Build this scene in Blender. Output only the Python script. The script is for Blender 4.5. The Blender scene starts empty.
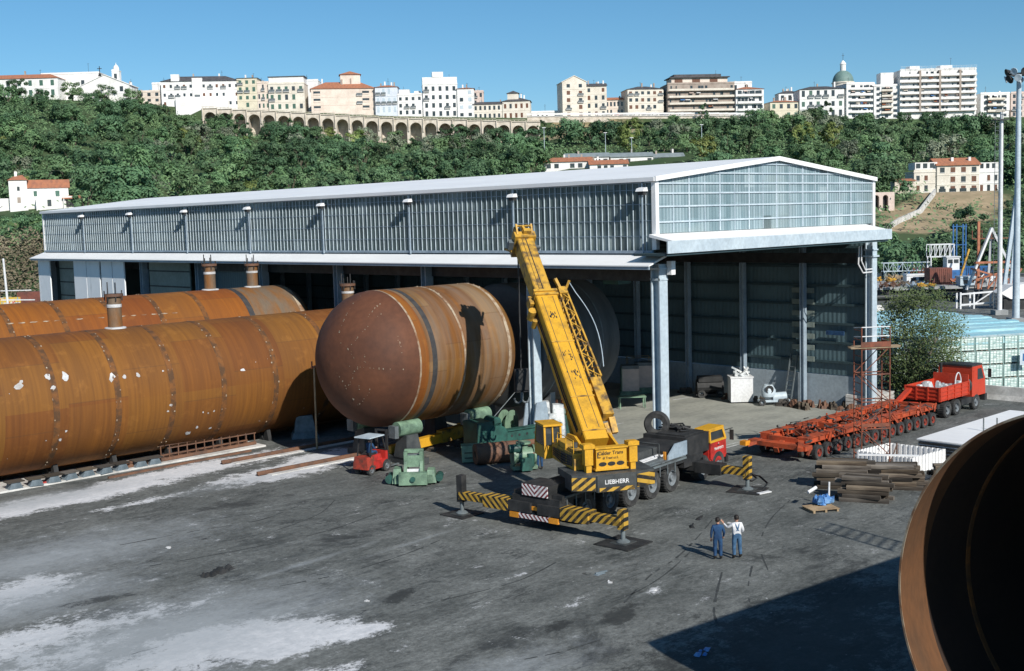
import bpy, bmesh, math, random
import numpy as np
from math import sin, cos, pi, radians, sqrt, atan2, hypot
from mathutils import Matrix, Vector, noise
random.seed(7)
sc = bpy.context.scene
col = sc.collection
# ------------------------------------------------------------------ frames
# World: x runs along the tanks (into the hall), y along the long front of the hall, z up.
YAW = radians(46.168); FPX = 1190.88; CH = 14.0
VX, VY = sin(YAW), cos(YAW)
UX, UY = -cos(YAW), sin(YAW)
def c2h(X, Y, z=0.0):
    """point X to the right of / Y ahead of the viewpoint -> world"""
    X -= 8.03; Y -= 65.48
    return Vector((X*VX+Y*VY, X*UX+Y*UY, z))
PIT, ROL = radians(5.672), radians(-1.634)
_fw = Vector((0, cos(PIT), -sin(PIT))); _up = Vector((0, sin(PIT), cos(PIT))); _rt = Vector((1, 0, 0))
_r = cos(ROL)*_rt+sin(ROL)*_up; _u = -sin(ROL)*_rt+cos(ROL)*_up
def ray(x, y): return _fw*FPX+_r*(x-512)-_u*(y-335.5)
def gp(x, y, z=0.0):
    d = ray(x, y); t = (z-CH)/d.z
    return c2h(d.x*t, d.y*t, z)
def cam_at(x, y, Y):
    d = ray(x, y); t = Y/d.y
    return Vector((d.x*t, Y, CH+d.z*t))
def at(x, y, Y):
    p = cam_at(x, y, Y); return c2h(p.x, p.y, p.z)
VIEWROT = -(pi/2-YAW)          # local x = to the right of the viewpoint

# ------------------------------------------------------------------ mesh builder
class MB:
    def __init__(s, T=None):
        s.v = []; s.f = []; s.m = []; s.T = T or Matrix(); s.c = 0; s.cuts = []
    def add(s, vs, fs):
        o = len(s.v); T = s.T; s.cuts.append((o, len(s.f)))
        s.v += [tuple(T @ Vector(p)) for p in vs]
        s.f += [tuple(i+o for i in f) for f in fs]; s.m += [s.c]*len(fs)
        return s
    def box(s, x0, x1, y0, y1, z0, z1):
        return s.add([(x0,y0,z0),(x1,y0,z0),(x1,y1,z0),(x0,y1,z0),(x0,y0,z1),(x1,y0,z1),(x1,y1,z1),(x0,y1,z1)],
            [(3,2,1,0),(4,5,6,7),(0,1,5,4),(1,2,6,5),(2,3,7,6),(3,0,4,7)])
    def taper(s, x0, x1, y0, y1, z0, z1, k=.8, kx=None):
        kx = k if kx is None else kx
        cx, cy = (x0+x1)/2, (y0+y1)/2; a, b = (x1-x0)/2*kx, (y1-y0)/2*k
        return s.add([(x0,y0,z0),(x1,y0,z0),(x1,y1,z0),(x0,y1,z0),(cx-a,cy-b,z1),(cx+a,cy-b,z1),(cx+a,cy+b,z1),(cx-a,cy+b,z1)],
            [(3,2,1,0),(4,5,6,7),(0,1,5,4),(1,2,6,5),(2,3,7,6),(3,0,4,7)])
    def bar(s, p, q, w, h=None, up=(0,0,1)):
        h = w if h is None else h
        p = Vector(p); q = Vector(q); d = (q-p).normalized(); up = Vector(up)
        if abs(d.dot(up)) > .98: up = Vector((1,0,0)) if abs(d.x) < .9 else Vector((0,1,0))
        a = d.cross(up).normalized()*w/2; b = a.cross(d).normalized()*h/2
        vs = [p-a-b, p+a-b, p+a+b, p-a+b, q-a-b, q+a-b, q+a+b, q-a+b]
        return s.add(vs, [(0,1,2,3),(7,6,5,4),(1,0,4,5),(2,1,5,6),(3,2,6,7),(0,3,7,4)])
    def tube(s, p, q, r, r2=None, n=10, caps=True):
        r2 = r if r2 is None else r2
        p = Vector(p); q = Vector(q); d = (q-p).normalized()
        up = Vector((0,0,1)) if abs(d.z) < .95 else Vector((1,0,0))
        a = d.cross(up).normalized(); b = a.cross(d)
        vs = []
        for c, rr in ((p, r), (q, r2)):
            for i in range(n):
                t = 2*pi*i/n; vs.append(c+(a*cos(t)+b*sin(t))*rr)
        fs = [(i, i+n, (i+1) % n+n, (i+1) % n) for i in range(n)]
        if caps: fs += [tuple(range(n)), tuple(range(2*n-1, n-1, -1))]
        return s.add(vs, fs)
    def path(s, pts, r, n=6):
        for a, b in zip(pts, pts[1:]): s.tube(a, b, r, n=n)
        return s
    def lathe(s, prof, axis='z', c=(0,0,0), n=24, closed=False):
        """prof: list of (radius, height along axis)"""
        vs = []; c = Vector(c)
        for r, h in prof:
            for i in range(n):
                t = 2*pi*i/n
                e = {'z': (r*cos(t), r*sin(t), h), 'x': (h, r*cos(t), r*sin(t)), 'y': (r*sin(t), h, r*cos(t))}[axis]
                vs.append(c+Vector(e))
        fs = []; m = len(prof)
        for j in range(m if closed else m-1):
            k = (j+1) % m
            for i in range(n):
                fs.append((j*n+i, j*n+(i+1) % n, k*n+(i+1) % n, k*n+i))
        return s.add(vs, fs)
    def prism(s, pts, axis, a0, a1):
        """2-D outline pushed along an axis. axis x: pts=(y,z); y: (x,z); z: (x,y)"""
        n = len(pts)
        f = {'x': lambda p, a: (a, p[0], p[1]), 'y': lambda p, a: (p[0], a, p[1]), 'z': lambda p, a: (p[0], p[1], a)}[axis]
        vs = [f(p, a0) for p in pts]+[f(p, a1) for p in pts]
        fs = [tuple(range(n-1, -1, -1)), tuple(range(n, 2*n))]+[(i, (i+1) % n, (i+1) % n+n, i+n) for i in range(n)]
        return s.add(vs, fs)
    def build(s, name, mat, parent=None, smooth=True, fixn=True):
        me = bpy.data.meshes.new(name); me.from_pydata(s.v, [], s.f)
        for m in (mat if isinstance(mat, (list, tuple)) else [mat]): me.materials.append(m)
        me.polygons.foreach_set('material_index', s.m)
        if fixn and len(s.f) < 20000:
            bm = bmesh.new(); bm.from_mesh(me); bmesh.ops.recalc_face_normals(bm, faces=bm.faces); bm.to_mesh(me); bm.free()
        if smooth:
            me.polygons.foreach_set('use_smooth', [True]*len(me.polygons)); me.set_sharp_from_angle(angle=radians(38))
        me.update()
        return link(name, me, parent)
def each(m, name, mat, parent=None, smooth=False):
    """every shape added to the builder becomes a mesh of its own"""
    cs = m.cuts+[(len(m.v), len(m.f))]; out = []
    for (v0, f0), (v1, f1) in zip(cs, cs[1:]):
        q = MB(); q.v = m.v[v0:v1]; q.f = [tuple(i-v0 for i in f) for f in m.f[f0:f1]]; q.m = m.m[f0:f1]
        out.append(q.build(name, mat, parent, smooth))
    return out
def link(name, me, parent=None):
    o = bpy.data.objects.new(name, me); col.objects.link(o)
    if parent: o.parent = parent
    return o
def tag(o, label=None, cat=None, group=None, kind=None):
    if label: o['label'] = label
    if cat: o['category'] = cat
    if group: o['group'] = group
    if kind: o['kind'] = kind
    return o
def thing(name, label, cat, loc=(0,0,0), rz=0.0, group=None):
    o = bpy.data.objects.new(name, None); col.objects.link(o); o.empty_display_size = .3
    o.location = loc; o.rotation_euler = (0,0,rz)
    return tag(o, label, cat, group)
KIDS = {}
def dup(root, loc, rz, label=None, group=None):
    """copy of a thing, its parts and their sub-parts"""
    r = root.copy(); col.objects.link(r); r.location = loc; r.rotation_euler = (0,0,rz)
    if label: r['label'] = label
    if group: r['group'] = group
    for ch in list(root.children):
        c = ch.copy(); col.objects.link(c); c.parent = r
        for g_ in list(ch.children):
            d = g_.copy(); col.objects.link(d); d.parent = c
    return r
def RZ(a, loc=(0,0,0)): return Matrix.Translation(loc) @ Matrix.Rotation(a, 4, 'Z')

# ------------------------------------------------------------------ materials
class NT:
    def __init__(s, name):
        s.mat = bpy.data.materials.new(name); s.mat.use_nodes = True; s.t = s.mat.node_tree
        s.b = s.t.nodes['Principled BSDF']; s.tc = None
    def n(s, typ, **kw):
        nd = s.t.nodes.new(typ)
        for k, v in kw.items(): setattr(nd, k, v)
        return nd
    def l(s, a, b): s.t.links.new(a, b)
    def coord(s, scale=(1,1,1), which='Object'):
        if s.tc is None: s.tc = s.n('ShaderNodeTexCoord')
        m = s.n('ShaderNodeMapping'); m.inputs['Scale'].default_value = scale
        s.l(s.tc.outputs[which], m.inputs['Vector']); return m.outputs[0]
    def noise(s, scale, detail=4, stretch=(1,1,1), rough=.55, dist=0):
        t = s.n('ShaderNodeTexNoise'); t.inputs['Scale'].default_value = scale; t.inputs['Detail'].default_value = detail
        t.inputs['Roughness'].default_value = rough; t.inputs['Distortion'].default_value = dist
        s.l(s.coord(stretch), t.inputs['Vector']); return t.outputs['Fac']
    def ramp(s, fac, lo, hi):
        r = s.n('ShaderNodeMapRange'); r.inputs['From Min'].default_value = lo; r.inputs['From Max'].default_value = hi
        s.l(fac, r.inputs['Value']); return r.outputs[0]
    def math(s, op, a, b=None, c=None):
        m = s.n('ShaderNodeMath', operation=op)
        for i, q in enumerate((a, b, c)):
            if q is None: continue
            if isinstance(q, (int, float)): m.inputs[i].default_value = q
            else: s.l(q, m.inputs[i])
        return m.outputs[0]
    def mix(s, fac, a, b):
        m = s.n('ShaderNodeMix', data_type='RGBA')
        if isinstance(fac, (int, float)): m.inputs[0].default_value = fac
        else: s.l(fac, m.inputs[0])
        for i, q in ((6, a), (7, b)):
            if isinstance(q, tuple): m.inputs[i].default_value = (*q[:3], 1)
            else: s.l(q, m.inputs[i])
        return m.outputs[2]
    def hsv(s, colr, h=None, v=None, sat=None):
        m = s.n('ShaderNodeHueSaturation')
        s.l(colr, m.inputs['Color'])
        for k, q in (('Hue', h), ('Value', v), ('Saturation', sat)):
            if q is None: continue
            if isinstance(q, (int, float)): m.inputs[k].default_value = q
            else: s.l(q, m.inputs[k])
        return m.outputs[0]
    def bump(s, h, strength=.3, dist=.02):
        b = s.n('ShaderNodeBump'); b.inputs['Strength'].default_value = strength; b.inputs['Distance'].default_value = dist
        s.l(h, b.inputs['Height']); s.l(b.outputs[0], s.b.inputs['Normal'])
    def out(s, c, rough=.6, metal=0., spec=.5):
        if isinstance(c, tuple): s.b.inputs['Base Color'].default_value = (*c[:3], 1)
        else: s.l(c, s.b.inputs['Base Color'])
        if isinstance(rough, (int, float)): s.b.inputs['Roughness'].default_value = rough
        else: s.l(rough, s.b.inputs['Roughness'])
        s.b.inputs['Metallic'].default_value = metal; s.b.inputs['Specular IOR Level'].default_value = spec
        return s.mat
def dk(c, k): return tuple(q*k for q in c)
def pm(name, c, c2=None, rough=.6, metal=0., scale=1.5, lo=.4, hi=.65, stretch=(1,1,1), bump=0., spec=.4, fine=.12):
    t = NT(name); c2 = c2 or dk(c, .72)
    k = t.mix(t.ramp(t.noise(scale, 6, stretch), lo, hi), c, c2)
    if fine:
        f = t.ramp(t.noise(scale*9, 3, stretch), .3, .7)
        k = t.hsv(k, v=t.math('MULTIPLY_ADD', f, 2*fine, 1-fine))
    if bump: t.bump(t.noise(scale*6, 5, stretch), bump)
    return t.out(k, rough, metal, spec)
def stripes(name, ca, cb, vec, period):
    t = NT(name)
    d = t.n('ShaderNodeVectorMath', operation='DOT_PRODUCT'); d.inputs[1].default_value = vec
    t.l(t.coord(), d.inputs[0])
    f = t.math('GREATER_THAN', t.math('FRACT', t.math('MULTIPLY', d.outputs['Value'], 1/period)), .5)
    k = t.mix(f, ca, cb)
    k = t.mix(t.ramp(t.noise(3, 5), .5, .8), k, dk(ca, .45))
    return t.out(k, .55)
# ---- general paints and stuffs
M = {}
M['white'] = pm('white_paint', (.72,.73,.74), (.60,.61,.61), .5, scale=.6)
M['whitesheet'] = pm('white_sheet_metal', (.86,.86,.85), (.80,.80,.80), .5, scale=.25, stretch=(1,.3,1), fine=.04)
M['cream'] = pm('cream_render', (.74,.69,.60), (.62,.56,.47), .85, scale=.25)
M['peach'] = pm('peach_render', (.74,.64,.55), (.62,.52,.44), .85, scale=.25)
M['yellowren'] = pm('yellow_render', (.70,.64,.50), (.60,.54,.41), .85, scale=.25)
M['palered'] = pm('pale_pink_render', (.66,.54,.48), (.58,.46,.40), .85, scale=.25)
M['whiteren'] = pm('white_render', (.82,.81,.79), (.70,.68,.65), .85, scale=.25)
M['blueren'] = pm('bluish_white_render', (.66,.70,.76), (.58,.62,.68), .85, scale=.25)
M['stone'] = pm('pale_stone', (.66,.59,.50), (.48,.42,.34), .9, scale=.5, bump=.3)
M['brick'] = pm('brown_brick', (.40,.34,.29), (.30,.24,.20), .9, scale=.4)
M['tile'] = pm('terracotta_tiles', (.42,.17,.09), (.30,.13,.08), .85, scale=.5, stretch=(3,1,1))
M['slate'] = pm('dark_grey_tiles', (.10,.095,.10), (.06,.06,.065), .8, scale=.6)
M['greyroof'] = pm('grey_corrugated_roof', (.26,.30,.31), (.19,.23,.24), .7, scale=.5)
M['glassdark'] = pm('window_glass', (.035,.045,.05), (.06,.07,.075), .15, scale=.3, spec=.6)
M['shut'] = pm('green_shutters', (.07,.15,.11), (.05,.11,.09), .6)
M['brownshut'] = pm('brown_shutters', (.16,.07,.04), (.11,.05,.03), .6)
M['concrete'] = pm('grey_concrete', (.34,.35,.35), (.25,.26,.26), .9, scale=.7, bump=.2)
M['plinth'] = pm('pale_blue_grey_concrete', (.36,.42,.46), (.28,.33,.37), .85, scale=.6)
M['steelblue'] = pm('blue_grey_steel', (.30,.37,.43), (.22,.28,.34), .5, scale=.8)
M['frame'] = pm('pale_blue_steel', (.50,.58,.63), (.40,.48,.54), .45, scale=.5)
M['darkclad'] = pm('dark_teal_cladding', (.040,.070,.080), (.028,.05,.058), .55, scale=.3, stretch=(1,1,.2))
M['shutter'] = pm('grey_green_shutter', (.20,.235,.21), (.16,.19,.17), .6, scale=.4)
M['yellow'] = pm('yellow_crane_paint', (.64,.34,.026), (.36,.20,.03), .42, scale=1.6, lo=.5, hi=.78, spec=.5)
M['yellowdirty'] = pm('worn_yellow_paint', (.55,.31,.04), (.12,.08,.04), .55, scale=2.2, lo=.46, hi=.66)
M['darksteel'] = pm('dark_grey_steel', (.035,.041,.044), (.07,.076,.076), .55, scale=1.3)
M['greysteel'] = pm('worn_grey_steel', (.15,.18,.19), (.09,.10,.105), .55, scale=1.2)
M['black'] = pm('black_steel', (.018,.019,.02), (.04,.04,.04), .6, scale=1.5)
M['rubber'] = pm('tyre_rubber', (.028,.029,.030), (.075,.075,.072), .85, scale=2.2)
M['rimgrey'] = pm('grey_wheel_rim', (.22,.25,.27), (.12,.13,.14), .5, scale=3)
M['rimred'] = pm('red_wheel_rim', (.36,.05,.03), (.12,.04,.03), .5, scale=3)
M['red'] = pm('red_paint', (.46,.030,.024), (.20,.025,.02), .45, scale=2.5, lo=.46, hi=.7)
M['truckred'] = pm('orange_red_truck_paint', (.50,.052,.024), (.36,.04,.02), .42, scale=1.1, lo=.5, hi=.8)
M['orange'] = pm('orange_trailer_paint', (.47,.085,.032), (.19,.05,.028), .55, scale=1.5, lo=.42, hi=.66)
M['orangelamp'] = pm('orange_reflector', (.75,.30,.03), None, .3)
M['green'] = pm('machine_green_paint', (.028,.105,.085), (.018,.055,.047), .5, scale=1.4)
M['palegreen'] = pm('pale_green_paint', (.19,.30,.205), (.07,.115,.085), .5, scale=1.6, lo=.42, hi=.7)
M['blue'] = pm('blue_paint', (.03,.14,.36), (.025,.09,.22), .5)
M['tarpblue'] = pm('blue_tarpaulin', (.05,.19,.50), (.20,.38,.62), .5, scale=2.5, bump=.6)
M['tarpgrey'] = pm('grey_blue_tarpaulin', (.17,.21,.24), (.09,.12,.14), .7, scale=1.8, bump=.6)
M['wrap'] = pm('white_plastic_wrap', (.66,.68,.68), (.34,.38,.40), .4, scale=1.8, lo=.45, hi=.6, bump=.6)
M['timber_plain'] = pm('weathered_timber', (.20,.165,.125), (.085,.066,.05), .9, scale=1.1, stretch=(.3,3,3), bump=.4)
def m_timber():
    t = NT('weathered_timber'); oi = t.n('ShaderNodeObjectInfo')
    k = t.mix(t.ramp(t.noise(1.1,6,(.3,3,3)),.4,.65), (.25,.205,.155), (.05,.038,.03))
    k = t.hsv(k, v=t.math('MULTIPLY_ADD', oi.outputs['Random'], 1.0, .16), sat=t.math('MULTIPLY_ADD', t.math('FRACT', t.math('MULTIPLY', oi.outputs['Random'], 7.7)), .7, .5))
    t.bump(t.noise(7,5,(.3,3,3)),.5); return t.out(k,.9,0,.3)
M['timber'] = m_timber()
M['pale_timber'] = pm('pale_timber', (.36,.27,.17), (.24,.17,.10), .9, scale=1.5)
M['rustscaf'] = pm('rusty_scaffold_tube', (.24,.075,.042), (.13,.055,.035), .7, scale=2)
M['rustrail'] = pm('rusty_rail_steel', (.17,.085,.05), (.10,.06,.045), .75, scale=1.5)
M['rustbox'] = pm('rust_red_container_paint', (.20,.07,.05), (.11,.05,.04), .7, scale=.7)
M['skin'] = pm('skin', (.48,.27,.19), (.42,.23,.16), .6, fine=.03)
M['hair'] = pm('dark_hair', (.015,.011,.009), None, .6)
M['denim'] = pm('blue_work_cloth', (.020,.070,.165), (.010,.035,.095), .85, scale=5, bump=.8)
M['jeans'] = pm('pale_blue_jeans', (.065,.15,.27), (.03,.08,.16), .85, scale=5, bump=.8)
M['shirt'] = pm('white_shirt', (.70,.71,.72), (.46,.48,.52), .85, scale=5, bump=.8)
M['shoe'] = pm('dark_shoe', (.02,.018,.016), None, .6)
M['copper'] = pm('orange_brown_motor_paint', (.45,.17,.09), (.30,.11,.06), .5)
M['bark'] = pm('bark', (.15,.12,.09), (.08,.065,.05), .9, scale=2, stretch=(3,3,.6))
M['palebark'] = pm('pale_bark', (.30,.27,.21), (.16,.14,.11), .9, scale=2, stretch=(3,3,.6))
M['copperdome'] = pm('green_copper_dome', (.17,.26,.235), (.12,.20,.185), .6, scale=.4)
M['chev_y'] = stripes('yellow_black_stripes', (.50,.30,.04), (.018,.018,.018), (0,1,1), .36)
M['chev_y2'] = stripes('yellow_black_stripes_reversed', (.50,.30,.04), (.018,.018,.018), (0,-1,1), .36)
M['chev_r'] = stripes('white_dark_red_stripes', (.72,.70,.70), (.16,.025,.03), (0,1,1), .24)
M['chev_r2'] = stripes('white_dark_red_stripes_reversed', (.72,.70,.70), (.16,.025,.03), (0,-1,1), .24)
# ---- glazing of the hall: ribbed translucent sheet
def m_glaze(name, axis):
    t = NT(name)
    wv = t.n('ShaderNodeTexWave', wave_type='BANDS', bands_direction=axis, wave_profile='SIN')
    wv.inputs['Scale'].default_value = 1.1; wv.inputs['Distortion'].default_value = 0.
    t.l(t.coord(), wv.inputs['Vector'])
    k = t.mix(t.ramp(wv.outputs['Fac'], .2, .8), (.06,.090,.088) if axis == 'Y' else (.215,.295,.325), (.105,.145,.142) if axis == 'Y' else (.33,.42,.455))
    pan = t.n('ShaderNodeTexNoise'); pan.inputs['Scale'].default_value = .8; pan.inputs['Detail'].default_value = 3
    t.l(t.coord((1.6,1.6,.12)), pan.inputs['Vector'])
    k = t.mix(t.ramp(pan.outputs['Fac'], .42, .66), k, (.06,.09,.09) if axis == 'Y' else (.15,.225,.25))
    k = t.mix(t.ramp(t.noise(.11, 4, (1,1,2.5)), .5, .7), k, (.28,.335,.33))
    sn = t.n('ShaderNodeVectorMath', operation='SNAP'); sn.inputs[1].default_value = (.92, .92, .86); ad = t.n('ShaderNodeVectorMath', operation='ADD'); ad.inputs[1].default_value = (.0, -.12, .1); t.l(t.coord(), ad.inputs[0]); t.l(ad.outputs[0], sn.inputs[0])
    wn = t.n('ShaderNodeTexWhiteNoise'); wn.noise_dimensions = '3D'; t.l(sn.outputs[0], wn.inputs['Vector'])
    k = t.hsv(k, v=t.math('MULTIPLY_ADD', wn.outputs['Value'], .18, .90))
    k = t.mix(t.math('MULTIPLY', t.math('GREATER_THAN', wn.outputs['Value'], .975), .3), k, (.45,.52,.52)); k = t.mix(t.math('MULTIPLY', t.math('LESS_THAN', wn.outputs['Value'], .03), .6), k, (.05,.07,.07))
    t.bump(wv.outputs['Fac'], .5, .06)
    return t.out(k, .34, 0, .5)
M['glaze_y'] = m_glaze('ribbed_glazing_front', 'Y')
M['glaze_x'] = m_glaze('ribbed_glazing_gable', 'X')
def m_corr(name, axis, ca, cb, scale, rough=.5):
    t = NT(name)
    wv = t.n('ShaderNodeTexWave', wave_type='BANDS', bands_direction=axis); wv.inputs['Scale'].default_value = scale
    t.l(t.coord(), wv.inputs['Vector'])
    k = t.mix(t.ramp(t.noise(.4, 5), .4, .7), ca, cb)
    k = t.mix(t.ramp(t.noise(1.3, 6, (1,1,.3)), .62, .8), k, dk(cb, .75))
    t.bump(wv.outputs['Fac'], .35, .05)
    return t.out(k, rough)
M['corrdark'] = m_corr('dark_corrugated_cladding', 'Y', (.09,.145,.165), (.068,.112,.128), .9)
M['doorwhite'] = m_corr('white_ribbed_door', 'Y', (.84,.86,.88), (.76,.80,.83), 1.6)
M['canopy'] = pm('white_canopy_sheet', (.86,.86,.85), (.80,.80,.79), .5, scale=.2, stretch=(.2,.2,1), fine=.04)
# ---- rusted shell plates of the tanks
def m_rust(name, ca, cb, cc, sx=1.0, grey=0.0, off=0., per=3.5):
    t = NT(name)
    st = t.ramp(t.noise(1.0, 5, (5.5*sx,.22,.22), .6), .35, .7)       # fine streaks round the shell
    big = t.ramp(t.noise(.16, 4, (1.6,.5,.5)), .38, .66)
    k = t.mix(st, ca, cb)
    k = t.mix(t.math('MULTIPLY', big, .65), k, cc)
    blot = t.ramp(t.noise(.9, 7, (1,1,1), .65), .56, .78)
    k = t.mix(t.math('MULTIPLY', blot, .55), k, (.33,.14,.032))
    sp = t.ramp(t.noise(9, 3), .68, .8)
    k = t.mix(t.math('MULTIPLY', sp, .5), k, (.07,.038,.024))
    drip = t.ramp(t.noise(1.0, 4, (14,.35,.35), .6), .6, .75)
    k = t.mix(t.math('MULTIPLY', drip, .35), k, (.085,.042,.02))
    if grey: k = t.mix(t.math('MULTIPLY', t.ramp(t.noise(.3, 4, (3,.4,.4)), .4, .6), grey), k, (.25,.235,.20))
    # every rolled plate has weathered a little differently
    sp_ = t.n('ShaderNodeSeparateXYZ'); t.l(t.coord(), sp_.inputs[0])
    cx_ = t.math('FLOOR', t.math('DIVIDE', t.math('SUBTRACT', sp_.outputs[0], off), per)); an = t.math('ARCTAN2', sp_.outputs[2], sp_.outputs[1])
    cy_ = t.math('FLOOR', t.math('ADD', t.math('MULTIPLY', an, .95), t.math('FRACT', t.math('MULTIPLY', cx_, .387))))
    cv_ = t.n('ShaderNodeCombineXYZ'); t.l(cx_, cv_.inputs[0]); t.l(cy_, cv_.inputs[1]); wn = t.n('ShaderNodeTexWhiteNoise'); wn.noise_dimensions = '2D'; t.l(cv_.outputs[0], wn.inputs['Vector'])
    k = t.hsv(k, h=t.math('MULTIPLY_ADD', wn.outputs['Value'], .014, .493), v=t.math('MULTIPLY_ADD', wn.outputs['Value'], .20, .90))
    edge = t.math('ABSOLUTE', t.math('SUBTRACT', t.math('FRACT', t.math('ADD', t.math('MULTIPLY', an, .95), t.math('FRACT', t.math('MULTIPLY', cx_, .387)))), .5))
    k = t.mix(t.math('MULTIPLY', t.ramp(edge, .490, .497), .4), k, (.09,.045,.02))
    t.bump(t.noise(.55, 3, (1.5,.5,.5)), .5, .06)
    return t.out(k, .72, 0, .25)
M['rust'] = m_rust('rusted_shell_plate', (.225,.088,.017), (.15,.058,.014), (.125,.052,.018), off=-6.2)
M['rust2'] = m_rust('rusted_shell_plate_orange', (.27,.088,.013), (.19,.062,.013), (.155,.058,.018), .8, off=-8.5, per=3.4)
M['rust3'] = m_rust('rusted_shell_plate_ochre', (.215,.092,.019), (.125,.057,.017), (.095,.052,.024), .9, .35)
M['dome'] = pm('dark_brown_primer', (.118,.044,.021), (.075,.030,.017), .75, scale=.35, bump=.15)
M['greyend'] = pm('grey_brown_steel', (.15,.11,.075), (.20,.085,.022), .7, scale=.8, stretch=(2,.5,.5))
M['inside'] = pm('shaded_rust_interior', (.026,.015,.010), (.018,.011,.008), .85, scale=.6)  # near-black rust: shade deep in the open tank put into the colour
M['seam'] = pm('dark_weld_band', (.085,.042,.018), (.185,.072,.018), .8, scale=2.2, lo=.42, hi=.62)
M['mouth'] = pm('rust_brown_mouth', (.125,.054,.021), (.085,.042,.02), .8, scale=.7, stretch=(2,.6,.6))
M['strap'] = pm('black_rubber_strap', (.035,.035,.038), (.06,.058,.055), .7, scale=2)
M['clip'] = pm('pale_weld_marks', (.40,.33,.24), (.20,.10,.05), .7, scale=2)
M['paintmark'] = pm('white_paint_daub', (.56,.57,.58), (.36,.34,.32), .7)
M['darktank'] = pm('dark_grey_primer', (.085,.092,.095), (.055,.062,.064), .6, scale=.5, stretch=(3,.4,.4))
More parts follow.
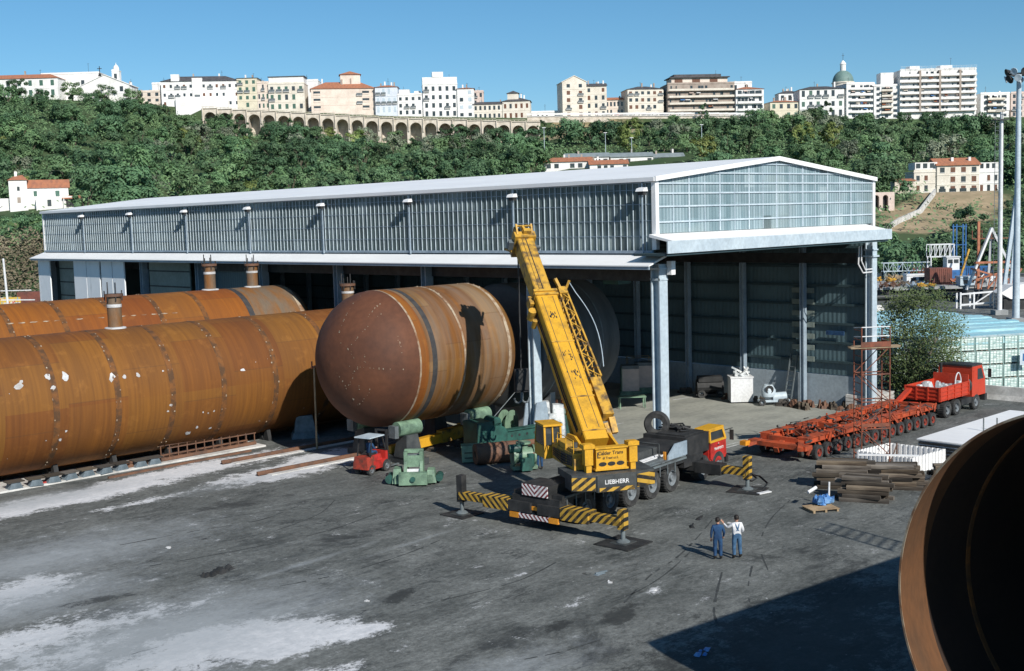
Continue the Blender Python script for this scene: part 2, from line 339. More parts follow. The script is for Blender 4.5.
# ---- yard
def m_yard():
    t = NT('oily_asphalt')
    tc = t.n('ShaderNodeTexCoord'); t.tc = tc
    f1 = t.ramp(t.noise(.34, 12, (.7,1.1,1), .74, .3), .32, .70)
    base = t.mix(f1, (.068,.073,.068), (.222,.230,.218))
    big = t.ramp(t.noise(.045, 5, (1,1,1), .6), .36, .66)
    base = t.mix(t.math('MULTIPLY', big, .55), base, (.088,.096,.092))
    grain = t.ramp(t.noise(2.4, 10, (.85,1.1,1), .82), .30, .70)
    base = t.hsv(base, v=t.math('MULTIPLY_ADD', grain, .85, .58))
    gr2 = t.ramp(t.noise(6, 8, (.8,1.1,1), .85), .36, .64)
    base = t.hsv(base, v=t.math('MULTIPLY_ADD', gr2, .8, .6))
    for (sc_, st, lo, wd, am, cc_) in ((.42,(.30,1.6,1),.5,.022,.8,(.026,.03,.03)),(.9,(.45,1.4,1),.5,.024,.65,(.03,.034,.034)),(.22,(.6,1.0,1),.47,.011,.8,(.03,.034,.034))):
        q = t.noise(sc_, 9, st, .66, 1.3)
        ln = t.math('MULTIPLY', t.ramp(q, lo-wd, lo), t.ramp(q, lo+wd, lo)); br = t.ramp(t.noise(.35, 4), .48, .62)
        base = t.mix(t.math('MULTIPLY', t.math('MULTIPLY', ln, br), am), base, cc_)
    streak = t.ramp(t.noise(.5, 12, (.2,1.5,1), .78, .2), .56, .70)
    base = t.mix(t.math('MULTIPLY', streak, .6), base, (.23,.245,.24))
    streak2 = t.ramp(t.noise(.33, 12, (.3,1.4,1), .76, .3), .56, .66)
    base = t.mix(t.math('MULTIPLY', streak2, .7), base, (.042,.048,.047))
    oil = t.ramp(t.noise(.14, 12, (.8,1.1,1), .74, .4), .57, .64)
    base = t.mix(t.math('MULTIPLY', oil, .8), base, (.032,.035,.035))
    # chalky patches lying on the asphalt near the tanks and in the foreground
    geo = t.n('ShaderNodeNewGeometry'); sp = t.n('ShaderNodeSeparateXYZ'); t.l(geo.outputs['Position'], sp.inputs[0])
    def spot(cx, cy, rx, ry, ang=0):
        ca, sa = cos(ang), sin(ang)
        dx = t.math('SUBTRACT', sp.outputs[0], cx); dy = t.math('SUBTRACT', sp.outputs[1], cy)
        a = t.math('DIVIDE', t.math('ADD', t.math('MULTIPLY', dx, ca), t.math('MULTIPLY', dy, sa)), rx)
        b = t.math('DIVIDE', t.math('SUBTRACT', t.math('MULTIPLY', dy, ca), t.math('MULTIPLY', dx, sa)), ry)
        r = t.math('SQRT', t.math('ADD', t.math('MULTIPLY', a, a), t.math('MULTIPLY', b, b)))
        return t.math('MAXIMUM', t.math('SUBTRACT', 1.0, r), 0.0)
    def join(specs):
        acc = None
        for q in specs:
            w = q[5] if len(q) > 5 else 1.0
            v = t.math('MULTIPLY', spot(*q[:5]), w)
            acc = v if acc is None else t.math('MAXIMUM', acc, v)
        return acc
    def sg(x, y, rx, ry, ang=0, w=1.0):
        p = gp(x, y); return (p.x, p.y, rx, ry, ang, w)
    white = join([sg(250,640,5.0,2.6,-.5,2.0), sg(330,634,2.8,1.3,-.45,2.0), sg(280,652,2.6,1.2,-.3,1.2), sg(60,660,5,1.6,.1,.9), sg(580,600,1.4,.5,.3,.7), sg(520,575,1.2,.3,.2,.7), sg(700,600,.9,.3,.3,.7), sg(190,655,4,2.2,-.4,1.5), sg(20,590,3.5,2.4,0,1.3), sg(30,640,5,2.6,.1,1.2),
        sg(60,500,12,2.2,.05,1.9), sg(200,468,11,2.0,.05,1.9), sg(290,470,7,2.4,.05,1.8), sg(330,455,6,2.0,.05,1.6), sg(150,500,6,.8,.05,.8), sg(10,590,3,1.4,0,1.0),
        sg(460,516,1.2,.6,0,.8), sg(655,590,1.0,.35,.4,.9), sg(290,690,4,2,0,.8), sg(130,620,5,2.2,0,.6)])
    nz = t.math('ADD', t.math('MULTIPLY', t.noise(.8, 14, (.9,1.05,1), .82, .2), .72), t.math('MULTIPLY', t.noise(5.5, 8, (.8,1.1,1), .85, .3), .28))
    wm = t.ramp(t.math('ADD', white, t.math('MULTIPLY', t.math('SUBTRACT', nz, .5), 6.0)), .42, .78)
    base = t.mix(wm, base, t.mix(grain, (.42,.44,.46), (.80,.79,.79)))
    haze = join([sg(40,500,10,2.2,.05,1.0), sg(20,600,8,5,0,.9), sg(250,480,9,2,.05,.7), sg(300,565,9,.5,.1,.55), sg(420,540,7,.4,.1,.5), sg(150,640,12,7,0,1.0), sg(40,560,14,6,0,.8), sg(500,680,7,3,0,.7)])
    base = t.mix(t.math('MULTIPLY', t.ramp(t.math('ADD', haze, t.math('MULTIPLY', t.math('SUBTRACT', nz, .5), 1.6)), .22, .8), .72), base, (.36,.385,.40))
    dark = join([sg(215,573,.9,.4,-.3,1.6), sg(400,597,1.8,.8,.4,1.1), sg(620,615,2.0,.9,.5,1.3), sg(560,625,1.6,.7,.3,.9), sg(100,600,2.6,.8,-.3,.9), sg(740,640,3,2,0,.7), sg(620,545,2,1,0,.6), sg(800,650,13,7,0,1.0), sg(860,600,8,4,0,1.0)])  # oil spots; the widest also put the open tank's shadow into the colour
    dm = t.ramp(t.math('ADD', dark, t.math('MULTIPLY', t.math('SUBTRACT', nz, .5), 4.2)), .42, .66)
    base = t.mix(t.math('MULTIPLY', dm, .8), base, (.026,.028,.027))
    specks = t.ramp(t.noise(2.6, 5, (1,1,1), .6), .705, .735)
    base = t.mix(t.math('MULTIPLY', specks, .8), base, (.42,.43,.44))
    dsp = t.ramp(t.noise(1.3, 6, (.6,1.3,1), .65, 1.0), .665, .70)
    base = t.mix(t.math('MULTIPLY', dsp, .7), base, (.022,.024,.025))
    t.bump(t.noise(3, 6), .35, .03)
    rg = t.ramp(t.noise(.15, 4), .3, .7)
    return t.out(base, t.math('MULTIPLY_ADD', rg, -.15, .85), 0, .35)
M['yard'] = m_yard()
M['slab'] = pm('pale_concrete_slab', (.33,.335,.295), (.24,.247,.222), .85, scale=.25, stretch=(1,1.8,1), bump=.2)
M['line'] = pm('worn_white_line_paint', (.52,.53,.53), (.25,.26,.26), .8, scale=1.5)
M['sill'] = pm('dusty_white_concrete', (.62,.61,.58), (.40,.39,.37), .9, scale=.8)
def m_hill():
    t = NT('hillside_scrub')
    k = t.mix(t.ramp(t.noise(.03, 6), .35, .65), (.045,.085,.038), (.075,.105,.05))
    k = t.mix(t.ramp(t.noise(.25, 6), .5, .75), k, (.07,.085,.045))
    geo = t.n('ShaderNodeNewGeometry'); sp = t.n('ShaderNodeSeparateXYZ'); t.l(geo.outputs['Position'], sp.inputs[0])
    acc = None
    for (x, y, Y, r) in ((915,210,300,13),(940,204,320,18),(965,200,335,14),(575,128,585,22),(620,126,590,16),(560,124,585,10),(985,133,560,10)):
        p = at(x, y, Y)
        dx = t.math('SUBTRACT', sp.outputs[0], p.x); dy = t.math('SUBTRACT', sp.outputs[1], p.y)
        d = t.math('SQRT', t.math('ADD', t.math('MULTIPLY', dx, dx), t.math('MULTIPLY', dy, dy)))
        v = t.math('SUBTRACT', 1.0, t.math('DIVIDE', d, r))
        acc = v if acc is None else t.math('MAXIMUM', acc, v)
    f = t.ramp(t.math('ADD', acc, t.math('MULTIPLY', t.math('SUBTRACT', t.noise(.12, 6), .5), 1.2)), .0, .3)
    k = t.mix(f, k, t.mix(t.ramp(t.noise(.3, 6), .4, .6), (.40,.31,.20), (.30,.24,.15)))
    p = at(25, 236, 275)
    return t.out(k, .95, 0, .1)
M['hill'] = m_hill()
M['grassfield'] = pm('green_meadow', (.085,.15,.04), (.06,.105,.032), .95, scale=.2)
def m_leaf(name, ca, cb, cc=None, hv=.03):
    t = NT(name)
    oi = t.n('ShaderNodeObjectInfo'); g_ = t.n('ShaderNodeNewGeometry')
    k = t.mix(t.math('MULTIPLY_ADD', g_.outputs['Random Per Island'], .6, .2), ca, cb)
    k = t.mix(oi.outputs['Random'], k, cc or cb) if cc else k
    nz = t.n('ShaderNodeTexNoise'); nz.inputs['Scale'].default_value = .09; nz.inputs['Detail'].default_value = 4; t.l(g_.outputs['Position'], nz.inputs['Vector'])
    k = t.mix(t.math('MULTIPLY', t.ramp(nz.outputs['Fac'], .5, .68), .6), k, dk(cb, 1.25) if not name.startswith('holm') else dk(cb, 1.1))
    k = t.mix(t.math('MULTIPLY', t.ramp(nz.outputs['Fac'], .48, .34), .6), k, dk(ca, .7))
    r2 = t.math('FRACT', t.math('MULTIPLY', oi.outputs['Random'], 17.3))
    k = t.hsv(k, h=t.math('MULTIPLY_ADD', r2, hv, .5-hv/2), v=t.math('MULTIPLY_ADD', oi.outputs['Random'], .85, .80))
    t.b.inputs['Subsurface Weight'].default_value = 0
    t.out(k, .6, 0, .25)
    tr = t.n('ShaderNodeBsdfTranslucent'); t.l(k, tr.inputs['Color']); mx = t.n('ShaderNodeMixShader'); mx.inputs[0].default_value = .14
    o_ = [n for n in t.t.nodes if n.type == 'OUTPUT_MATERIAL'][0]; t.l(t.b.outputs[0], mx.inputs[1]); t.l(tr.outputs[0], mx.inputs[2]); t.l(mx.outputs[0], o_.inputs[0])
    return t.mat
M['leafA'] = m_leaf('holm_oak_leaves', (.046,.098,.050), (.092,.160,.078))
M['leafB'] = m_leaf('broadleaf_leaves', (.066,.130,.060), (.125,.200,.090))
M['leafC'] = m_leaf('olive_grey_leaves', (.135,.170,.115), (.215,.240,.165))
M['leafD'] = m_leaf('yellow_green_leaves', (.11,.165,.045), (.20,.225,.07))
M['leafE'] = m_leaf('dry_scrub', (.16,.14,.085), (.24,.21,.14))
M['leafN'] = m_leaf('poplar_leaves', (.042,.078,.028), (.105,.125,.05), hv=.0)
# ================================================================== SETTING
def plane(name, x0, x1, y0, y1, z, mat):
    return tag(MB().add([(x0,y0,z),(x1,y0,z),(x1,y1,z),(x0,y1,z)], [(0,1,2,3)]).build(name, mat, smooth=False), kind='structure')
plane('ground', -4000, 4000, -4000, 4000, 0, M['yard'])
plane('hall_floor', 0, 23.2, 0, 81, .006, M['slab'])
bmk = MB(); bmk.box(.2, 23, -.06, .02, 0, .014); bmk.box(.2, 23, .38, .46, 0, .014)
for (a, b, w) in (((18.7,13.9),(24.2,13.1),.14), ((5.5,10.5),(9,10.4),.1)): bmk.bar((*a,.009), (*b,.009), w, .012)
for (a, b, w) in ((gp(0,578),gp(270,520),.22),(gp(0,597),gp(300,545),.18),(gp(330,560),gp(500,523),.16),(gp(470,670),gp(530,640),.12)):
    pass
tag(bmk.build('road_marking', M['line'], smooth=False), kind='structure')
tm_ = MB()
def track(pts, w):
    q = [gp(x, y, .0045) for x, y in pts]; fine = []
    for i in range(len(q)-1):
        p0 = q[max(0,i-1)]; p1, p2 = q[i], q[i+1]; p3 = q[min(len(q)-1,i+2)]
        for k in range(6):
            t_ = k/6; fine.append(.5*((2*p1)+(p2-p0)*t_+(2*p0-5*p1+4*p2-p3)*t_**2+(3*p1-p0-3*p2+p3)*t_**3))
    fine.append(q[-1])
    for i in range(len(fine)-1):
        if random.random() < .22: continue
        a, b_ = fine[i], fine[i+1]; d = (b_-a).normalized(); n_ = Vector((-d.y,d.x,0))*w*random.uniform(.3,.6)
        tm_.add([a-n_,a+n_,b_+n_,b_-n_], [(0,1,2,3)])
for pts, w in (([(712,520),(695,540),(676,558),(652,574),(634,592),(624,603)],.09),([(690,552),(668,572),(640,590),(600,607)],.07),([(722,572),(716,596),(714,612),(718,626)],.10),([(752,566),(748,590),(752,612)],.08),([(300,505),(260,520),(200,530),(120,545)],.08),([(380,512),(330,530),(250,548),(150,566)],.09),
    ([(440,540),(400,556),(340,574),(280,586)],.08),([(560,560),(520,580),(460,596),(410,606)],.08),([(335,500),(322,512),(300,522),(268,533)],.06),([(350,500),(310,508),(262,512),(210,520)],.06),([(600,640),(560,652),(520,660)],.08),([(790,500),(770,520),(760,545),(768,570)],.08),([(860,480),(840,470),(800,468),(760,474)],.10)):
    track(pts, w)
tag(tm_.build('tyre_mark', pm('rubber_streak', (.036,.040,.040), (.06,.065,.064), .8, scale=3), smooth=False), kind='structure')
# plateau and slope of the hill, laid out from the viewpoint
PZ = [(-200,84),(0,82),(130,77),(200,73.5),(300,70.2),(400,66.5),(540,63.4),(700,61.5),(900,58),(1024,57),(1250,56)]
def interp(tab, x):
    if x <= tab[0][0]: return tab[0][1]
    for (a, b), (c, d) in zip(tab, tab[1:]):
        if x <= c: return b+(d-b)*(x-a)/(c-a)
    return tab[-1][1]
def plateau(X): return interp(PZ, 519+X/600*FPX)
def brow(X):
    p = 519+X/600*FPX
    return plateau(X)-interp([(-100,1),(150,1.5),(200,14),(540,14.5),(560,9),(740,4),(1100,4)], p)
def terr(X, Y):
    if Y >= 604: return plateau(X)-.3
    if Y >= 601: t = (Y-601)/3; return brow(X)+(plateau(X)-.3-brow(X))*t
    if Y >= 594: return brow(X)
    if Y <= 235: return -.4
    t = (Y-235)/(594-235)
    z = brow(X)*(t**1.08)-.4*(1-t)
    z += 2.2*noise.noise(Vector((X*.018, Y*.018, 1.3)))*min(1, t*5)*min(1, (1-t)*6)
    if X < -78 and Y < 372:        # steep bank, meadow and garden terrace at the left
        zl = interp([(235,-.4),(240,1.0),(256,11.0),(273,13.2),(298,19.0),(318,22.5),(372,34)], Y); k = min(1, (-78-X)/16)*min(1, (372-Y)/40)
        z = z*(1-k)+max(z, zl)*k
    # a terrace for the villa on the right
    d = hypot((X-133)/48, (Y-368)/30)
    if d < 1.35: k = min(1, max(0, (1.35-d)/.35)); z = z*(1-k)+17.6*k
    return z
hv, hf = [], []
XS = [-900+i*30 for i in range(16)]+[-440+i*8 for i in range(111)]+[450+i*30 for i in range(16)]
YS = [215,225,235]+[243+i*8 for i in range(44)]+[594,600.9,604,640,700,900,1400]
for Y in YS:
    for X in XS: hv.append(tuple(c2h(X, Y, terr(X, Y) if Y < 1300 else -1)))
nx = len(XS)
for j in range(len(YS)-1):
    for i in range(nx-1): hf.append((j*nx+i, j*nx+i+1, (j+1)*nx+i+1, (j+1)*nx+i))
hm = MB(); hm.v = hv; hm.f = hf; hm.m = [0]*len(hf)
tag(hm.build('hillside', M['hill']), kind='structure')
# meadow on the left, road under the town
fld = MB()
for i in range(12):
    for j in range(3):
        pts = [(-178+i*9+a*9, 262+j*9+b*9) for a, b in ((0,0),(1,0),(1,1),(0,1))]
        fld.add([c2h(X, Y, terr(X, Y)+.35) for X, Y in pts], [(0,1,2,3)])
tag(fld.build('meadow', M['grassfield']), kind='structure')

# ================================================================== HALL
LH, WH, EV, RDG = 81.0, 23.2, 15.85, 17.08
hall = thing('industrial_hall', 'long open steel hall with white roof, ribbed glazing band and white canopies', 'hall')
b = MB()
for y0, y1 in ((-.2, LH+.2),):
    b.prism([(-.2,EV-.02),(11.6,RDG),(23.3,EV-.02),(23.3,EV+.12),(11.6,RDG+.14),(-.2,EV+.12)], 'y', y0, y1)
b.build('roof', M['whitesheet'], hall, smooth=False)
b = MB(); b.box(-.34,-.2, -.2, LH+.2, EV-.12, EV+.1); b.build('gutter', M['whitesheet'], hall)
# glazing sheets (front, gable, far gable, back)
b = MB(); b.box(-.06, .06, .12, LH, 11.78, EV-.03); b.build('front_glazing', M['glaze_y'], hall, smooth=False)
b = MB(); b.prism([(.14,12.88),(WH-.14,12.88),(WH-.14,EV-.03),(11.6,RDG-.04),(.14,EV-.03)], 'y', -.06, .06); b.build('gable_glazing', M['glaze_x'], hall, smooth=False)
b = MB(); b.prism([(0,0),(WH,0),(WH,EV-.03),(11.6,RDG-.04),(0,EV-.03)], 'y', LH-.1, LH); b.build('end_wall', M['corrdark'], hall, smooth=False)
b = MB(); b.box(WH+.02, WH+.14, .1, LH, 2.25, EV-.03); b.build('back_cladding', M['corrdark'], hall, smooth=False)
b = MB(); b.box(WH-.02, WH+.3, .1, LH, 0, 2.2); b.build('plinth', M['plinth'], hall, smooth=False)
b = MB()
for i in range(7): b.box(WH-.16, WH+.0, .2, LH-.2, 3.1+i*1.35, 3.26+i*1.35)
each(b, 'cladding_rail', M['darkclad'], hall)
# pale slats standing in for sunlit patches on the back wall near the gable
b = MB()
for i in range(7):
    z = 3.1+i*.82
    b.box(WH-.24, WH-.17, 4.4, 6.2, z, z+.36)
b.build('sun_patch_slat', M['shutter'], hall, smooth=False)
b = MB(); b.box(WH-.28, WH-.18, 2.0, 3.4, 5.1, 5.4); b.build('blue_sign_panel', M['denim'], hall, smooth=False)
# framing of the glazing
b = MB(); k = 0
y = .12
while y < LH:
    b.box(-.12, -.065, y-.012, y+.012, 11.8, EV-.05); y += .46
b.build('front_mullion', M['frame'], hall, smooth=False)
b = MB()
for z in (12.75, 13.6, 14.5, 15.3): b.box(-.10, -.063, .12, LH, z-.018, z+.018)
b.box(-.16, -.064, .12, LH, 11.8, 11.96); b.box(-.16, -.064, .12, LH, EV-.2, EV-.05)
b.build('front_glazing_rail', M['steelblue'], hall, smooth=False)
b = MB()
def roofz(x): return EV+(RDG-EV)*(1-abs(x-11.6)/11.6)-.05
for z in (13.5, 14.35, 15.07, 15.62):
    b.box(.14, WH-.14, -.13, -.07, z-.045, z+.045)
for z in (16.2, 16.75):
    hw = 11.5*(1-(z-EV)/(RDG-EV)); b.box(11.6-hw, 11.6+hw, -.13, -.07, z-.04, z+.04)
b.build('gable_rail', M['frame'], hall, smooth=False)
b = MB()
for i in range(1, 16):
    x = i*WH/16; w = .055 if i % 2 == 0 else .022
    b.box(x-w, x+w, -.10, -.066, 12.9, roofz(x))
b.build('gable_mullion', M['frame'], hall, smooth=False)
b = MB(); b.box(-.16, .13, -.16, .13, 12.0, EV+.1); b.box(WH-.13, WH+.16, -.16, .09, 12.2, EV+.1); b.box(-.14, .1, LH-.1, LH+.1, 11.4, EV)
each(b, 'corner_trim', M['whitesheet'], hall)
b = MB()
sl = [(-.3,EV-.12),(11.6,RDG-.10),(23.36,EV-.12),(23.36,EV+.14),(11.6,RDG+.16),(-.3,EV+.14)]
b.prism(sl, 'y', -.32, -.205); b.build('verge_board', M['whitesheet'], hall, smooth=False)
# canopies
b = MB(); b.prism([(-.02,11.74),(-1.55,11.2),(-1.55,11.14),(-.02,11.6)], 'y', -.75, LH+.5); b.build('front_canopy', M['canopy'], hall, smooth=False)
b = MB(); b.prism([(-1.5,10.98),(-1.4,10.98),(-1.4,11.13),(-1.5,11.13)], 'y', -.7, LH+.4); b.build('front_canopy_edge', M['steelblue'], hall, smooth=False)
b = MB(); b.prism([(-.03,12.86),(-1.82,12.46),(-1.82,12.34),(-.03,12.7)], 'x', -.6, 22.3); b.build('gable_canopy', M['canopy'], hall, smooth=False)
b = MB(); b.box(-1.35, 22.4, -1.92, -1.84, 11.84, 12.5); b.build('gable_fascia', M['frame'], hall, smooth=False)
b = MB(); b.box(-1.3, 22.1, -1.8, .5, 11.7, 11.83); b.build('gable_soffit', M['darkclad'], hall, smooth=False)
# columns
def icol(x, y, z1, w=.62, d=.5):
    m = MB(); m.box(x-w/2, x+w/2, y-d/2, y-d/2+.07, 0, z1); m.box(x-w/2, x+w/2, y+d/2-.07, y+d/2, 0, z1)
    m.box(x-.07, x+.07, y-d/2+.07, y+d/2-.07, 0, z1)
    m.box(x-w/2-.1, x+w/2+.1, y-d/2-.1, y+d/2+.1, 0, .06)
    return m
m = icol(.35, .1, 11.2, .7, .62); m.box(.0,.7,-.25,.45, 10.3, 10.42); m.box(-.1,.8,-.35,.5, 10.9, 11.0)
m.build('column', M['frame'], hall, smooth=False)
for i in range(1, 9): icol(.45, 10.1*i+.0, 11.3).build('column', M['frame'] if i < 2 else M['steelblue'], hall, smooth=False)
m = icol(WH-.1, 0.0, 11.7, .62, .55); m.box(WH-.5, WH+.3, -.4, .4, 10.6, 10.72); m.box(WH-.45, WH+.25, -.35, .35, 11.05, 11.15)
m.build('column', M['frame'], hall, smooth=False)
for i in range(1, 16): icol(WH-.45, 5.15*i, 13.5, .4, .34).build('column', M['steelblue'], hall, smooth=False)
# crane rails and roof trusses inside
b = MB(); b.box(.7, 1.05, .5, LH-.5, 10.2, 10.9); b.box(WH-1.15, WH-.8, .5, LH-.5, 10.2, 10.9); each(b, 'runway_beam', M['black'], hall)
b = MB()
for i in range(0, 9):
    y = .6+10.0*i
    b.bar((.3,y,12.4), (WH-.3,y,12.4), .2, .3); b.bar((.3,y,15.6), (11.6,y,16.9), .2, .25); b.bar((11.6,y,16.9), (WH-.3,y,15.6), .2, .25)
    for j in range(8):
        x = 1.4+j*2.9; b.bar((x,y,12.5), (x+1.45,y,roofz(min(x+1.45,22))-.4), .1); b.bar((x+1.45,y,roofz(min(x+1.45,22))-.4), (x+2.9 if x+2.9 < 22.9 else 22.9,y,12.5), .1)
b.build('roof_lattice', M['darkclad'], hall, smooth=False)
# far doors and shutters in the front
def door(y0, y1, mat, name, x=.06):
    m = MB(); m.box(x, x+.12, y0, y1, 0.02, 11.1); return m.build(name, mat, hall, smooth=False)
dw = MB()
for y0, y1 in ((78.2,80.7),(80.75,82.9-1.9),(66.7+.2,69.6),(69.75,72.5),(61.8,64.1),(64.25,66.5)):
    dw.box(-.92, -.8, min(y0,y1), max(y0,y1), .05, 11.02)
each(dw, 'sliding_door', M['doorwhite'], hall)
for y0, y1 in ((72.6,78.1),(51.5,58.8)):
    s_ = door(y0, y1, M['shutter'], 'roller_shutter')
    m = MB()
    for i in range(8): m.box(.03, .058, y0+.02, y1-.02, .6+i*1.35, .72+i*1.35)
    m.build('shutter_joint', M['black'], s_, smooth=False)
door(44.0, 49.5, M['corrdark'], 'inner_screen', 1.3)
# downpipes and floodlights along the front
for i in range(8):
    y = .9+10.06*i if i else .75
    m = MB(); m.tube((-.2,y,11.75), (-.2,y,EV-.15), .055, n=8); m.build('downpipe', M['steelblue'], hall)
    m = MB(); m.tube((-.1,y-.25,15.3), (-.4,y-.25,15.3), .05, n=6)
    m.prism([(-.72,15.2),(-.3,15.2),(-.36,15.42),(-.62,15.36)], 'y', y-.5, y+.05)
    f_ = m.build('floodlight', M['whitesheet'], hall, smooth=False)
    m = MB(); m.box(-.6,-.36,y-.42,y-.02,15.0,15.19); m.build('floodlight_body', M['black'], f_, smooth=False)
m = MB(); m.box(.55,.9,-.62,-.3,10.6,11.35); m.build('floodlight', M['whitesheet'], hall, smooth=False)
m = MB(); m.path([(WH-2.2,-.3,11.4),(WH-2.3,-.3,10.2),(WH-1.7,-.3,9.6),(WH-.5,-.3,9.6)], .05); m.path([(WH-1.9,-.3,11.4),(WH-1.9,-.3,10.4),(WH-1.4,-.3,9.8),(WH-.5,-.3,9.8)], .05)
m.build('cable_loop', M['white'], hall)
# overhead crane
oc = thing('overhead_crane', 'yellow overhead crane girder under the hall roof behind the truck crane boom', 'overhead crane', (0,6,-.5))
MB().box(1.1, 6, -.35, .35, 10.95, 11.55).build('girder', M['yellowdirty'], oc, smooth=False)
m = MB()
for i in range(5): m.bar((1.4+i,-.5,11.6), (1.4+i,-.5,12.0), .05)
m.bar((1.4,-.5,12.0), (5.8,-.5,12.0), .05); m.build('handrail', M['yellowdirty'], oc, smooth=False)
MB().box(3, 4.2, -.6, .6, 10.3, 10.94).build('hoist', M['green'], oc, smooth=False)

# ================================================================== TANKS
def ell(R, d, n=9):                       # profile of an ellipsoidal head, from rim to tip
    return [(R*cos(pi/2*i/n), d*sin(pi/2*i/n)) for i in range(n+1)]
def shell(t, R, x0, x1, mat, n=72, name='shell', seg=None):
    m = MB(); c = [x0]; 
    while seg and c[-1]+seg < x1-.5: c.append(c[-1]+seg)
    c.append(x1)
    m.lathe([(R, x) for x in c], 'x', n=n); return m.build(name, mat, t)
def head(t, R, x, sgn, mat, name='head', d=2.0, n=72):
    m = MB(); m.lathe([(max(r, .001), x+sgn*h) for r, h in ell(R, d)], 'x', n=n); return m.build(name, mat, t)
def seam(t, R, x, w=.34, mat=None, clips=True, n=72, name='weld_seam'):
    m = MB(); m.lathe([(R-.02, x-w/2), (R+.012, x-w/2), (R+.012, x+w/2), (R-.02, x+w/2)], 'x', n=n)
    s_ = m.build(name, mat or M['seam'], t)
    if clips:
        m = MB(); nn = int(2*pi*R/.5)
        for i in range(nn):
            if random.random() < .2: continue
            a = 2*pi*(i+random.uniform(-.25,.25))/nn; e = Vector((0, cos(a), sin(a))); tn = Vector((0,-sin(a),cos(a)))
            for sx in (-1, 1):
                if random.random() < .58: continue
                p = e*(R+.02)+Vector((x+sx*w*random.uniform(.2,.55),0,0)); q = random.uniform(.02,.06)
                m.bar(p-tn*q, p+tn*q, random.uniform(.03,.08), .04, up=e)
        m.build('weld_clip', M['clip'], s_, smooth=False)  # short pale weld clips scattered along the seam
    return s_
def nozzle(t, x, R, h=1.9, r=.42):
    m = MB(); m.lathe([(r, R-.15), (r, R+h)], 'z', (x,0,0), n=20)
    s_ = m.build('nozzle', M['greyend'], t)
    m = MB(); m.lathe([(r+.02,R+h*.66),(r+.025,R+h*.66),(r+.025,R+h*.76),(r+.02,R+h*.76)], 'z', (x,0,0), n=20); m.lathe([(r+.02,R-.02),(r+.22,R-.03),(r+.2,R+.05),(r+.02,R+.08)], 'z', (x,0,0), n=20)
    each(m, 'white_band', M['paintmark'], s_, True)
    m = MB(); m.lathe([(.001,R+h+.16),(r+.14,R+h+.16),(r+.14,R+h),(r,R+h)], 'z', (x,0,0), n=20); m.build('flange', M['rustrail'], s_)
    m = MB()
    for a in range(7): m.tube((x+(r+.1)*cos(a*.9),(r+.1)*sin(a*.9),R+h-.25), (x+(r+.1)*cos(a*.9),(r+.1)*sin(a*.9),R+h+.35+.25*(a % 3)), .035, n=6)
    m.build('flange_bolt', M['black'], s_)
def daub(m, R, x, a, s, ex=1.0):
    n = 9; e = []
    for i in range(n):
        t = 2*pi*i/n; r = s*random.uniform(.5,1.1); dx = r*cos(t)*ex; da = r*sin(t)/R
        e.append((x+dx, (R+.012)*cos(a+da), (R+.012)*sin(a+da)))
    m.add(e, [tuple(range(n))])
# long tank nearest the viewer
FR, FZ, FY = 3.85, 4.2, 26.3
ft = thing('rusty_tank', 'long rusty tank on white chocks, nearest of the two tanks at the left', 'tank', (0,FY,FZ), 0, 'rust brown storage tanks lying in the yard')
shell(ft, FR, -62, 1.5, M['rust']); head(ft, FR, 1.5, 1, M['rust']); head(ft, FR, -62, -1, M['rust'])
for x in [-6.2,-10.3,-14.0,-17.4,-20.8,-24.4]+[-28-3.5*i for i in range(9)]: seam(ft, FR, x, .36)
nozzle(ft, -18.9, FR); nozzle(ft, -1.7, FR, 1.5)
m = MB()
def ang_of(px, py, cy, cz, R):           # where on the shell the photographed mark sits
    o = Vector((-51.1406,-41.6744,14.0)); p = gp(px, py, 0); d = p-o
    A_ = d.y*d.y+d.z*d.z; B_ = 2*((o.y-cy)*d.y+(o.z-cz)*d.z); C_ = (o.y-cy)**2+(o.z-cz)**2-R*R
    D_ = B_*B_-4*A_*C_
    if D_ < 0: return None
    t = (-B_-sqrt(D_))/(2*A_); q = o+d*t
    return q.x, atan2(q.z-cz, q.y-cy)
for (x, y, s, ex) in ((48,377,.26,.7),(53,388,.14,1.4),(65,376,.36,.55),(18,386,.2,1.5),(21,382,.16,1),(112,377,.34,.6),(124,377,.17,1),(138,375,.16,1),(188,433,.2,1.2),(197,427,.13,1),(210,428,.12,1.2),(243,370,.1,2.2),(60,440,.12,.8),(66,431,.1,.8),
        (203,412,.07,1),(208,413,.07,1),(214,411,.07,1),(163,371,.05,2),(171,405,.12,1),(168,411,.1,1)):
    q = ang_of(x, y, FY, FZ, FR)
    if q: daub(m, FR, q[0], q[1], s, ex)
for i in range(12):
    q = (random.uniform(-40,-4), random.uniform(2.2,3.9)); daub(m, FR, q[0], q[1], random.uniform(.015,.035), random.uniform(.6,2.5))
each(m, 'paint_daub', M['paintmark'], ft)
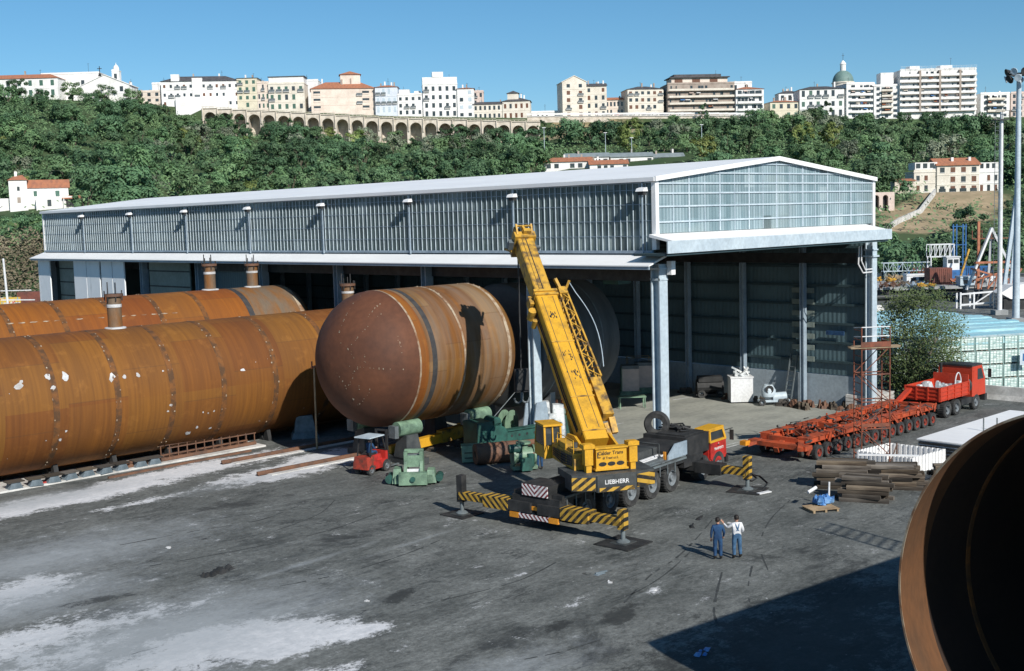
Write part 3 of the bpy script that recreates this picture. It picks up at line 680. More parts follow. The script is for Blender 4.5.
# second long tank
BR, BZ, BY = 4.0, 5.3, 37.2
bt = thing('rusty_tank', 'long orange rusty tank lying behind the nearest one, grey at its right end', 'tank', (0,BY,BZ), 0, 'rust brown storage tanks lying in the yard')
shell(bt, BR, -66, -4.6, M['rust2']); shell(bt, BR, -4.58, -.5, M['greyend'], name='end_course'); head(bt, BR, -.5, 1, M['greyend']); head(bt, BR, -66, -1, M['rust2'])
for x in [-8.5,-11.8,-15.2,-18.6,-22.1]+[-25.5-3.4*i for i in range(11)]: seam(bt, BR, x, .36)
seam(bt, BR, -4.8, .45, M['strap'], False, name='rubber_strap'); seam(bt, BR, -.5, .3, M['clip'], True)
nozzle(bt, -6.2, BR, 1.75, .42); nozzle(bt, -2.6, BR, 1.6, .42)
m = MB(); a = radians(128)
for i in range(40):
    if random.random() < .75: daub(m, BR, -40+i*.75, a+.004*i, .06, 4.5)
m.build('chalk_line', M['clip'], bt, smooth=False)
# raised tank with the brown domed end
DR, DZ, DY = 4.0, 6.0, 13.7
dt = thing('domed_tank', 'ochre rusty tank with dark brown domed end, raised before the hall', 'tank', (0,DY,DZ), 0, 'rust brown storage tanks lying in the yard')
shell(dt, DR, -9.0, -1.9, M['rust3']); head(dt, DR, -9.0, -1, M['dome'], d=3.3); head(dt, DR, -1.9, 1, M['rust3'], 'far_head', d=1.6)
shell(dt, DR+.006, -9.0, -8.35, M['rust2'], name='rim_course')
seam(dt, DR, -8.95, .12, M['clip'], False); seam(dt, DR, -5.6, .14, M['clip'], True); seam(dt, DR, -2.0, .22, M['clip'], True)
seam(dt, DR, -7.9, .34, M['strap'], False, name='rubber_strap')
m = MB()
def dmark(a, f, s, ex=1.0):               # mark on the domed end; f = 0 tip .. 1 rim
    r = DR*f; h = 3.3*sqrt(max(0, 1-f*f)); n = 6
    c = Vector((-9.0-h-.02, r*cos(a), r*sin(a))); tn = Vector((0,-sin(a),cos(a))); nv = Vector((-h/2.0*1.0-.15, cos(a)*f*.5, sin(a)*f*.5)).normalized(); bt_ = nv.cross(tn).normalized()
    m.add([c+tn*s*cos(2*pi*i/n)*ex+bt_*s*sin(2*pi*i/n) for i in range(n)], [tuple(range(n))])
for (a0, f0, a1, f1, n_) in ((pi*.52,.95,pi*.6,.35,16),(pi*.6,.35,pi*1.02,.5,14),(pi*.72,.92,pi*.8,.45,14),(pi*1.02,.5,pi*1.25,.6,10),(pi*1.02,.95,pi*1.0,.35,12),(pi*.9,.62,pi*1.0,.60,8),(pi*1.32,.6,pi*1.2,.15,9),(pi*1.05,.45,pi*1.3,.42,12),(pi*1.1,.7,pi*1.35,.66,10),(pi*.66,.95,pi*.7,.8,9),(pi*.85,.95,pi*.95,.95,9)):
    for i in range(n_):
        if random.random() < .35: continue
        k = (i+random.uniform(-.5,.5))/n_
        dmark(a0+(a1-a0)*k, min(.97, f0+(f1-f0)*k+random.uniform(-.01,.01)), random.uniform(.015,.05), random.uniform(.5,1.9))
m.build('chalk_mark', M['clip'], dt, smooth=False)
# dark tank inside
it = thing('dark_tank', 'dark grey ribbed tank standing in the shade inside the hall', 'tank', (0,DY,DZ-.2), 0)
shell(it, 4.0, 1.0, 8.0, M['darktank']); head(it, 4.0, 8.0, 1, M['darktank'], d=.5); head(it, 4.0, 1.0, -1, M['darktank'], d=.3)
for x in (2.4, 4.6, 6.4): seam(it, 4.0, x, .12, M['greysteel'], False, name='stiffening_ring')
# open tank in the right foreground
RR, RZ_, RY = 4.82, 4.86, -32.76
OTA = radians(-5.5)
ot = thing('open_tank', 'huge open rusty tank section cut by the right edge of the picture', 'tank', (-25.35+cos(OTA)*25.09,RY+.27+sin(OTA)*25.09,RZ_), OTA)
m = MB(); m.lathe([(RR, -25.09), (RR, -20), (RR, -10), (RR, 0), (RR, 10)], 'x', n=160); m.build('shell', M['rust'], ot)
m = MB(); m.lathe([(RR-.045, 10), (RR-.045, 0), (RR-.045, -10), (RR-.045, -24.0)], 'x', n=160); m.build('lining', M['inside'], ot, fixn=False); m = MB(); m.lathe([(RR-.045, -24.0), (RR-.045, -25.09)], 'x', n=160); m.build('mouth_lining', M['mouth'], ot, fixn=False)  # deep lining coloured as shade, the strip at the mouth as lit rust
m = MB(); m.lathe([(RR+.004, -25.1), (RR-.05, -25.1), (RR-.05, -25.085), (RR+.004, -25.085)], 'x', n=160, closed=True); m.build('rim', M['clip'], ot)
m = MB(); m.lathe([(RR-.05, -22.2), (RR-.09, -22.2), (RR-.09, -22.05), (RR-.05, -22.05)], 'x', n=160); m.lathe([(RR-.05, -18.2), (RR-.10, -18.2), (RR-.10, -18.0), (RR-.05, -18.0)], 'x', n=160); m.build('inner_seam', M['seam'], ot)
m = MB(); m.lathe([(.001, 10), (RR, 10)], 'x', n=64); m.build('closed_end', M['rust'], ot)
m = MB()
for i in range(60):
    a = random.uniform(2.4, 4.4); x = -25.09+random.uniform(.05,1.7); n_ = 7; s_ = random.uniform(.02,.07)
    m.add([(x+s_*cos(2*pi*j/n_)*random.uniform(.6,1.2), (RR-.052)*cos(a+s_*1.3*sin(2*pi*j/n_)/RR), (RR-.052)*sin(a+s_*1.3*sin(2*pi*j/n_)/RR)) for j in range(n_)], [tuple(range(n_))])
m.build('chalk_mark', M['clip'], ot, smooth=False)
# its ladder (throws the ladder shadow on the yard)
ld = thing('ladder', 'steel ladder leaning above the open tank at the right edge', 'ladder', (0,0,0))
m = MB()
def lift(x, y, z): g_ = gp(x, y); return Vector((g_.x-z*.3704, g_.y-z*1.4326, z))
a0, a1, b0, b1 = lift(893,551,9.7), lift(813,528,12.6), lift(901,542,9.7), lift(825,522,12.6)
m.bar(a0, a1, .09); m.bar(b0, b1, .09)
for i in range(7): m.bar(a0.lerp(a1,(i+.4)/7), b0.lerp(b1,(i+.4)/7), .06)
m.build('ladder_frame', M['greysteel'], ld, smooth=False)
# cradles under the long tanks
def saddle(x, y, z, R, label, group):
    t = thing('tank_cradle', label, 'cradle', (x,y,0), 0, group)
    pts = [(-2.6,0),(2.6,0),(2.6,z-R+1.0)]+[( (R+.05)*sin(a), z-(R+.05)*cos(a)) for a in [.62-.124*i for i in range(11)]]+[(-2.6,z-R+1.0)]
    MB().prism(pts, 'x', -.22, .22).build('cradle_plate', M['concrete'], t, smooth=False)
for i in range(13):
    x = -6.2-3.52*i; t = thing('tank_support', 'small black wedge foot under a seam of the nearest long tank', 'support foot', (x,FY,0), 0, 'black feet under the nearest long tank')
    m = MB(); m.prism([(-1.4,0),(1.4,0),(.9,.42),(0,.33),(-.9,.42)], 'x', -.16, .16); m.build('foot_plate', M['black'], t, smooth=False); m = MB(); m.prism([(-1.9,0),(-1.2,0),(-1.5,.75),(-1.7,.75)], 'x', -.13, .13); m.build('foot_wedge', M['black'], t, smooth=False)
for i in range(5): saddle(-61+11*i, BY, BZ, BR, 'concrete cradle under the second long rusty tank', 'cradles under the long tanks')
for x in (3.0, 7.0): saddle(x, DY, DZ-.2, 4.0, 'concrete cradle under the dark tank inside the hall', 'cradles inside the hall')
# ================================================================== WHEELS
WH_CACHE = {}
def wheel(parent, x, y, z, r, w, rim='rimgrey', out=1):
    """tyre part with its rim as a sub-part; out = +1/-1: which side faces outwards"""
    key = (round(r,3), round(w,3), rim, out)
    if key not in WH_CACHE:
        m = MB(); n = 28
        m.lathe([(r*.56,-w/2),(r*.93,-w/2),(r*.99,-w*.38),(r,-w*.2),(r,w*.2),(r*.99,w*.38),(r*.93,w/2),(r*.56,w/2)], 'y', n=n)
        for i in range(n):
            a = 2*pi*i/n; e = Vector((sin(a),0,cos(a)))
            m.bar(e*(r*.995)+Vector((0,-w*.42,0)), e*(r*.995)+Vector((0,w*.42,0)), .05*r/.5, .035*r/.5, up=e)
        ty = m
        m = MB(); s = out
        m.lathe([(r*.58,-s*w*.46),(r*.58,s*w*.46),(r*.52,s*w*.46),(r*.47,s*w*.2),(r*.22,s*w*.28),(r*.2,s*w*.5),(.001,s*w*.5)], 'y', n=20)
        for i in range(8):
            a = 2*pi*i/8; m.tube((r*.36*cos(a), s*w*.2, r*.36*sin(a)), (r*.36*cos(a), s*w*.31, r*.36*sin(a)), r*.035, n=5)
        WH_CACHE[key] = (ty, m, rim)
        t = ty.build('wheel', M['rubber'], parent); q = m.build('rim', M[rim], t); WH_CACHE[key] = (t.data, q.data)
    else:
        a, b_ = WH_CACHE[key]; t = link('wheel', a, parent); q = link('rim', b_, t)
    t.location = (x, y, z); return t
def text(s, size, mat, parent, mtx, name='lettering', ext=.006):
    c = bpy.data.curves.new('lettering_curve', 'FONT'); c.body = s; c.size = size; c.align_x = 'CENTER'; c.align_y = 'CENTER'; c.extrude = ext; c.offset = size*.012
    o = bpy.data.objects.new('lettering_curve', c); col.objects.link(o)
    bpy.context.view_layer.update()
    me = bpy.data.meshes.new_from_object(o.evaluated_get(bpy.context.evaluated_depsgraph_get()))
    bpy.data.objects.remove(o); me.transform(mtx); me.materials.clear(); me.materials.append(mat)
    return link(name, me, parent)
def face_mtx(loc, nx, ny):
    """text plane standing upright, facing the horizontal direction (nx, ny)"""
    n = Vector((nx, ny, 0)).normalized(); xa = Vector((0,0,1)).cross(n)
    m = Matrix((( xa.x, 0, n.x, loc[0]), (xa.y, 0, n.y, loc[1]), (xa.z, 1, n.z, loc[2]), (0,0,0,1)))
    return m

# ================================================================== TRUCK CRANE
CR = thing('truck_crane', 'yellow telescopic truck crane on grey carrier with raised boom', 'crane truck', (-14.0,-4.35,0), radians(6.7))
m = MB(); m.box(.2,14.2,-.55,.55,.75,1.35); m.box(0,10.6,-1.38,1.38,1.32,1.62); m.box(-.15,.9,-1.35,1.35,.8,1.45); m.box(-.15,1.2,-.8,.8,1.4,2.02); m.box(10.4,12.3,-1.35,1.35,1.0,1.5)
m.build('carrier_frame', M['black'], CR, smooth=False)  # shadow on the carrier put into the colour: black in place of grey
m = MB(); m.box(5.9,10.5,-1.40,1.40,1.625,1.70); m.box(6.0,10.4,-1.2,-.9,1.70,1.78); m.box(6.1,10.3,-.55,-.45,1.70,1.80); m.box(6.1,10.3,.3,.42,1.7,1.8)
m.build('deck_plate', M['greysteel'], CR, smooth=False)
m = MB(); m.bar((6.2,-.95,1.82),(9.9,-.8,1.82),.10,.06); m.bar((6.4,-.7,1.82),(9.8,-.55,1.82),.10,.06); each(m, 'deck_rod', M['white'], CR)
m = MB()
for i in range(14): m.box(.3+i*.7,.36+i*.7,-1.42,-1.385,1.0,1.6)
m.box(.2,10.5,-1.44,-1.39,1.5,1.6); m.build('side_rail', M['greysteel'], CR, smooth=False)
for x in (1.9, 3.8, 5.6, 7.45, 9.25):
    for s in (-1, 1): wheel(CR, x, s*1.08, .72, .72, .56, 'rimgrey', s)
    MB().tube((x,-.9,.72),(x,.9,.72),.12,n=8).build('axle', M['black'], CR)
for x in (12.35, 13.9):
    for s in (-1, 1): wheel(CR, x, s*1.12, .66, .66, .46, 'rimgrey', s)
m = MB()
for x0, x1 in ((6.7,8.2),(8.5,10.0)):
    for s in (-1, 1): m.prism([(x0,1.45),(x0,1.66),(x1,1.66),(x1,1.45),(x1-.1,1.56),(x0+.1,1.56)], 'y', min(s*.75,s*1.42), max(s*.75,s*1.42))
each(m, 'mudguard', M['darksteel'], CR)
# low front house: engine deck and half cab on the right
m = MB(); m.box(10.7,13.02,-1.28,1.3,1.5,2.5); m.box(13.0,14.6,-.3,1.3,1.0,2.2); m.box(10.9,12.8,-1.1,.6,2.5,2.58); m.prism([(9.3,1.66),(9.3,2.0),(9.8,2.32),(10.68,2.32),(10.68,1.66)], 'y', -1.2, 1.2)
m.build('engine_housing', M['black'], CR, smooth=False)  # black here too carries the carrier's shadow in its colour
m = MB(); m.prism([(8.8,1.7),(8.8,1.9),(9.5,2.42),(10.6,2.42),(10.6,1.7)], 'y', -1.42, -1.34); m.build('side_plate', M['steelblue'], CR, smooth=False)
m = MB(); m.path([(7.0,-.7,1.7),(7.0,-.7,2.4),(7.0,.9,2.4),(7.0,.9,1.7)], .045); m.path([(8.6,-1.0,1.7),(8.6,-1.0,2.5),(8.6,.6,2.5),(8.6,.6,1.7)], .045)
m.box(7.4,9.2,-.5,1.1,1.72,2.22); m.build('deck_box', M['darksteel'], CR, smooth=False)
m = MB(); m.box(8.72,8.78,-1.30,-1.16,1.72,2.12); m.build('side_lamp', M['orangelamp'], CR)
cab = MB()
cab.box(13.05,14.75,-1.3,-.35,.85,1.02); cab.box(13.05,13.15,-1.22,-.35,1.0,2.48); cab.box(14.6,14.75,-1.22,-.35,1.0,1.8); cab.box(13.1,14.7,-.43,-.35,1.0,2.48)
cab.build('cab_body', M['red'], CR, smooth=False)
cb = CR
d = MB(); d.prism([(13.1,1.0),(13.1,1.85),(14.72,1.85),(14.78,1.0),(14.3,.78),(13.4,.78)], 'y', -1.34, -1.25); dr = d.build('cab_door', M['red'], CR, smooth=False)
d = MB(); d.box(13.8,14.0,-1.37,-1.342,1.62,1.66); d.build('door_handle', M['black'], dr)
d = MB(); d.bar((13.1,-1.29,1.86),(13.16,-1.22,2.5),.12); d.bar((14.72,-1.29,1.86),(14.5,-1.22,2.5),.12); d.bar((13.08,-1.30,1.88),(14.74,-1.30,1.88),.10); d.bar((13.1,-1.23,2.46),(14.5,-1.23,2.46),.12); d.bar((13.1,-.4,1.86),(13.16,-.42,2.5),.12)
d.build('cab_window_frame', M['yellow'], CR, smooth=False)
MB().prism([(13.0,2.5),(14.62,2.5),(14.55,2.6),(13.05,2.58)], 'y', -1.3, -.42).build('cab_roof', M['yellow'], CR, smooth=False)
MB().box(13.2,14.55,-1.25,-1.235,1.92,2.42).build('cab_window', M['glassdark'], CR)
MB().box(14.62,14.66,-1.15,-.45,1.9,2.44).build('windscreen', M['glassdark'], CR)
d = MB(); d.bar((14.7,-1.3,2.3),(15.0,-1.6,2.4),.04); d.box(14.95,15.02,-1.66,-1.44,1.75,2.3); d.build('mirror', M['black'], CR)
MB().box(14.75,14.95,-1.35,1.3,.55,.95).build('front_bumper', M['black'], CR)
text('TRASPORTI', .19, M['whiteren'], dr, face_mtx((13.95,-1.348,1.45),0,-1)); text('l', .2, M['white'], dr, face_mtx((13.95,-1.348,1.68),0,-1))
# rear: chevron board, number plate, bumper
MB().box(-.22,-.16,-.72,.0,1.5,2.0).build('chevron_board', M['chev_r'], CR); MB().box(-.22,-.16,0,.72,1.5,2.0).build('chevron_board', M['chev_r2'], CR)
pl = MB().box(-.2,-.16,-.32,.32,.85,1.02).build('number_plate', M['orangelamp'], CR)
m = MB(); m.bar((-.1,.85,1.1),(-.28,.85,.5),.08); m.bar((-.1,-.85,1.1),(-.28,-.85,.5),.08); each(m, 'bumper_bracket', M['frame'], CR)
bp = MB().box(-.34,-.24,-.85,.85,.45,.65).build('rear_bumper', M['chev_r2'], CR)
for s in (-1, 1): MB().box(-.35,-.23,min(s*.86,s*1.38),max(s*.86,s*1.38),.43,.67).build('rear_reflector', M['orangelamp'], CR)
# outriggers
def outrigger(x, s, L, up=1.0):
    ym = s*1.35; ye = s*L
    m = MB(); m.box(x-.32,x+.32,min(s*.2,s*2.1),max(s*.2,s*2.1),.72,1.18); m.build('outrigger_box', M['black'], CR, smooth=False)
    m = MB(); m.box(x-.22,x+.22,min(s*2.1,ye),max(s*2.1,ye),.78,1.12); o = m.build('outrigger_beam', M['black'] if x > 5 else M['chev_y' if s < 0 else 'chev_y2'], CR, smooth=False)
    if x > 5: m = MB(); m.box(x-.225,x+.225,min(s*3.0,ye-s*.02),max(s*3.0,ye-s*.02),.775,1.125); m.build('beam_end', M['chev_y' if s < 0 else 'chev_y2'], o, smooth=False)
    m = MB(); m.box(x-.34,x+.34,min(s*1.5,s*3.0),max(s*1.5,s*3.0),.66,1.2); m.build('beam_sleeve', M['black'] if x > 5 else M['chev_y' if s < 0 else 'chev_y2'], o, smooth=False)
    m = MB(); m.box(x-.17,x+.17,ye-.17,ye+.17,.62,1.15+up); m.build('jack_housing', M['chev_y' if (s < 0) else 'black'], o, smooth=False)
    m = MB(); m.tube((x,ye,.18),(x,ye,.7),.10,n=10); m.lathe([(.001,.20),(.16,.2),(.30,.1),(.30,.075),(.001,.075)], 'z', (x,ye,0), n=14); m.build('jack', M['greysteel'], o)
outrigger(0.0,-1,4.6,.35); outrigger(0.0,1,4.6,.75); outrigger(11.5,-1,4.35,.6); outrigger(11.5,1,4.5,.6)
# slewing upper works
HD = radians(62)-radians(6.7)
T = RZ(HD, (3.6,-.15,.62))
def SB(): return MB(T)
m = SB(); m.lathe([(.95,.95),(.95,1.85),(1.0,1.85),(1.0,1.98)], 'z', n=28); m.build('slewing_ring', M['black'], CR)
m = SB(); m.box(-3.0,1.9,-1.05,1.05,1.98,2.22); m.build('turntable', M['yellowdirty'], CR, smooth=False)
m = SB(); m.prism([(-2.4,2.22),(-2.4,2.75),(-.9,3.25),(.1,3.2),(1.0,2.5),(1.0,2.22)], 'y', .78, .9); m.prism([(-2.4,2.22),(-2.4,2.75),(-.9,3.25),(.1,3.2),(1.0,2.5),(1.0,2.22)], 'y', -.9, -.78)
each(m, 'boom_bracket', M['yellow'], CR)
m = SB(); m.box(-2.6,.6,.95,1.5,2.0,2.75); m.box(-1.3,.2,1.0,1.45,2.75,3.0); m.box(-2.3,-1.5,1.0,1.42,2.75,2.9); m.box(-2.3,-.4,-1.45,-.95,2.0,2.6); each(m, 'machinery_housing', M['yellowdirty'], CR)
m = SB(); m.tube((-1.9,1.2,2.92),(-1.9,1.2,3.15),.12,n=10); m.tube((-2.2,-.75,2.6),(-2.2,.75,2.6),.26,n=16); m.build('winch', M['darksteel'], CR)
# upper cab on the left
m = SB(); m.box(.7,2.3,.95,1.85,1.95,2.55); m.bar((.75,1.0,2.55),(.8,1.0,3.5),.09); m.bar((.75,1.8,2.55),(.8,1.8,3.5),.09); m.bar((2.25,1.0,2.55),(2.0,1.0,3.5),.09); m.bar((2.25,1.8,2.55),(2.0,1.8,3.5),.09)
m.box(.68,2.1,.92,1.88,3.48,3.58); m.bar((.75,1.4,2.55),(.8,1.4,3.5),.06); uc = m.build('operator_cab', M['yellow'], CR, smooth=False)
m = SB(); m.box(.82,.85,1.0,1.8,2.58,3.46); m.box(.85,2.1,1.80,1.83,2.58,3.46); m.box(.85,2.1,1.0,1.02,2.58,3.46); m.build('cab_glass', M['glassdark'], uc)
# rear panel between two posts
m = SB(); m.box(-3.35,-3.0,-.72,.72,2.15,3.05); m.box(-3.42,-3.0,-.78,.78,3.05,3.13); m.box(-3.42,-3.0,-.78,.78,2.09,2.17); rp = m.build('rear_panel', M['yellow'], CR, smooth=False)
m = SB()
for y in (-.42,0,.42): m.add([(-3.356, y+.19*cos(2*pi*i/14), 2.36+.10*sin(2*pi*i/14)) for i in range(14)], [tuple(range(14))])
m.build('panel_opening', M['black'], rp, smooth=False)
for s in (-1, 1):
    m = SB(); m.box(-3.35,-2.95,s*1.05-.19,s*1.05+.19,2.35,3.3); m.box(-3.4,-2.9,s*1.05-.26,s*1.05+.26,3.1,3.28); m.box(-3.3,-3.0,s*1.05-.12,s*1.05+.12,1.75,2.4); m.build('ballast_post', M['yellow'], CR, smooth=False)
    m = SB(); m.tube((-3.15,s*1.05,1.72),(-3.15,s*1.05,2.3),.09,n=8); m.build('ballast_cylinder', M['white'], CR)
ft_m = T @ face_mtx((-3.36,.04,2.85),-1,0); text('Calder Trans', .225, M['black'], rp, ft_m); text('di Trani s.r.l.', .15, M['black'], rp, T @ face_mtx((-3.36,.04,2.63),-1,0)); text('L', .36, M['black'], rp, T @ face_mtx((-3.36,.60,2.76),-1,0))
# counterweight slab
m = SB(); m.prism([(-3.9,-.95),(-3.9,.95),(-3.55,1.95),(-1.6,1.95),(-1.6,-1.95),(-3.55,-1.95)], 'z', 1.72, 2.02)
m.prism([(-3.98,-.9),(-3.98,.9),(-3.9,.95),(-3.9,-.95)], 'z', 1.25, 1.98); m.prism([(-3.9,.95),(-3.55,1.95),(-2.6,1.95),(-2.6,.95)], 'z', 1.3, 1.72); m.prism([(-3.9,-.95),(-3.55,-1.95),(-2.6,-1.95),(-2.6,-.95)], 'z', 1.3, 1.72)
cw = m.build('counterweight', M['darksteel'], CR, smooth=False)
MB(T).box(-4.0,-3.985,-.82,.82,1.27,1.45).build('warning_stripe', M['chev_y'], cw, smooth=False)
for s in (-1, 1):
    a = Vector((-3.9,s*.97,0)); c_ = Vector((-3.55,s*1.95,0)); n_ = Vector((-.98*1,s*-.0-.34*-s,0)).normalized()
    mm = SB(); o_ = Vector((-.03, s*.012, 0))
    p_ = [a+o_+Vector((0,0,1.34)), c_+o_+Vector((0,0,1.34)), c_+o_+Vector((0,0,1.92)), a+o_+Vector((0,0,1.92))]
    mm.add(p_, [(0,1,2,3)]); mm.build('warning_stripe', M['chev_y'] if s > 0 else M['chev_y2'], cw, smooth=False)
text('LIEBHERR', .27, M['white'], cw, T @ face_mtx((-3.99,0,1.68),-1,0))
# telescopic boom
PHI = radians(40.9); BT = T @ Matrix.Translation((-.75,0,2.95)) @ Matrix.Rotation(-PHI, 4, 'Y') @ Matrix.Diagonal((.943,1,1,1))
def BB(): return MB(BT)
def boomsec(m, x0, x1, w, z0, z1):
    k = w*.42
    m.add([(x,y,z) for x in (x0,x1) for y,z in ((-w/2,z0+.12),(-k,z0),(k,z0),(w/2,z0+.12),(w/2,z1-.05),(w/2-.05,z1),(-w/2+.05,z1),(-w/2,z1-.05))],
        [tuple(range(7,-1,-1)), tuple(range(8,16))]+[(i,(i+1)%8,(i+1)%8+8,i+8) for i in range(8)])
m = BB(); boomsec(m,-.5,9.9,1.14,-.55,.72); bm1 = m.build('boom_section', M['yellow'], CR, smooth=False)
m = BB()
for x in (9.5,9.78): m.box(x,x+.16,-.63,.63,-.62,.80)
m.box(6.0,6.1,-.59,.59,-.56,.745); m.box(2.2,2.28,-.59,.59,-.56,.745); m.box(.0,.08,-.59,.59,-.56,.745)
each(m, 'boom_collar', M['yellowdirty'], bm1)
m = BB()
for y in (-.28,.30): m.box(.2,9.4,y-.012,y+.012,.722,.732)
m.build('seam_line', M['darksteel'], bm1, smooth=False)
m = BB()
for x, w in ((3.6,.5),(5.0,.45),(7.9,.3)):
    for i in range(12):
        a, c_ = random.uniform(-w,w)*.7, random.uniform(-w,w)*.6; m.box(x+a,x+a+random.uniform(.05,.2),c_,c_+random.uniform(.02,.08),.723,.731)
each(m, 'stain', M['black'], bm1)
m = BB(); boomsec(m,9.9,14.5,.90,-.45,.58); bm2 = m.build('boom_section', M['yellowdirty'], CR, smooth=False)
m = BB(); m.box(9.95,14.3,-.02,.03,.582,.594); m.box(9.95,14.3,.2,.22,.582,.594); m.build('seam_line', M['black'], bm2, smooth=False)
m = BB(); m.box(14.3,14.75,-.58,.58,-.75,.72); m.box(14.75,15.15,-.5,-.38,-.85,.75); m.box(14.75,15.15,.38,.5,-.85,.75); m.box(14.75,15.15,-.05,.05,-.85,.6); m.bar((14.6,-.42,.7),(15.1,-.42,.95),.09); m.bar((14.5,.42,.7),(15.1,.42,.95),.09); m.bar((15.0,-.45,.9),(15.0,.45,.9),.08); m.bar((14.6,-.1,.7),(14.9,.15,1.0),.14); m.box(14.5,14.75,-.3,.1,.7,.95); m.bar((14.3,.6,-.3),(15.2,.7,-.9),.12); m.bar((14.3,-.6,-.3),(15.2,-.7,-.9),.12); m.box(14.9,15.3,-.3,.3,-1.1,-.7); bh = m.build('boom_head', M['yellowdirty'], CR, smooth=False)
m = BB()
for y in (-.25,.2): m.lathe([(.12,y-.06),(.34,y-.06),(.28,y),(.34,y+.06),(.12,y+.06)], 'y', (14.95,0,-.7), n=18)
for y in (-.2,.25): m.lathe([(.1,y-.05),(.26,y-.05),(.2,y),(.26,y+.05),(.1,y+.05)], 'y', (15.0,0,.45), n=16)
each(m, 'sheave', M['black'], bh, True)
m = BB(); m.box(14.3,14.6,.58,.85,-.2,.3); m.box(13.9,14.1,-.8,-.5,.0,.25); each(m, 'head_lamp', M['greysteel'], bh)
m = BB(); m.box(9.3,9.9,.64,.85,-.2,.35); m.tube((8.9,.8,-.35),(8.9,.8,.25),.22,n=12); m.tube((8.3,.78,-.4),(8.3,.78,.1),.14,n=10); m.build('cable_drum', M['yellowdirty'], CR)
# luffing cylinder
m = SB(); tp = T.inverted() @ (BT @ Vector((5.2,0,-.6))); m.tube((1.3,0,2.1), Vector((1.3,0,2.1)).lerp(tp,.6), .21, n=14); m.build('luffing_cylinder', M['yellowdirty'], CR)
m = SB(); m.tube(Vector((1.3,0,2.1)).lerp(tp,.6), tp, .14, n=12); m.build('luffing_rod', M['white'], CR)
# folded lattice jib carried along the right side of the boom
m = BB(); y0 = -1.0
m.box(1.3,3.8,y0-.42,y0+.12,-.2,.35); m.bar((1.25,y0-.3,.1),(.5,y0-.35,-.2),.3,.25); m.bar((1.0,y0+.05,.0),(.4,y0-.1,-.3),.2); m.box(3.0,3.5,y0+.1,-.55,-.1,.2); m.box(8.0,8.3,y0+.1,-.55,-.1,.2)
a0 = Vector((3.8,0,0)); Lj = 6.4
def jp(i, y, z, k): return Vector((3.8+Lj*k, y0-.15+y*(1-.35*k), .08+z*(1-.35*k)))
cs = [(-.3,-.3),(.3,-.3),(.3,.3),(-.3,.3)]
for y, z in cs: m.bar(jp(0,y,z,0), jp(0,y,z,1), .085)
for f in range(4):
    A_, B_ = cs[f], cs[(f+1) % 4]
    for i in range(11):
        k0, k1 = i/11, (i+1)/11; a_, b_ = (A_, B_) if i % 2 else (B_, A_)
        m.bar(jp(0,*a_,k0), jp(0,*b_,k1), .045)
m.build('lattice_jib', M['yellowdirty'], CR, smooth=False)
m = BB(); m.bar((10.2,y0-.1,.2),(10.9,y0+.2,.6),.16); m.bar((10.2,y0-.2,-.1),(10.6,y0-.5,.7),.12); m.box(10.0,10.5,y0-.35,y0+.1,-.1,.4); m.build('jib_head', M['yellowdirty'], CR, smooth=False)
m = BB(); pts = [(10.6,y0-.5,.6)]+[(10.2-i*.55, y0-.5-.25*sin(pi*i/12)*1.6, .62+.25*sin(pi*i/12)) for i in range(1,12)]; m.path(pts, .022, 5); m.build('hose', M['frame'], CR)
# hoses, hand rails and small fittings on the upper works
m = SB()
for k in range(7):
    y = -.6+.2*k; m.path([(-.6,y,2.6),(.2,y+.05,2.35+.05*k),(1.0,y*.6,2.3),(1.6,y*.4,2.25)], .03, 5)
for k in range(5): m.path([(-2.3,1.5,2.2+.1*k),(-1.2,1.56,2.1+.12*k),(.3,1.55,2.25+.08*k)], .028, 5)
m.build('hydraulic_hose', M['black'], CR)
m = SB(); m.path([(-2.5,1.48,2.75),(-2.5,1.48,3.35),(-.2,1.48,3.35),(-.2,1.48,2.75)], .022, 5); m.path([(-1.4,1.48,2.75),(-1.4,1.48,3.35)], .022, 5); m.build('guard_rail', M['yellow'], CR)
m = SB(); m.box(-2.2,-1.7,-1.47,-1.44,2.1,2.5); m.box(-1.5,-.9,-1.47,-1.44,2.1,2.5); m.box(-2.3,-1.6,1.505,1.52,2.15,2.6); m.box(-1.4,-.8,1.505,1.52,2.15,2.6); m.build('access_grille', M['darksteel'], CR, smooth=False)
m = BB(); m.path([(.5,.60,.1),(3,.62,.0),(6,.62,.08),(9.3,.62,.0)], .035, 5); m.path([(.5,.60,.25),(3,.61,.2),(6,.62,.24),(9.3,.62,.2)], .025, 5); m.build('boom_hose', M['black'], bm1)
# ropes and hook block
tipw = BT @ Vector((15.0,.0,-1.02)); hk = Vector((tipw.x, tipw.y, 4.95))
m = MB()
for dy in (-.16,-.05,.06,.17): m.tube((tipw.x+dy,tipw.y+dy*.6,tipw.z),(hk.x+dy,hk.y+dy*.6,hk.z+.5),.014,n=5)
m.build('hoist_rope', M['black'], CR)
m = MB(Matrix.Translation(hk) @ Matrix.Rotation(HD+pi/2, 4, 'Z')); m.box(-.36,.36,-.22,.22,-.5,.6); m.box(-.4,.4,-.12,.12,-.62,.68); hb = m.build('hook_block', M['black'], CR, smooth=False)
m = MB(Matrix.Translation(hk) @ Matrix.Rotation(HD+pi/2, 4, 'Z')); m.box(-.37,.37,-.235,-.225,.05,.28); m.box(-.37,.37,-.235,-.225,-.3,-.18); m.build('block_plate', M['greysteel'], hb)
m = MB(Matrix.Translation(hk) @ Matrix.Rotation(HD+pi/2, 4, 'Z')); m.tube((0,0,-1.0),(0,0,-.6),.09,n=8)
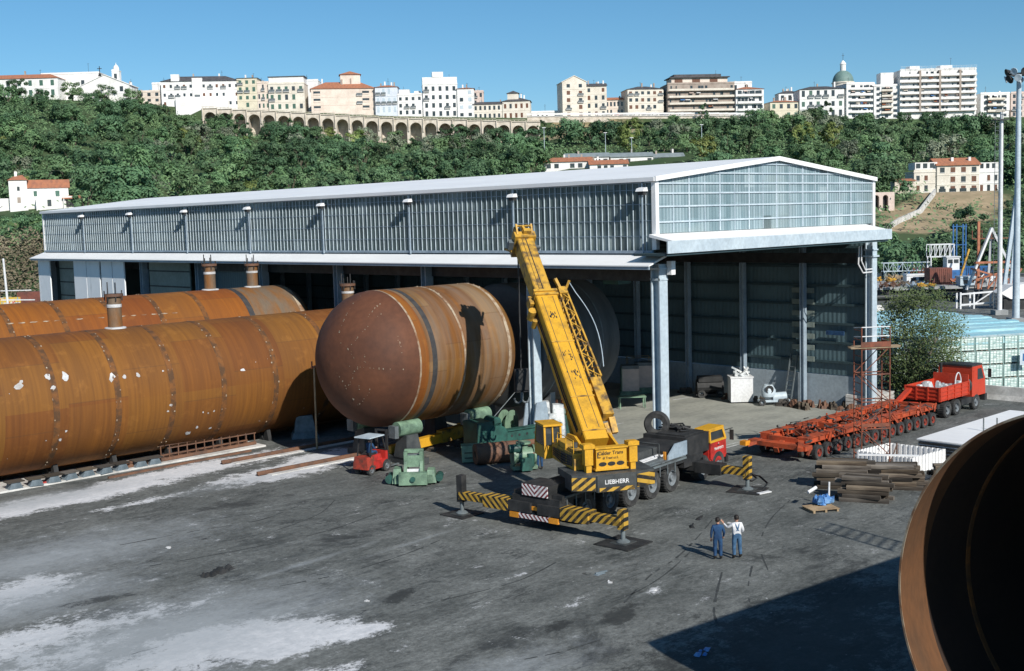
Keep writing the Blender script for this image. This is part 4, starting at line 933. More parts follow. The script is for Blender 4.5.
for s in (-1, 1): m.path([(s*(.22-.22*cos(pi*i/7)), 0, -1.0-.22*sin(pi*i/7)+(0 if i < 6 else .05)) for i in range(8)], .06, 6)
m.build('hook', M['greysteel'], hb)
# spreader mats under the jacks
for (lx, ly, lab, s_) in ((0,-4.6,'dark square steel mat under the front right jack of the crane',1.45),(0,4.6,'dusty steel mat under the rear left jack of the crane',1.2),(11.5,-4.35,'dark steel mat under the jack beside the red cab door',1.35),(11.5,4.5,'steel mat under the jack beside the green machines',1.3)):
    if 'front right' in lab: lab = 'dark square steel mat under the striped jack nearest the viewer'
    p_ = RZ(radians(6.7), (-14,-4.35,0)) @ Vector((lx,ly,0)); t = thing('jack_mat', lab, 'mat', p_, radians(random.uniform(-12,12)+6), 'mats under the crane jacks')
    MB().box(-s_/1.6,s_/1.6,-s_/1.6,s_/1.6,.005,.05).build('base_plate', M['black'], t, smooth=False); MB().box(-.45,.45,-.4,.4,.05,.075).build('top_plate', M['darksteel'], t, smooth=False)
# spare tyre and bundle on the crane deck
DM = RZ(radians(6.7), (-14,-4.35,0))
p_ = DM @ Vector((11.5,.95,2.5)); t = thing('spare_tyre', 'black spare tyre standing upright on the crane deck behind the cab', 'tyre', p_+Vector((0,0,.42)), radians(28))
MB().lathe([(.34,-.2),(.6,-.22),(.68,-.13),(.68,.13),(.6,.22),(.34,.2)], 'x', n=30, closed=True).build('tyre', M['rubber'], t)
p_ = DM @ Vector((12.3,.2,2.58)); t = thing('rope_bundle', 'dark heap of ropes and straps on the engine deck of the crane', 'rope heap', p_, 0)
m = MB()
for i in range(16):
    a = random.uniform(0, 6.3); m.path([(random.uniform(-.7,.7), random.uniform(-.8,.8), random.uniform(.0,.22)) for k in range(4)], .05, 5)
m.build('rope', M['black'], t)

# ================================================================== MODULAR TRAILER
TR = thing('modular_trailer', 'long orange multi-axle modular trailer with two girders and rows of small wheels', 'trailer', (5.2,-4.25,0), 0)
for s in (-1, 1):
    y = s*1.25
    m = MB(); m.box(.6,15.8,y-.26,y+.26,1.0,1.25); m.box(.6,15.8,y-.34,y+.34,1.25,1.29); m.box(.6,15.8,y-.34,y+.34,.97,1.0)
    for i in range(16): m.box(.9+i*.95,.98+i*.95,y-.34,y+.34,1.0,1.25)
    m.build('girder', M['orange'], TR, smooth=False)
m = MB()
for x in (.7,3.2,6.0,8.8,11.6,14.4,15.7): m.box(x-.12,x+.12,-1.0,1.0,.85,1.2)
each(m, 'cross_beam', M['orange'], TR)
m = MB()
for x in [1.2+i*1.02 for i in range(15)]:
    m.bar((x-.35,-.5,1.1),(x+.3,.4,1.2),.07); m.tube((x,-.9,.8),(x,.9,.8),.07,n=6)
m.build('hydraulic_line', M['rustscaf'], TR)
m = MB()
for i in range(90):
    x = random.uniform(.8,15.4); y = random.uniform(-1.9,1.9); z = random.uniform(1.0,1.42)
    if abs(abs(y)-1.25) < .3 and z < 1.3: z = 1.36
    m.bar((x,y,z),(x+random.uniform(-.7,.7),y+random.uniform(-.3,.3),z+random.uniform(-.25,.1)),random.uniform(.04,.11))
each(m, 'brake_hose', M['darksteel'], TR)
m = MB()
for i in range(60):
    x = random.uniform(.8,15.4); y = random.choice((-1,1))*random.uniform(.5,1.95); m.bar((x,y,.85),(x+random.uniform(-.4,.4),y*random.uniform(.8,1.0),1.35),random.uniform(.05,.12))
each(m, 'axle_strut', M['orange'], TR)
for i in range(14):
    x = 1.4+i*1.03
    for s in (-1, 1):
        wheel(TR, x, s*1.72, .42, .42, .30, 'rimred', s); wheel(TR, x, s*.82, .42, .42, .30, 'rimred', s)
        m = MB(); m.bar((x+.05,s*1.27,.42),(x-.38,s*1.27,.92),.22,.16); m.tube((x,s*.8,.42),(x,s*1.75,.42),.09,n=8); m.bar((x+.25,s*1.5,.5),(x+.05,s*1.5,1.0),.06)
        m.build('swing_arm', M['orange'], TR, smooth=False)
m = MB(); m.box(-.1,.6,-1.9,1.9,.7,.95); m.bar((-.6,1.6,.75),(.2,1.3,.9),.25,.2); m.bar((-.3,-1.7,.8),(.6,-1.2,1.05),.3,.2); m.bar((.1,-1.9,.45),(.5,-1.9,.85),.12); m.bar((-.1,0,.55),(.6,0,.9),.3); m.build('end_frame', M['orange'], TR, smooth=False)
m = MB(); m.box(-.95,-.5,1.45,1.85,.75,1.0); m.build('end_lamp_bracket', M['orangelamp'], TR, smooth=False)
m = MB(); m.bar((15.6,1.1,1.1),(17.0,.9,1.9),.35,.2); m.bar((15.6,-.9,1.1),(17.6,.2,.85),.22); m.bar((15.6,.9,1.1),(17.6,.2,.85),.22); m.build('drawbar', M['truckred'], TR, smooth=False)

# ================================================================== RED TRUCK
TK = thing('dump_truck', 'orange-red truck with open load bed of pale rubble', 'truck', (22.1,-4.25,0), 0)
m = MB(); m.box(.2,7.3,-.5,.5,.75,1.0); m.box(.0,.3,-1.1,1.1,.7,1.0); m.box(3.3,5.0,-1.15,-.6,.55,.95); m.box(3.3,5.0,.6,1.15,.55,.95); m.build('chassis', M['black'], TK, smooth=False)
m = MB()
for z in (1.2,): m.box(.05,4.15,-1.24,1.24,z,z+.08)
m.box(.05,.13,-1.24,1.24,1.28,2.12); m.box(.05,4.15,-1.24,-1.17,1.28,2.12); m.box(.05,4.15,1.17,1.24,1.28,2.12); m.box(4.05,4.15,-1.24,1.24,1.28,2.55)
for x in (.1,1.1,2.1,3.1,4.1): m.box(x-.05,x+.05,-1.30,-1.24,1.2,2.14)
for z in (1.3,1.55,1.8,2.06): m.box(.05,4.15,-1.28,-1.24,z,z+.06)
for y in (-1.2,-.4,.4,1.2): m.box(-.01,.05,y-.05,y+.05,1.2,2.14)
for z in (1.3,1.55,1.8,2.06): m.box(.01,.05,-1.2,1.2,z,z+.06)
bed = m.build('load_bed', M['truckred'], TK, smooth=False)
m = MB()
for i in range(26):
    x, y, s = random.uniform(.5,3.7), random.uniform(-.9,.9), random.uniform(.15,.4); m.taper(x-s,x+s,y-s*.7,y+s*.7,1.5,1.5+random.uniform(.3,.75),.5)
m.build('rubble_load', M['wrap'], TK, smooth=False)
m = MB(); m.path([(3.3+.42*cos(pi*i/12)*1, -.9, 2.0+.75*sin(pi*i/12)) for i in range(13)], .04); m.build('bed_hoop', M['white'], TK)
m = MB(); m.prism([(4.75,.95),(4.75,3.0),(6.2,3.0),(6.72,2.1),(6.78,.95)], 'y', -1.2, 1.2); cabo = m.build('cab', M['truckred'], TK, smooth=False)
MB().box(4.7,6.25,-1.2,1.2,3.0,3.12).build('roof_panel', M['black'], cabo, smooth=False)
for s in (-1, 1):
    MB().add([(x,s*1.21,z) for x,z in ((5.55,2.05),(5.55,2.8),(6.12,2.8),(6.5,2.05))], [(0,1,2,3)]).build('side_window', M['glassdark'], cabo, smooth=False)
    MB().add([(x,s*1.21,z) for x,z in ((4.95,2.1),(4.95,2.75),(5.35,2.75),(5.35,2.1))], [(0,1,2,3)]).build('rear_side_window', M['truckred'], cabo, smooth=False)
MB().add([(6.25,-1.05,2.92),(6.25,1.05,2.92),(6.71,1.05,2.12),(6.71,-1.05,2.12)], [(0,1,2,3)]).build('windscreen', M['glassdark'], cabo, smooth=False)
for s in (-1, 1): MB().box(6.78,6.83,s*.85-.18,s*.85+.18,1.05,1.3).build('headlight', M['white'], TK)
m = MB(); m.box(6.6,6.95,-1.24,1.24,.5,.95); m.build('front_bumper', M['black'], TK, smooth=False)
m = MB(); m.bar((6.4,-1.2,2.6),(6.75,-1.45,2.6),.04); m.box(6.7,6.78,-1.62,-1.4,2.1,2.7); m.build('mirror', M['black'], TK)
m = MB(); m.lathe([(.2,-.14),(.5,-.14),(.56,-.08),(.56,.08),(.5,.14),(.2,.14)], 'x', (4.45,-.75,1.75), n=24, closed=True); m.build('spare_wheel', M['rubber'], TK)
m = MB(); m.tube((4.5,.9,.9),(4.5,.9,3.2),.09,n=8); m.build('exhaust_pipe', M['black'], TK)
for x in (1.15,2.5):
    for s in (-1, 1): wheel(TK, x, s*1.0, .54, .54, .5, 'rimgrey', s)
for s in (-1, 1): wheel(TK, 5.4, s*1.05, .54, .54, .32, 'rimgrey', s)
m = MB()
for s in (-1,1): m.tube((-.02,s*.85,.82),(-.06,s*.85,.82),.1,n=10); m.tube((-.02,s*.6,.82),(-.06,s*.6,.82),.1,n=10)
each(m, 'tail_light', M['white'], TK)
# ================================================================== PEOPLE
def person(label, loc, rz, hgt, mats, pose, hair=True):
    """one continuous skinned body; mats = (top, trousers, shoes); pose: joint overrides"""
    J = dict(pelvis=(0,0,.96), waist=(0,.01,1.10), chest=(0,.02,1.32), neck=(0,.01,1.49), head0=(0,.02,1.58), head1=(0,.03,1.70), crown=(0,.02,1.76),
        shL=(.19,.01,1.42), elL=(.26,-.02,1.14), wrL=(.27,.08,.90), haL=(.27,.11,.82), shR=(-.19,.01,1.42), elR=(-.26,-.02,1.14), wrR=(-.27,.08,.90), haR=(-.27,.11,.82),
        hiL=(.10,0,.92), knL=(.115,.02,.50), anL=(.12,-.02,.09), toL=(.135,.15,.045), hiR=(-.10,0,.92), knR=(-.115,.02,.50), anR=(-.12,-.02,.09), toR=(-.135,.15,.045))
    J.update(pose)
    Rr = dict(pelvis=(.175,.14), waist=(.165,.125), chest=(.19,.135), neck=(.062,.065), head0=(.078,.09), head1=(.082,.098), crown=(.05,.06), shL=(.085,.085), elL=(.062,.062), wrL=(.036,.036), haL=(.042,.03), shR=(.085,.085), elR=(.062,.062), wrR=(.036,.036), haR=(.042,.03),
        hiL=(.115,.115), knL=(.085,.085), anL=(.07,.07), toL=(.042,.035), hiR=(.115,.115), knR=(.085,.085), anR=(.07,.07), toR=(.042,.035))
    E = [('pelvis','waist'),('waist','chest'),('chest','neck'),('neck','head0'),('head0','head1'),('head1','crown')]
    for s in 'LR': E += [('chest','sh'+s),('sh'+s,'el'+s),('el'+s,'wr'+s),('wr'+s,'ha'+s),('pelvis','hi'+s),('hi'+s,'kn'+s),('kn'+s,'an'+s),('an'+s,'to'+s)]
    J = {k: Vector(v) for k, v in J.items()}; rad = dict(Rr)
    for s in 'LR':                       # five fingers per hand
        h = J['ha'+s]; d = (h-J['wr'+s]).normalized(); sd = Vector((0,0,1)).cross(d)
        if sd.length < .2: sd = Vector((0,1,0))
        sd.normalize(); nn = d.cross(sd).normalized()
        for i, (o_, L_) in enumerate(((-.034,.075),(-.012,.085),(.012,.08),(.034,.065))):
            a, b_ = 'f%s%da' % (s,i), 'f%s%db' % (s,i); J[a] = h+d*(.03+L_*.4)+sd*o_; J[b_] = h+d*(.03+L_)+sd*o_*1.15+nn*.018; rad[a] = (.011,.011); rad[b_] = (.008,.008); E += [('ha'+s,a),(a,b_)]
        a, b_ = 't%sa' % s, 't%sb' % s; J[a] = h+d*.005+sd*-.055; J[b_] = h+d*.045+sd*-.075; rad[a] = (.014,.014); rad[b_] = (.010,.010); E += [('ha'+s,a),(a,b_)]
    ks = list(J); ix = {k: i for i, k in enumerate(ks)}
    me = bpy.data.meshes.new('person_skeleton'); me.from_pydata([J[k] for k in ks], [(ix[a],ix[b_]) for a, b_ in E], [])
    o = bpy.data.objects.new('person_skeleton', me); col.objects.link(o)
    sk = o.modifiers.new('Skin', 'SKIN'); sk.use_smooth_shade = True
    for i, k in enumerate(ks): me.skin_vertices[0].data[i].radius = rad[k]; me.skin_vertices[0].data[i].use_root = (k == 'pelvis')
    ss = o.modifiers.new('Subdivision', 'SUBSURF'); ss.levels = 2; ss.render_levels = 2
    bpy.context.view_layer.update()
    bmz = bpy.data.meshes.new_from_object(o.evaluated_get(bpy.context.evaluated_depsgraph_get()))
    bpy.data.objects.remove(o); bmz.materials.clear()
    for m_ in (mats[0], mats[1], mats[2], M['skin']): bmz.materials.append(m_)
    hd_z = J['neck'].z+.03; hands = [(J['wrL']+J['haL'])/2, (J['wrR']+J['haR'])/2]
    legpts = [(J['hiL'],J['knL']),(J['knL'],J['anL']),(J['hiR'],J['knR']),(J['knR'],J['anR'])]
    for p in bmz.polygons:
        c = p.center; k = 0
        if c.z > hd_z and (c-J['head1']).length < .32: k = 3
        elif min((c-J['haL']).length-0, (c-J['haR']).length-0) < .105: k = 3
        elif min((c-J['anL']).length, (c-J['toL']).length, (c-J['anR']).length, (c-J['toR']).length) < .11: k = 2
        else:
            dl = min(((c-a).length+(c-b_).length-(a-b_).length) for a, b_ in legpts)
            da = min(((c-J[a]).length+(c-J[b_]).length-(J[a]-J[b_]).length) for a, b_ in (('shL','elL'),('elL','wrL'),('shR','elR'),('elR','wrR'),('waist','chest')))
            k = 1 if (dl < da and c.z < J['waist'].z+.0) or (c-J['pelvis']).length < .16 else 0
        p.material_index = k; p.use_smooth = True
    # face: nose, ears, eyes, mouth
    t = link('person', bmz); h1 = J['head1']; h0 = J['head0']
    m = MB(); m.add([h0+Vector((-.014,.09,.045)), h0+Vector((.014,.09,.045)), h0+Vector((0,.12,.03)), h0+Vector((0,.088,.085))], [(0,1,2),(0,2,3),(1,3,2)])
    for s in (-1, 1): m.lathe([(.001,-.012),(.03,-.008),(.032,.0),(.02,.01),(.001,.012)], 'x', h0+Vector((s*.088,0,.05)), n=8)
    m.build('ears_and_nose', M['skin'], t)
    m = MB()
    for s in (-1, 1): m.box(h0.x+s*.032-.012, h0.x+s*.032+.012, h0.y+.085, h0.y+.094, h0.z+.075, h0.z+.088)
    m.box(h0.x-.025, h0.x+.025, h0.y+.08, h0.y+.09, h0.z+.0, h0.z+.008); m.build('eyes_and_mouth', M['hair'], t)
    if hair:
        m = MB(); pr = [(.001,.115),(.055,.10),(.088,.06),(.098,.01),(.095,-.04)]
        n = 16; vs = []; cc = h1+Vector((0,-.012,-.005))
        for j, (r_, z_) in enumerate(pr):
            for i in range(n):
                a = 2*pi*i/n; front = max(0, sin(a)); zz = z_+(front*.06 if j > 2 else 0)-(.03*max(0,-sin(a)) if j > 2 else 0)
                vs.append(cc+Vector((r_*cos(a), r_*1.14*sin(a), zz)))
        m.add(vs, [(j*n+i, j*n+(i+1)%n, (j+1)*n+(i+1)%n, (j+1)*n+i) for j in range(len(pr)-1) for i in range(n)]); m.build('hair', M['hair'], t)
    t.location = loc; t.rotation_euler = (0,0,rz); s = hgt/1.80; t.scale = (s,s,s)
    return tag(t, label, 'person', None), J
# facing away from the viewpoint = local +y turned to the view direction
fa = VIEWROT
p1 = gp(718,559.5); P1, _ = person('man in blue overalls seen from behind, left of the two men talking', p1, fa+radians(-8), 1.74, (M['denim'],M['denim'],M['shoe']), {'elL':(.27,.03,1.15),'wrL':(.24,.16,.95),'haL':(.22,.20,.89)})
p2 = gp(737,558.5); P2, _ = person('man in white shirt, blue dungarees and straps, pointing with his left arm raised', p2, fa+radians(10), 1.80, (M['shirt'],M['jeans'],M['shoe']),
    {'elR':(-.34,.10,1.27),'wrR':(-.46,.26,1.42),'haR':(-.49,.31,1.48),'knL':(.14,.05,.50),'anL':(.17,.04,.09),'toL':(.2,.2,.045),'elL':(.27,-.03,1.15),'wrL':(.2,.12,1.02),'haL':(.15,.16,1.0)})
P2['label'] = 'man in white shirt and blue dungarees with one forearm raised, right of the two men'
m = MB()
for s in (-1, 1):
    m.bar((s*.10,-.085,1.06),(-s*.02,-.118,1.28),.045,.012,up=(0,1,0)); m.bar((-s*.02,-.118,1.28),(-s*.09,-.05,1.46),.045,.012,up=(0,1,0))
m.build('dungaree_strap', M['jeans'], P2, smooth=False)
p3 = gp(540,469); person('man in blue overalls bending over the green pump unit near the crane', p3, radians(120), 1.72, (M['denim'],M['denim'],M['shoe']),
    {'chest':(0,.12,1.28),'neck':(0,.2,1.42),'head0':(0,.25,1.49),'head1':(0,.30,1.59),'crown':(0,.31,1.65),'shL':(.19,.14,1.36),'shR':(-.19,.14,1.36),'elL':(.24,.28,1.15),'wrL':(.18,.48,1.08),'haL':(.17,.55,1.06),'elR':(-.24,.28,1.15),'wrR':(-.18,.48,1.08),'haR':(-.17,.55,1.06)})

# ================================================================== MACHINES IN THE YARD
fl = thing('forklift', 'small red forklift with pale overhead guard beside the dome of the raised tank', 'forklift', gp(373,472), radians(14))
m = MB(); m.taper(-1.1,-.35,-.52,.52,.35,1.02,.85); m.build('counterweight', M['rimred'], fl, smooth=False)
m = MB(); m.box(-.5,.75,-.5,.5,.28,.72); m.taper(-.45,.35,-.42,.42,.72,1.05,.85); m.box(.55,.75,-.5,.5,.72,1.15); m.build('body', M['red'], fl, smooth=False)
m = MB()
for s in (-1,1): m.bar((-.75,s*.45,1.0),(-.55,s*.45,2.05),.06); m.bar((.65,s*.45,1.1),(.35,s*.45,2.08),.06)
each(m, 'guard_post', M['black'], fl)
m = MB(); m.box(-.85,.45,-.55,.55,2.05,2.11); m.build('roof_guard', M['frame'], fl, smooth=False)
m = MB()
for s in (-1,1): m.box(.82,.94,s*.36-.06,s*.36+.06,.1,2.3)
m.box(.83,.93,-.36,.36,2.2,2.3); m.box(.83,.93,-.36,.36,1.1,1.18); m.box(.94,1.0,-.5,.5,.15,.6); m.build('mast', M['black'], fl, smooth=False)
m = MB()
for s in (-1,1): m.box(.98,2.0,s*.28-.06,s*.28+.06,.13,.18)
each(m, 'fork', M['greysteel'], fl)
for s in (-1,1): wheel(fl,-.7,s*.42,.28,.28,.2,'rimgrey',s); wheel(fl,.6,s*.45,.33,.33,.26,'rimgrey',s)
MB().box(-.45,.0,-.3,.3,1.05,1.15).build('seat', M['black'], fl)
fp = gp(373,472); ca, sa = cos(radians(14)), sin(radians(14))
P4, _ = person('driver in blue jacket sitting on the small red forklift', Vector((fp.x-.22*ca, fp.y-.22*sa, .28)), radians(14-90), 1.72, (M['denim'],M['denim'],M['shoe']),
    {'hiL':(.11,.02,.93),'knL':(.14,.42,.93),'anL':(.14,.48,.50),'toL':(.14,.62,.45),'hiR':(-.11,.02,.93),'knR':(-.14,.42,.93),'anR':(-.14,.48,.50),'toR':(-.14,.62,.45),'elL':(.26,.12,1.15),'wrL':(.16,.36,1.14),'haL':(.13,.43,1.15),'elR':(-.26,.12,1.15),'wrR':(-.16,.36,1.14),'haR':(-.13,.43,1.15)})
# green winch-like roller unit in the open
gm = thing('roller_unit', 'pale green roller drive unit standing alone beside the forklift', 'machine', gp(412,486)+Vector((.6,.5,0)), radians(-44))
m = MB(); m.box(-1.0,1.0,-.75,.75,.12,.5); m.box(-.75,.75,-1.05,-.7,.1,.75); m.taper(-1.15,-.6,-.6,.6,.1,.85,.7); m.taper(.6,1.2,-.6,.6,.1,.75,.6); m.build('base', M['palegreen'], gm, smooth=False)
m = MB()
for s in (-1,1): m.box(s*.42-.09,s*.42+.09,-.35,.45,.5,1.75); m.bar((s*.42,-.7,.55),(s*.42,-.1,1.6),.16)
m.box(-.5,.5,-.4,-.28,.95,1.55); m.box(-.5,.5,.1,.3,1.6,1.8); m.build('tower_frame', M['palegreen'], gm, smooth=False)
m = MB(); m.tube((-.4,.05,1.25),(.4,.05,1.25),.3,n=16); m.build('roller', M['greysteel'], gm)
m = MB(); m.tube((0,-1.07,.42),(0,-1.16,.42),.14,n=14); m.tube((-1.3,.4,.3),(-1.3,-.4,.3),.24,n=14); m.tube((1.35,.3,.35),(1.35,-.5,.35),.2,n=14); each(m, 'motor', M['green'], gm, True)
m = MB(); m.box(-.4,.4,-.48,-.42,.62,.85); m.build('control_panel', M['white'], gm)
# rotators carrying the raised tank
def rotator(x, lab):
    t = thing('tank_rotator', lab, 'machine', (x,DY,0), 0)
    m = MB(); m.box(-.55,.55,-3.2,3.2,.02,.4)
    for s in (-1,1): m.taper(-.6,.6,s*2.0-.6,s*2.0+.6,.4,1.7,.7)
    m.build('base_frame', M['darksteel'], t, smooth=False)
    for s in (-1,1):
        m = MB(); m.tube((-.8,s*2.0,2.06),(.8,s*2.0,2.06),.44,n=20); m.build('roller', M['palegreen'], t)
        m = MB(); m.tube((-1.1,s*2.0,2.06),(1.0,s*2.0,2.06),.16,n=10); m.box(-1.15,-.88,s*2-.3,s*2+.3,1.6,2.3); m.build('roller_shaft', M['greysteel'], t)
    return t
rotator(-8.5,'pale green roller stand under the domed end of the raised tank'); rotator(-3.0,'pale green roller stand under the far end of the raised tank')
# yellow beam on the ground
yb = thing('yellow_beam', 'long yellow steel lifting beam lying on blocks under the raised tank', 'beam', (0,0,0))
a, c_ = gp(389,455,.3), gp(440,444,.3); e = gp(466,437,.3)
m = MB(); m.bar(a+Vector((0,0,.25)),c_+Vector((0,0,.4)),.45,.55); m.build('beam', M['yellow'], yb, smooth=False)
m = MB(); m.bar(c_+Vector((0,0,.45)),c_.lerp(e,.8)+Vector((0,0,.5)),.5,.75); m.build('dark_middle', M['yellowdirty'], yb, smooth=False)
m = MB(); m.bar(c_.lerp(e,.8)+Vector((0,0,.5)),e+Vector((0,0,.5)),.55,.9); m.build('end_piece', M['yellow'], yb, smooth=False)
m = MB()
for k in (.1,.5,.9): q = a.lerp(e,k); m.box(q.x-.2,q.x+.2,q.y-.4,q.y+.4,0,.25)
each(m, 'bearer', M['timber_plain'], yb)
# green bending machine with long beam
pb = thing('bending_machine', 'dark green bending machine with a long green beam in front of the hall', 'machine', (-4.2,9.6,0), radians(-8)); pb.scale = (.88,.88,.84)
m = MB(); m.box(-1.1,.3,-.5,1.2,.5,2.5); m.taper(-1.3,.5,-.7,1.4,0,.5,.85); m.build('housing', M['green'], pb, smooth=False)
m = MB(); m.tube((.55,-.6,1.4),(.55,.9,1.4),.75,n=20); m.tube((.5,-.5,2.4),(.5,.6,2.4),.35,n=14); m.box(.3,.9,-.5,.8,1.6,2.3); m.build('gear_drum', M['green'], pb, smooth=False)
m = MB(); m.box(.9,6.3,.0,.5,.75,1.5); m.box(.9,6.3,-.12,.62,1.5,1.58); m.box(.9,6.3,-.12,.62,.68,.75)
m.build('long_beam', M['green'], pb, smooth=False)
m = MB()
for i in range(8): m.lathe([(.001,-.02),(.09,-.02),(.09,0)], 'y', (1.4+i*.65,0,1.12), n=10)
each(m, 'beam_hole', M['black'], pb)
m = MB(); m.tube((1.0,-.35,.62),(4.6,-.25,.45),.22,n=12); m.box(1.2,1.8,-.6,.4,0,.7); m.box(4.6,5.2,-.4,.8,0,.72); m.build('lower_roller', M['rustrail'], pb, smooth=False)
m = MB(); m.box(.2,.6,-1.3,-1.0,.75,1.1); m.build('work_lamp', M['copper'], pb)
m = MB(); m.tube((.6,.2,2.5),(3.2,.6,4.4),.03,n=6); m.build('stay_rope', M['greysteel'], pb)
bx = thing('tool_chest', 'pale green tool chest at the foot of the dark green bending machine', 'chest', gp(475,462), radians(-40))
m = MB(); m.box(-.75,.75,-.4,.4,.08,.95); m.box(-.78,.78,-.43,.43,.95,1.02); m.build('chest_body', M['palegreen'], bx, smooth=False)
m = MB(); m.box(-.6,.6,-.42,-.402,.3,.36); m.box(-.6,.6,-.42,-.402,.6,.66); m.build('drawer_gap', M['black'], bx)
dr_ = thing('steel_drum', 'rusty brown steel roll lying in the shade between chest and pump unit', 'steel roll', gp(497,463)+Vector((0,0,.62)), radians(-25))
m = MB(); m.lathe([(.2,-1.3),(.6,-1.3),(.6,1.3),(.2,1.3)], 'x', n=24, closed=True); m.build('roll_body', M['rustrail'], dr_)
pu = thing('pump_unit', 'green pump unit with big flanges, tended by a man in blue', 'pump', gp(524,470), radians(-30))
m = MB(); m.box(-.7,.7,-.4,.4,.1,.3); m.tube((-.6,0,.85),(.55,0,.85),.42,n=18); m.lathe([(.001,-.66),(.56,-.66),(.56,-.54),(.42,-.54)], 'x', (0,0,.85), n=18); m.lathe([(.42,.5),(.56,.5),(.56,.62),(.001,.62)], 'x', (0,0,.85), n=18); m.tube((0,0,1.1),(0,0,1.55),.25,n=14); m.lathe([(.25,1.5),(.42,1.5),(.42,1.6),(.001,1.6)], 'z', n=16); m.build('pump_body', M['palegreen'], pu)
m = MB(); m.tube((-.9,-.3,1.3),(-.2,-.3,1.3),.25,n=14); m.box(-.3,.3,-.75,-.4,.1,.8); m.tube((.3,-.45,.3),(.3,-.45,1.0),.2,n=12); m.build('pump_motor', M['green'], pu)
gb = thing('gear_unit', 'green gear unit with two orange-brown motors on top, behind the crane boom', 'machine', gp(559,432), radians(-35))
m = MB(); m.box(-1.1,1.1,-.8,.8,.0,1.3); m.taper(-.9,.9,-.6,.6,1.3,1.6,.8); m.tube((-1.15,0,.7),(1.15,0,.7),.5,n=16); m.build('gear_case', M['green'], gb, smooth=False)
for s in (-1,1):
    m = MB(); m.tube((s*.45,0,1.5),(s*.45+.05,-.1,2.1),.3,n=14); m.lathe([(.34,1.95),(.34,2.15),(.001,2.25)], 'z', (s*.45+.05,-.1,0), n=14); m.build('motor', M['copper'], gb)
gw = thing('wrapped_block', 'white plastic wrapped machine parts at the foot of the hall column', 'wrapped load', (1.6,10.6,0), radians(-40))
m = MB()
for (x0,x1,y0,y1,z1) in ((-.5,.5,-.5,.5,2.4),(.45,1.4,-.45,.5,2.2),(.2,.9,-.8,-.35,1.7)): m.taper(x0,x1,y0,y1,.1,z1,.7)
m.build('plastic_wrap', M['wrap'], gw)
m = MB(); m.box(-.6,1.5,-.85,.6,0,.1); m.build('pallet', M['timber'], gw)
cg = thing('column_stand', 'grey tapered steel stand around the foot of the hall column', 'stand', (.45,10.1,0), 0)
m = MB()
for s in (-1,1):
    m.prism([(-.9,0.08),(.9,0.08),(.42,2.6),(-.42,2.6)], 'y', s*.45-.04, s*.45+.04)
m.box(-.9,.9,-.5,.5,0.065,.12); m.build('stand_body', M['steelblue'], cg, smooth=False)
gwh = thing('cable_reel', 'green cable reel standing behind the long green beam', 'reel', (.1,12.3,.95), radians(20))
m = MB(); m.lathe([(.3,-.3),(.95,-.3),(.95,-.24),(.35,-.24),(.35,.24),(.95,.24),(.95,.3),(.3,.3)], 'y', n=24, closed=True); m.build('reel', M['palegreen'], gwh)
# ground rails, sleepers, sills
sl_ = thing('sill_strip', 'long dusty white concrete sill along the nearest long tank', 'sill', (0,0,0)); m = MB(); m.box(-64,-11,22.9,25.7,.0,.10); m.build('sill_slab', M['sill'], sl_, smooth=False)
for (y, x0, x1, lab) in ((20.1,-15.2,-.5,'rusty ground rail on a white strip, nearer the long tank'),(15.6,-15.6,-1.5,'rusty ground rail on a white strip, nearer the forklift')):
    t = thing('ground_rail', lab, 'rail', (0,y,0)); m = MB(); m.box(x0,x1,-.55,.45,.0,.05); m.build('white_strip', M['sill'], t, smooth=False); m = MB(); m.box(x0-.6,x1,-.07,.07,.05,.24); m.box(x0-.6,x1,-.14,.14,.05,.08); m.build('rail', M['rustrail'], t, smooth=False)
ck0 = None
for i in range(9):
    x = -26.7+1.03*i
    if ck0 is None:
        ck0 = thing('wooden_chock', 'dark wedge chock in the row below the nearest long tank', 'chock', (x,23.2,.1), 0, 'dark chocks in a row below the nearest long tank')
        m = MB(); m.prism([(-.38,0),(.38,0),(.22,.36),(-.22,.36)], 'y', -.3, .3); m.build('wedge', M['tarpgrey'], ck0, smooth=False); m = MB(); m.box(-.46,.46,-.36,.36,.36,.42); m.build('cap_plank', M['timber'], ck0, smooth=False)
    else: dup(ck0, (x+random.uniform(-.1,.1),23.2+random.uniform(-.1,.1),.1), random.uniform(-.15,.15))
tk = thing('track_section', 'rusty lattice track section lying on the white sill under the tank', 'track', (-16.3,23.4,.1), radians(2))
m = MB()
for s in (0,1.0): m.bar((-4.2,s,.12),(5.0,s,.12),.1,.18)
for s in (0,1.0): m.bar((-1.2,s,.75),(5.0,s,.75),.06,.06)
for i in range(16): m.bar((-4+i*.58,0,.08),(-4+i*.58,1,.08),.12,.08)
for i in range(11): m.bar((-1.1+i*.6,0,.15),(-1.1+i*.6,0,.75),.05); m.bar((-1.1+i*.6,1,.15),(-1.1+i*.6,1,.75),.05)
m.build('track_frame', M['rustrail'], tk, smooth=False)
rb = thing('angle_bar', 'long rusty angle bar lying in front of the track section', 'bar', (-17,22.0,0), radians(2)); m = MB(); m.bar((-5,0,.06),(4.5,.1,.06),.16,.12); m.build('bar_body', M['rustrail'], rb, smooth=False)
rd = thing('red_cloth', 'small red rag lying beside the chocks', 'rag', gp(41,485)); m = MB()
for i in range(6): m.taper(random.uniform(-.4,-.1),random.uniform(.1,.4),random.uniform(-.3,0),random.uniform(.05,.3),.02,random.uniform(.08,.2),.5)
m.build('rag', M['red'], rd)
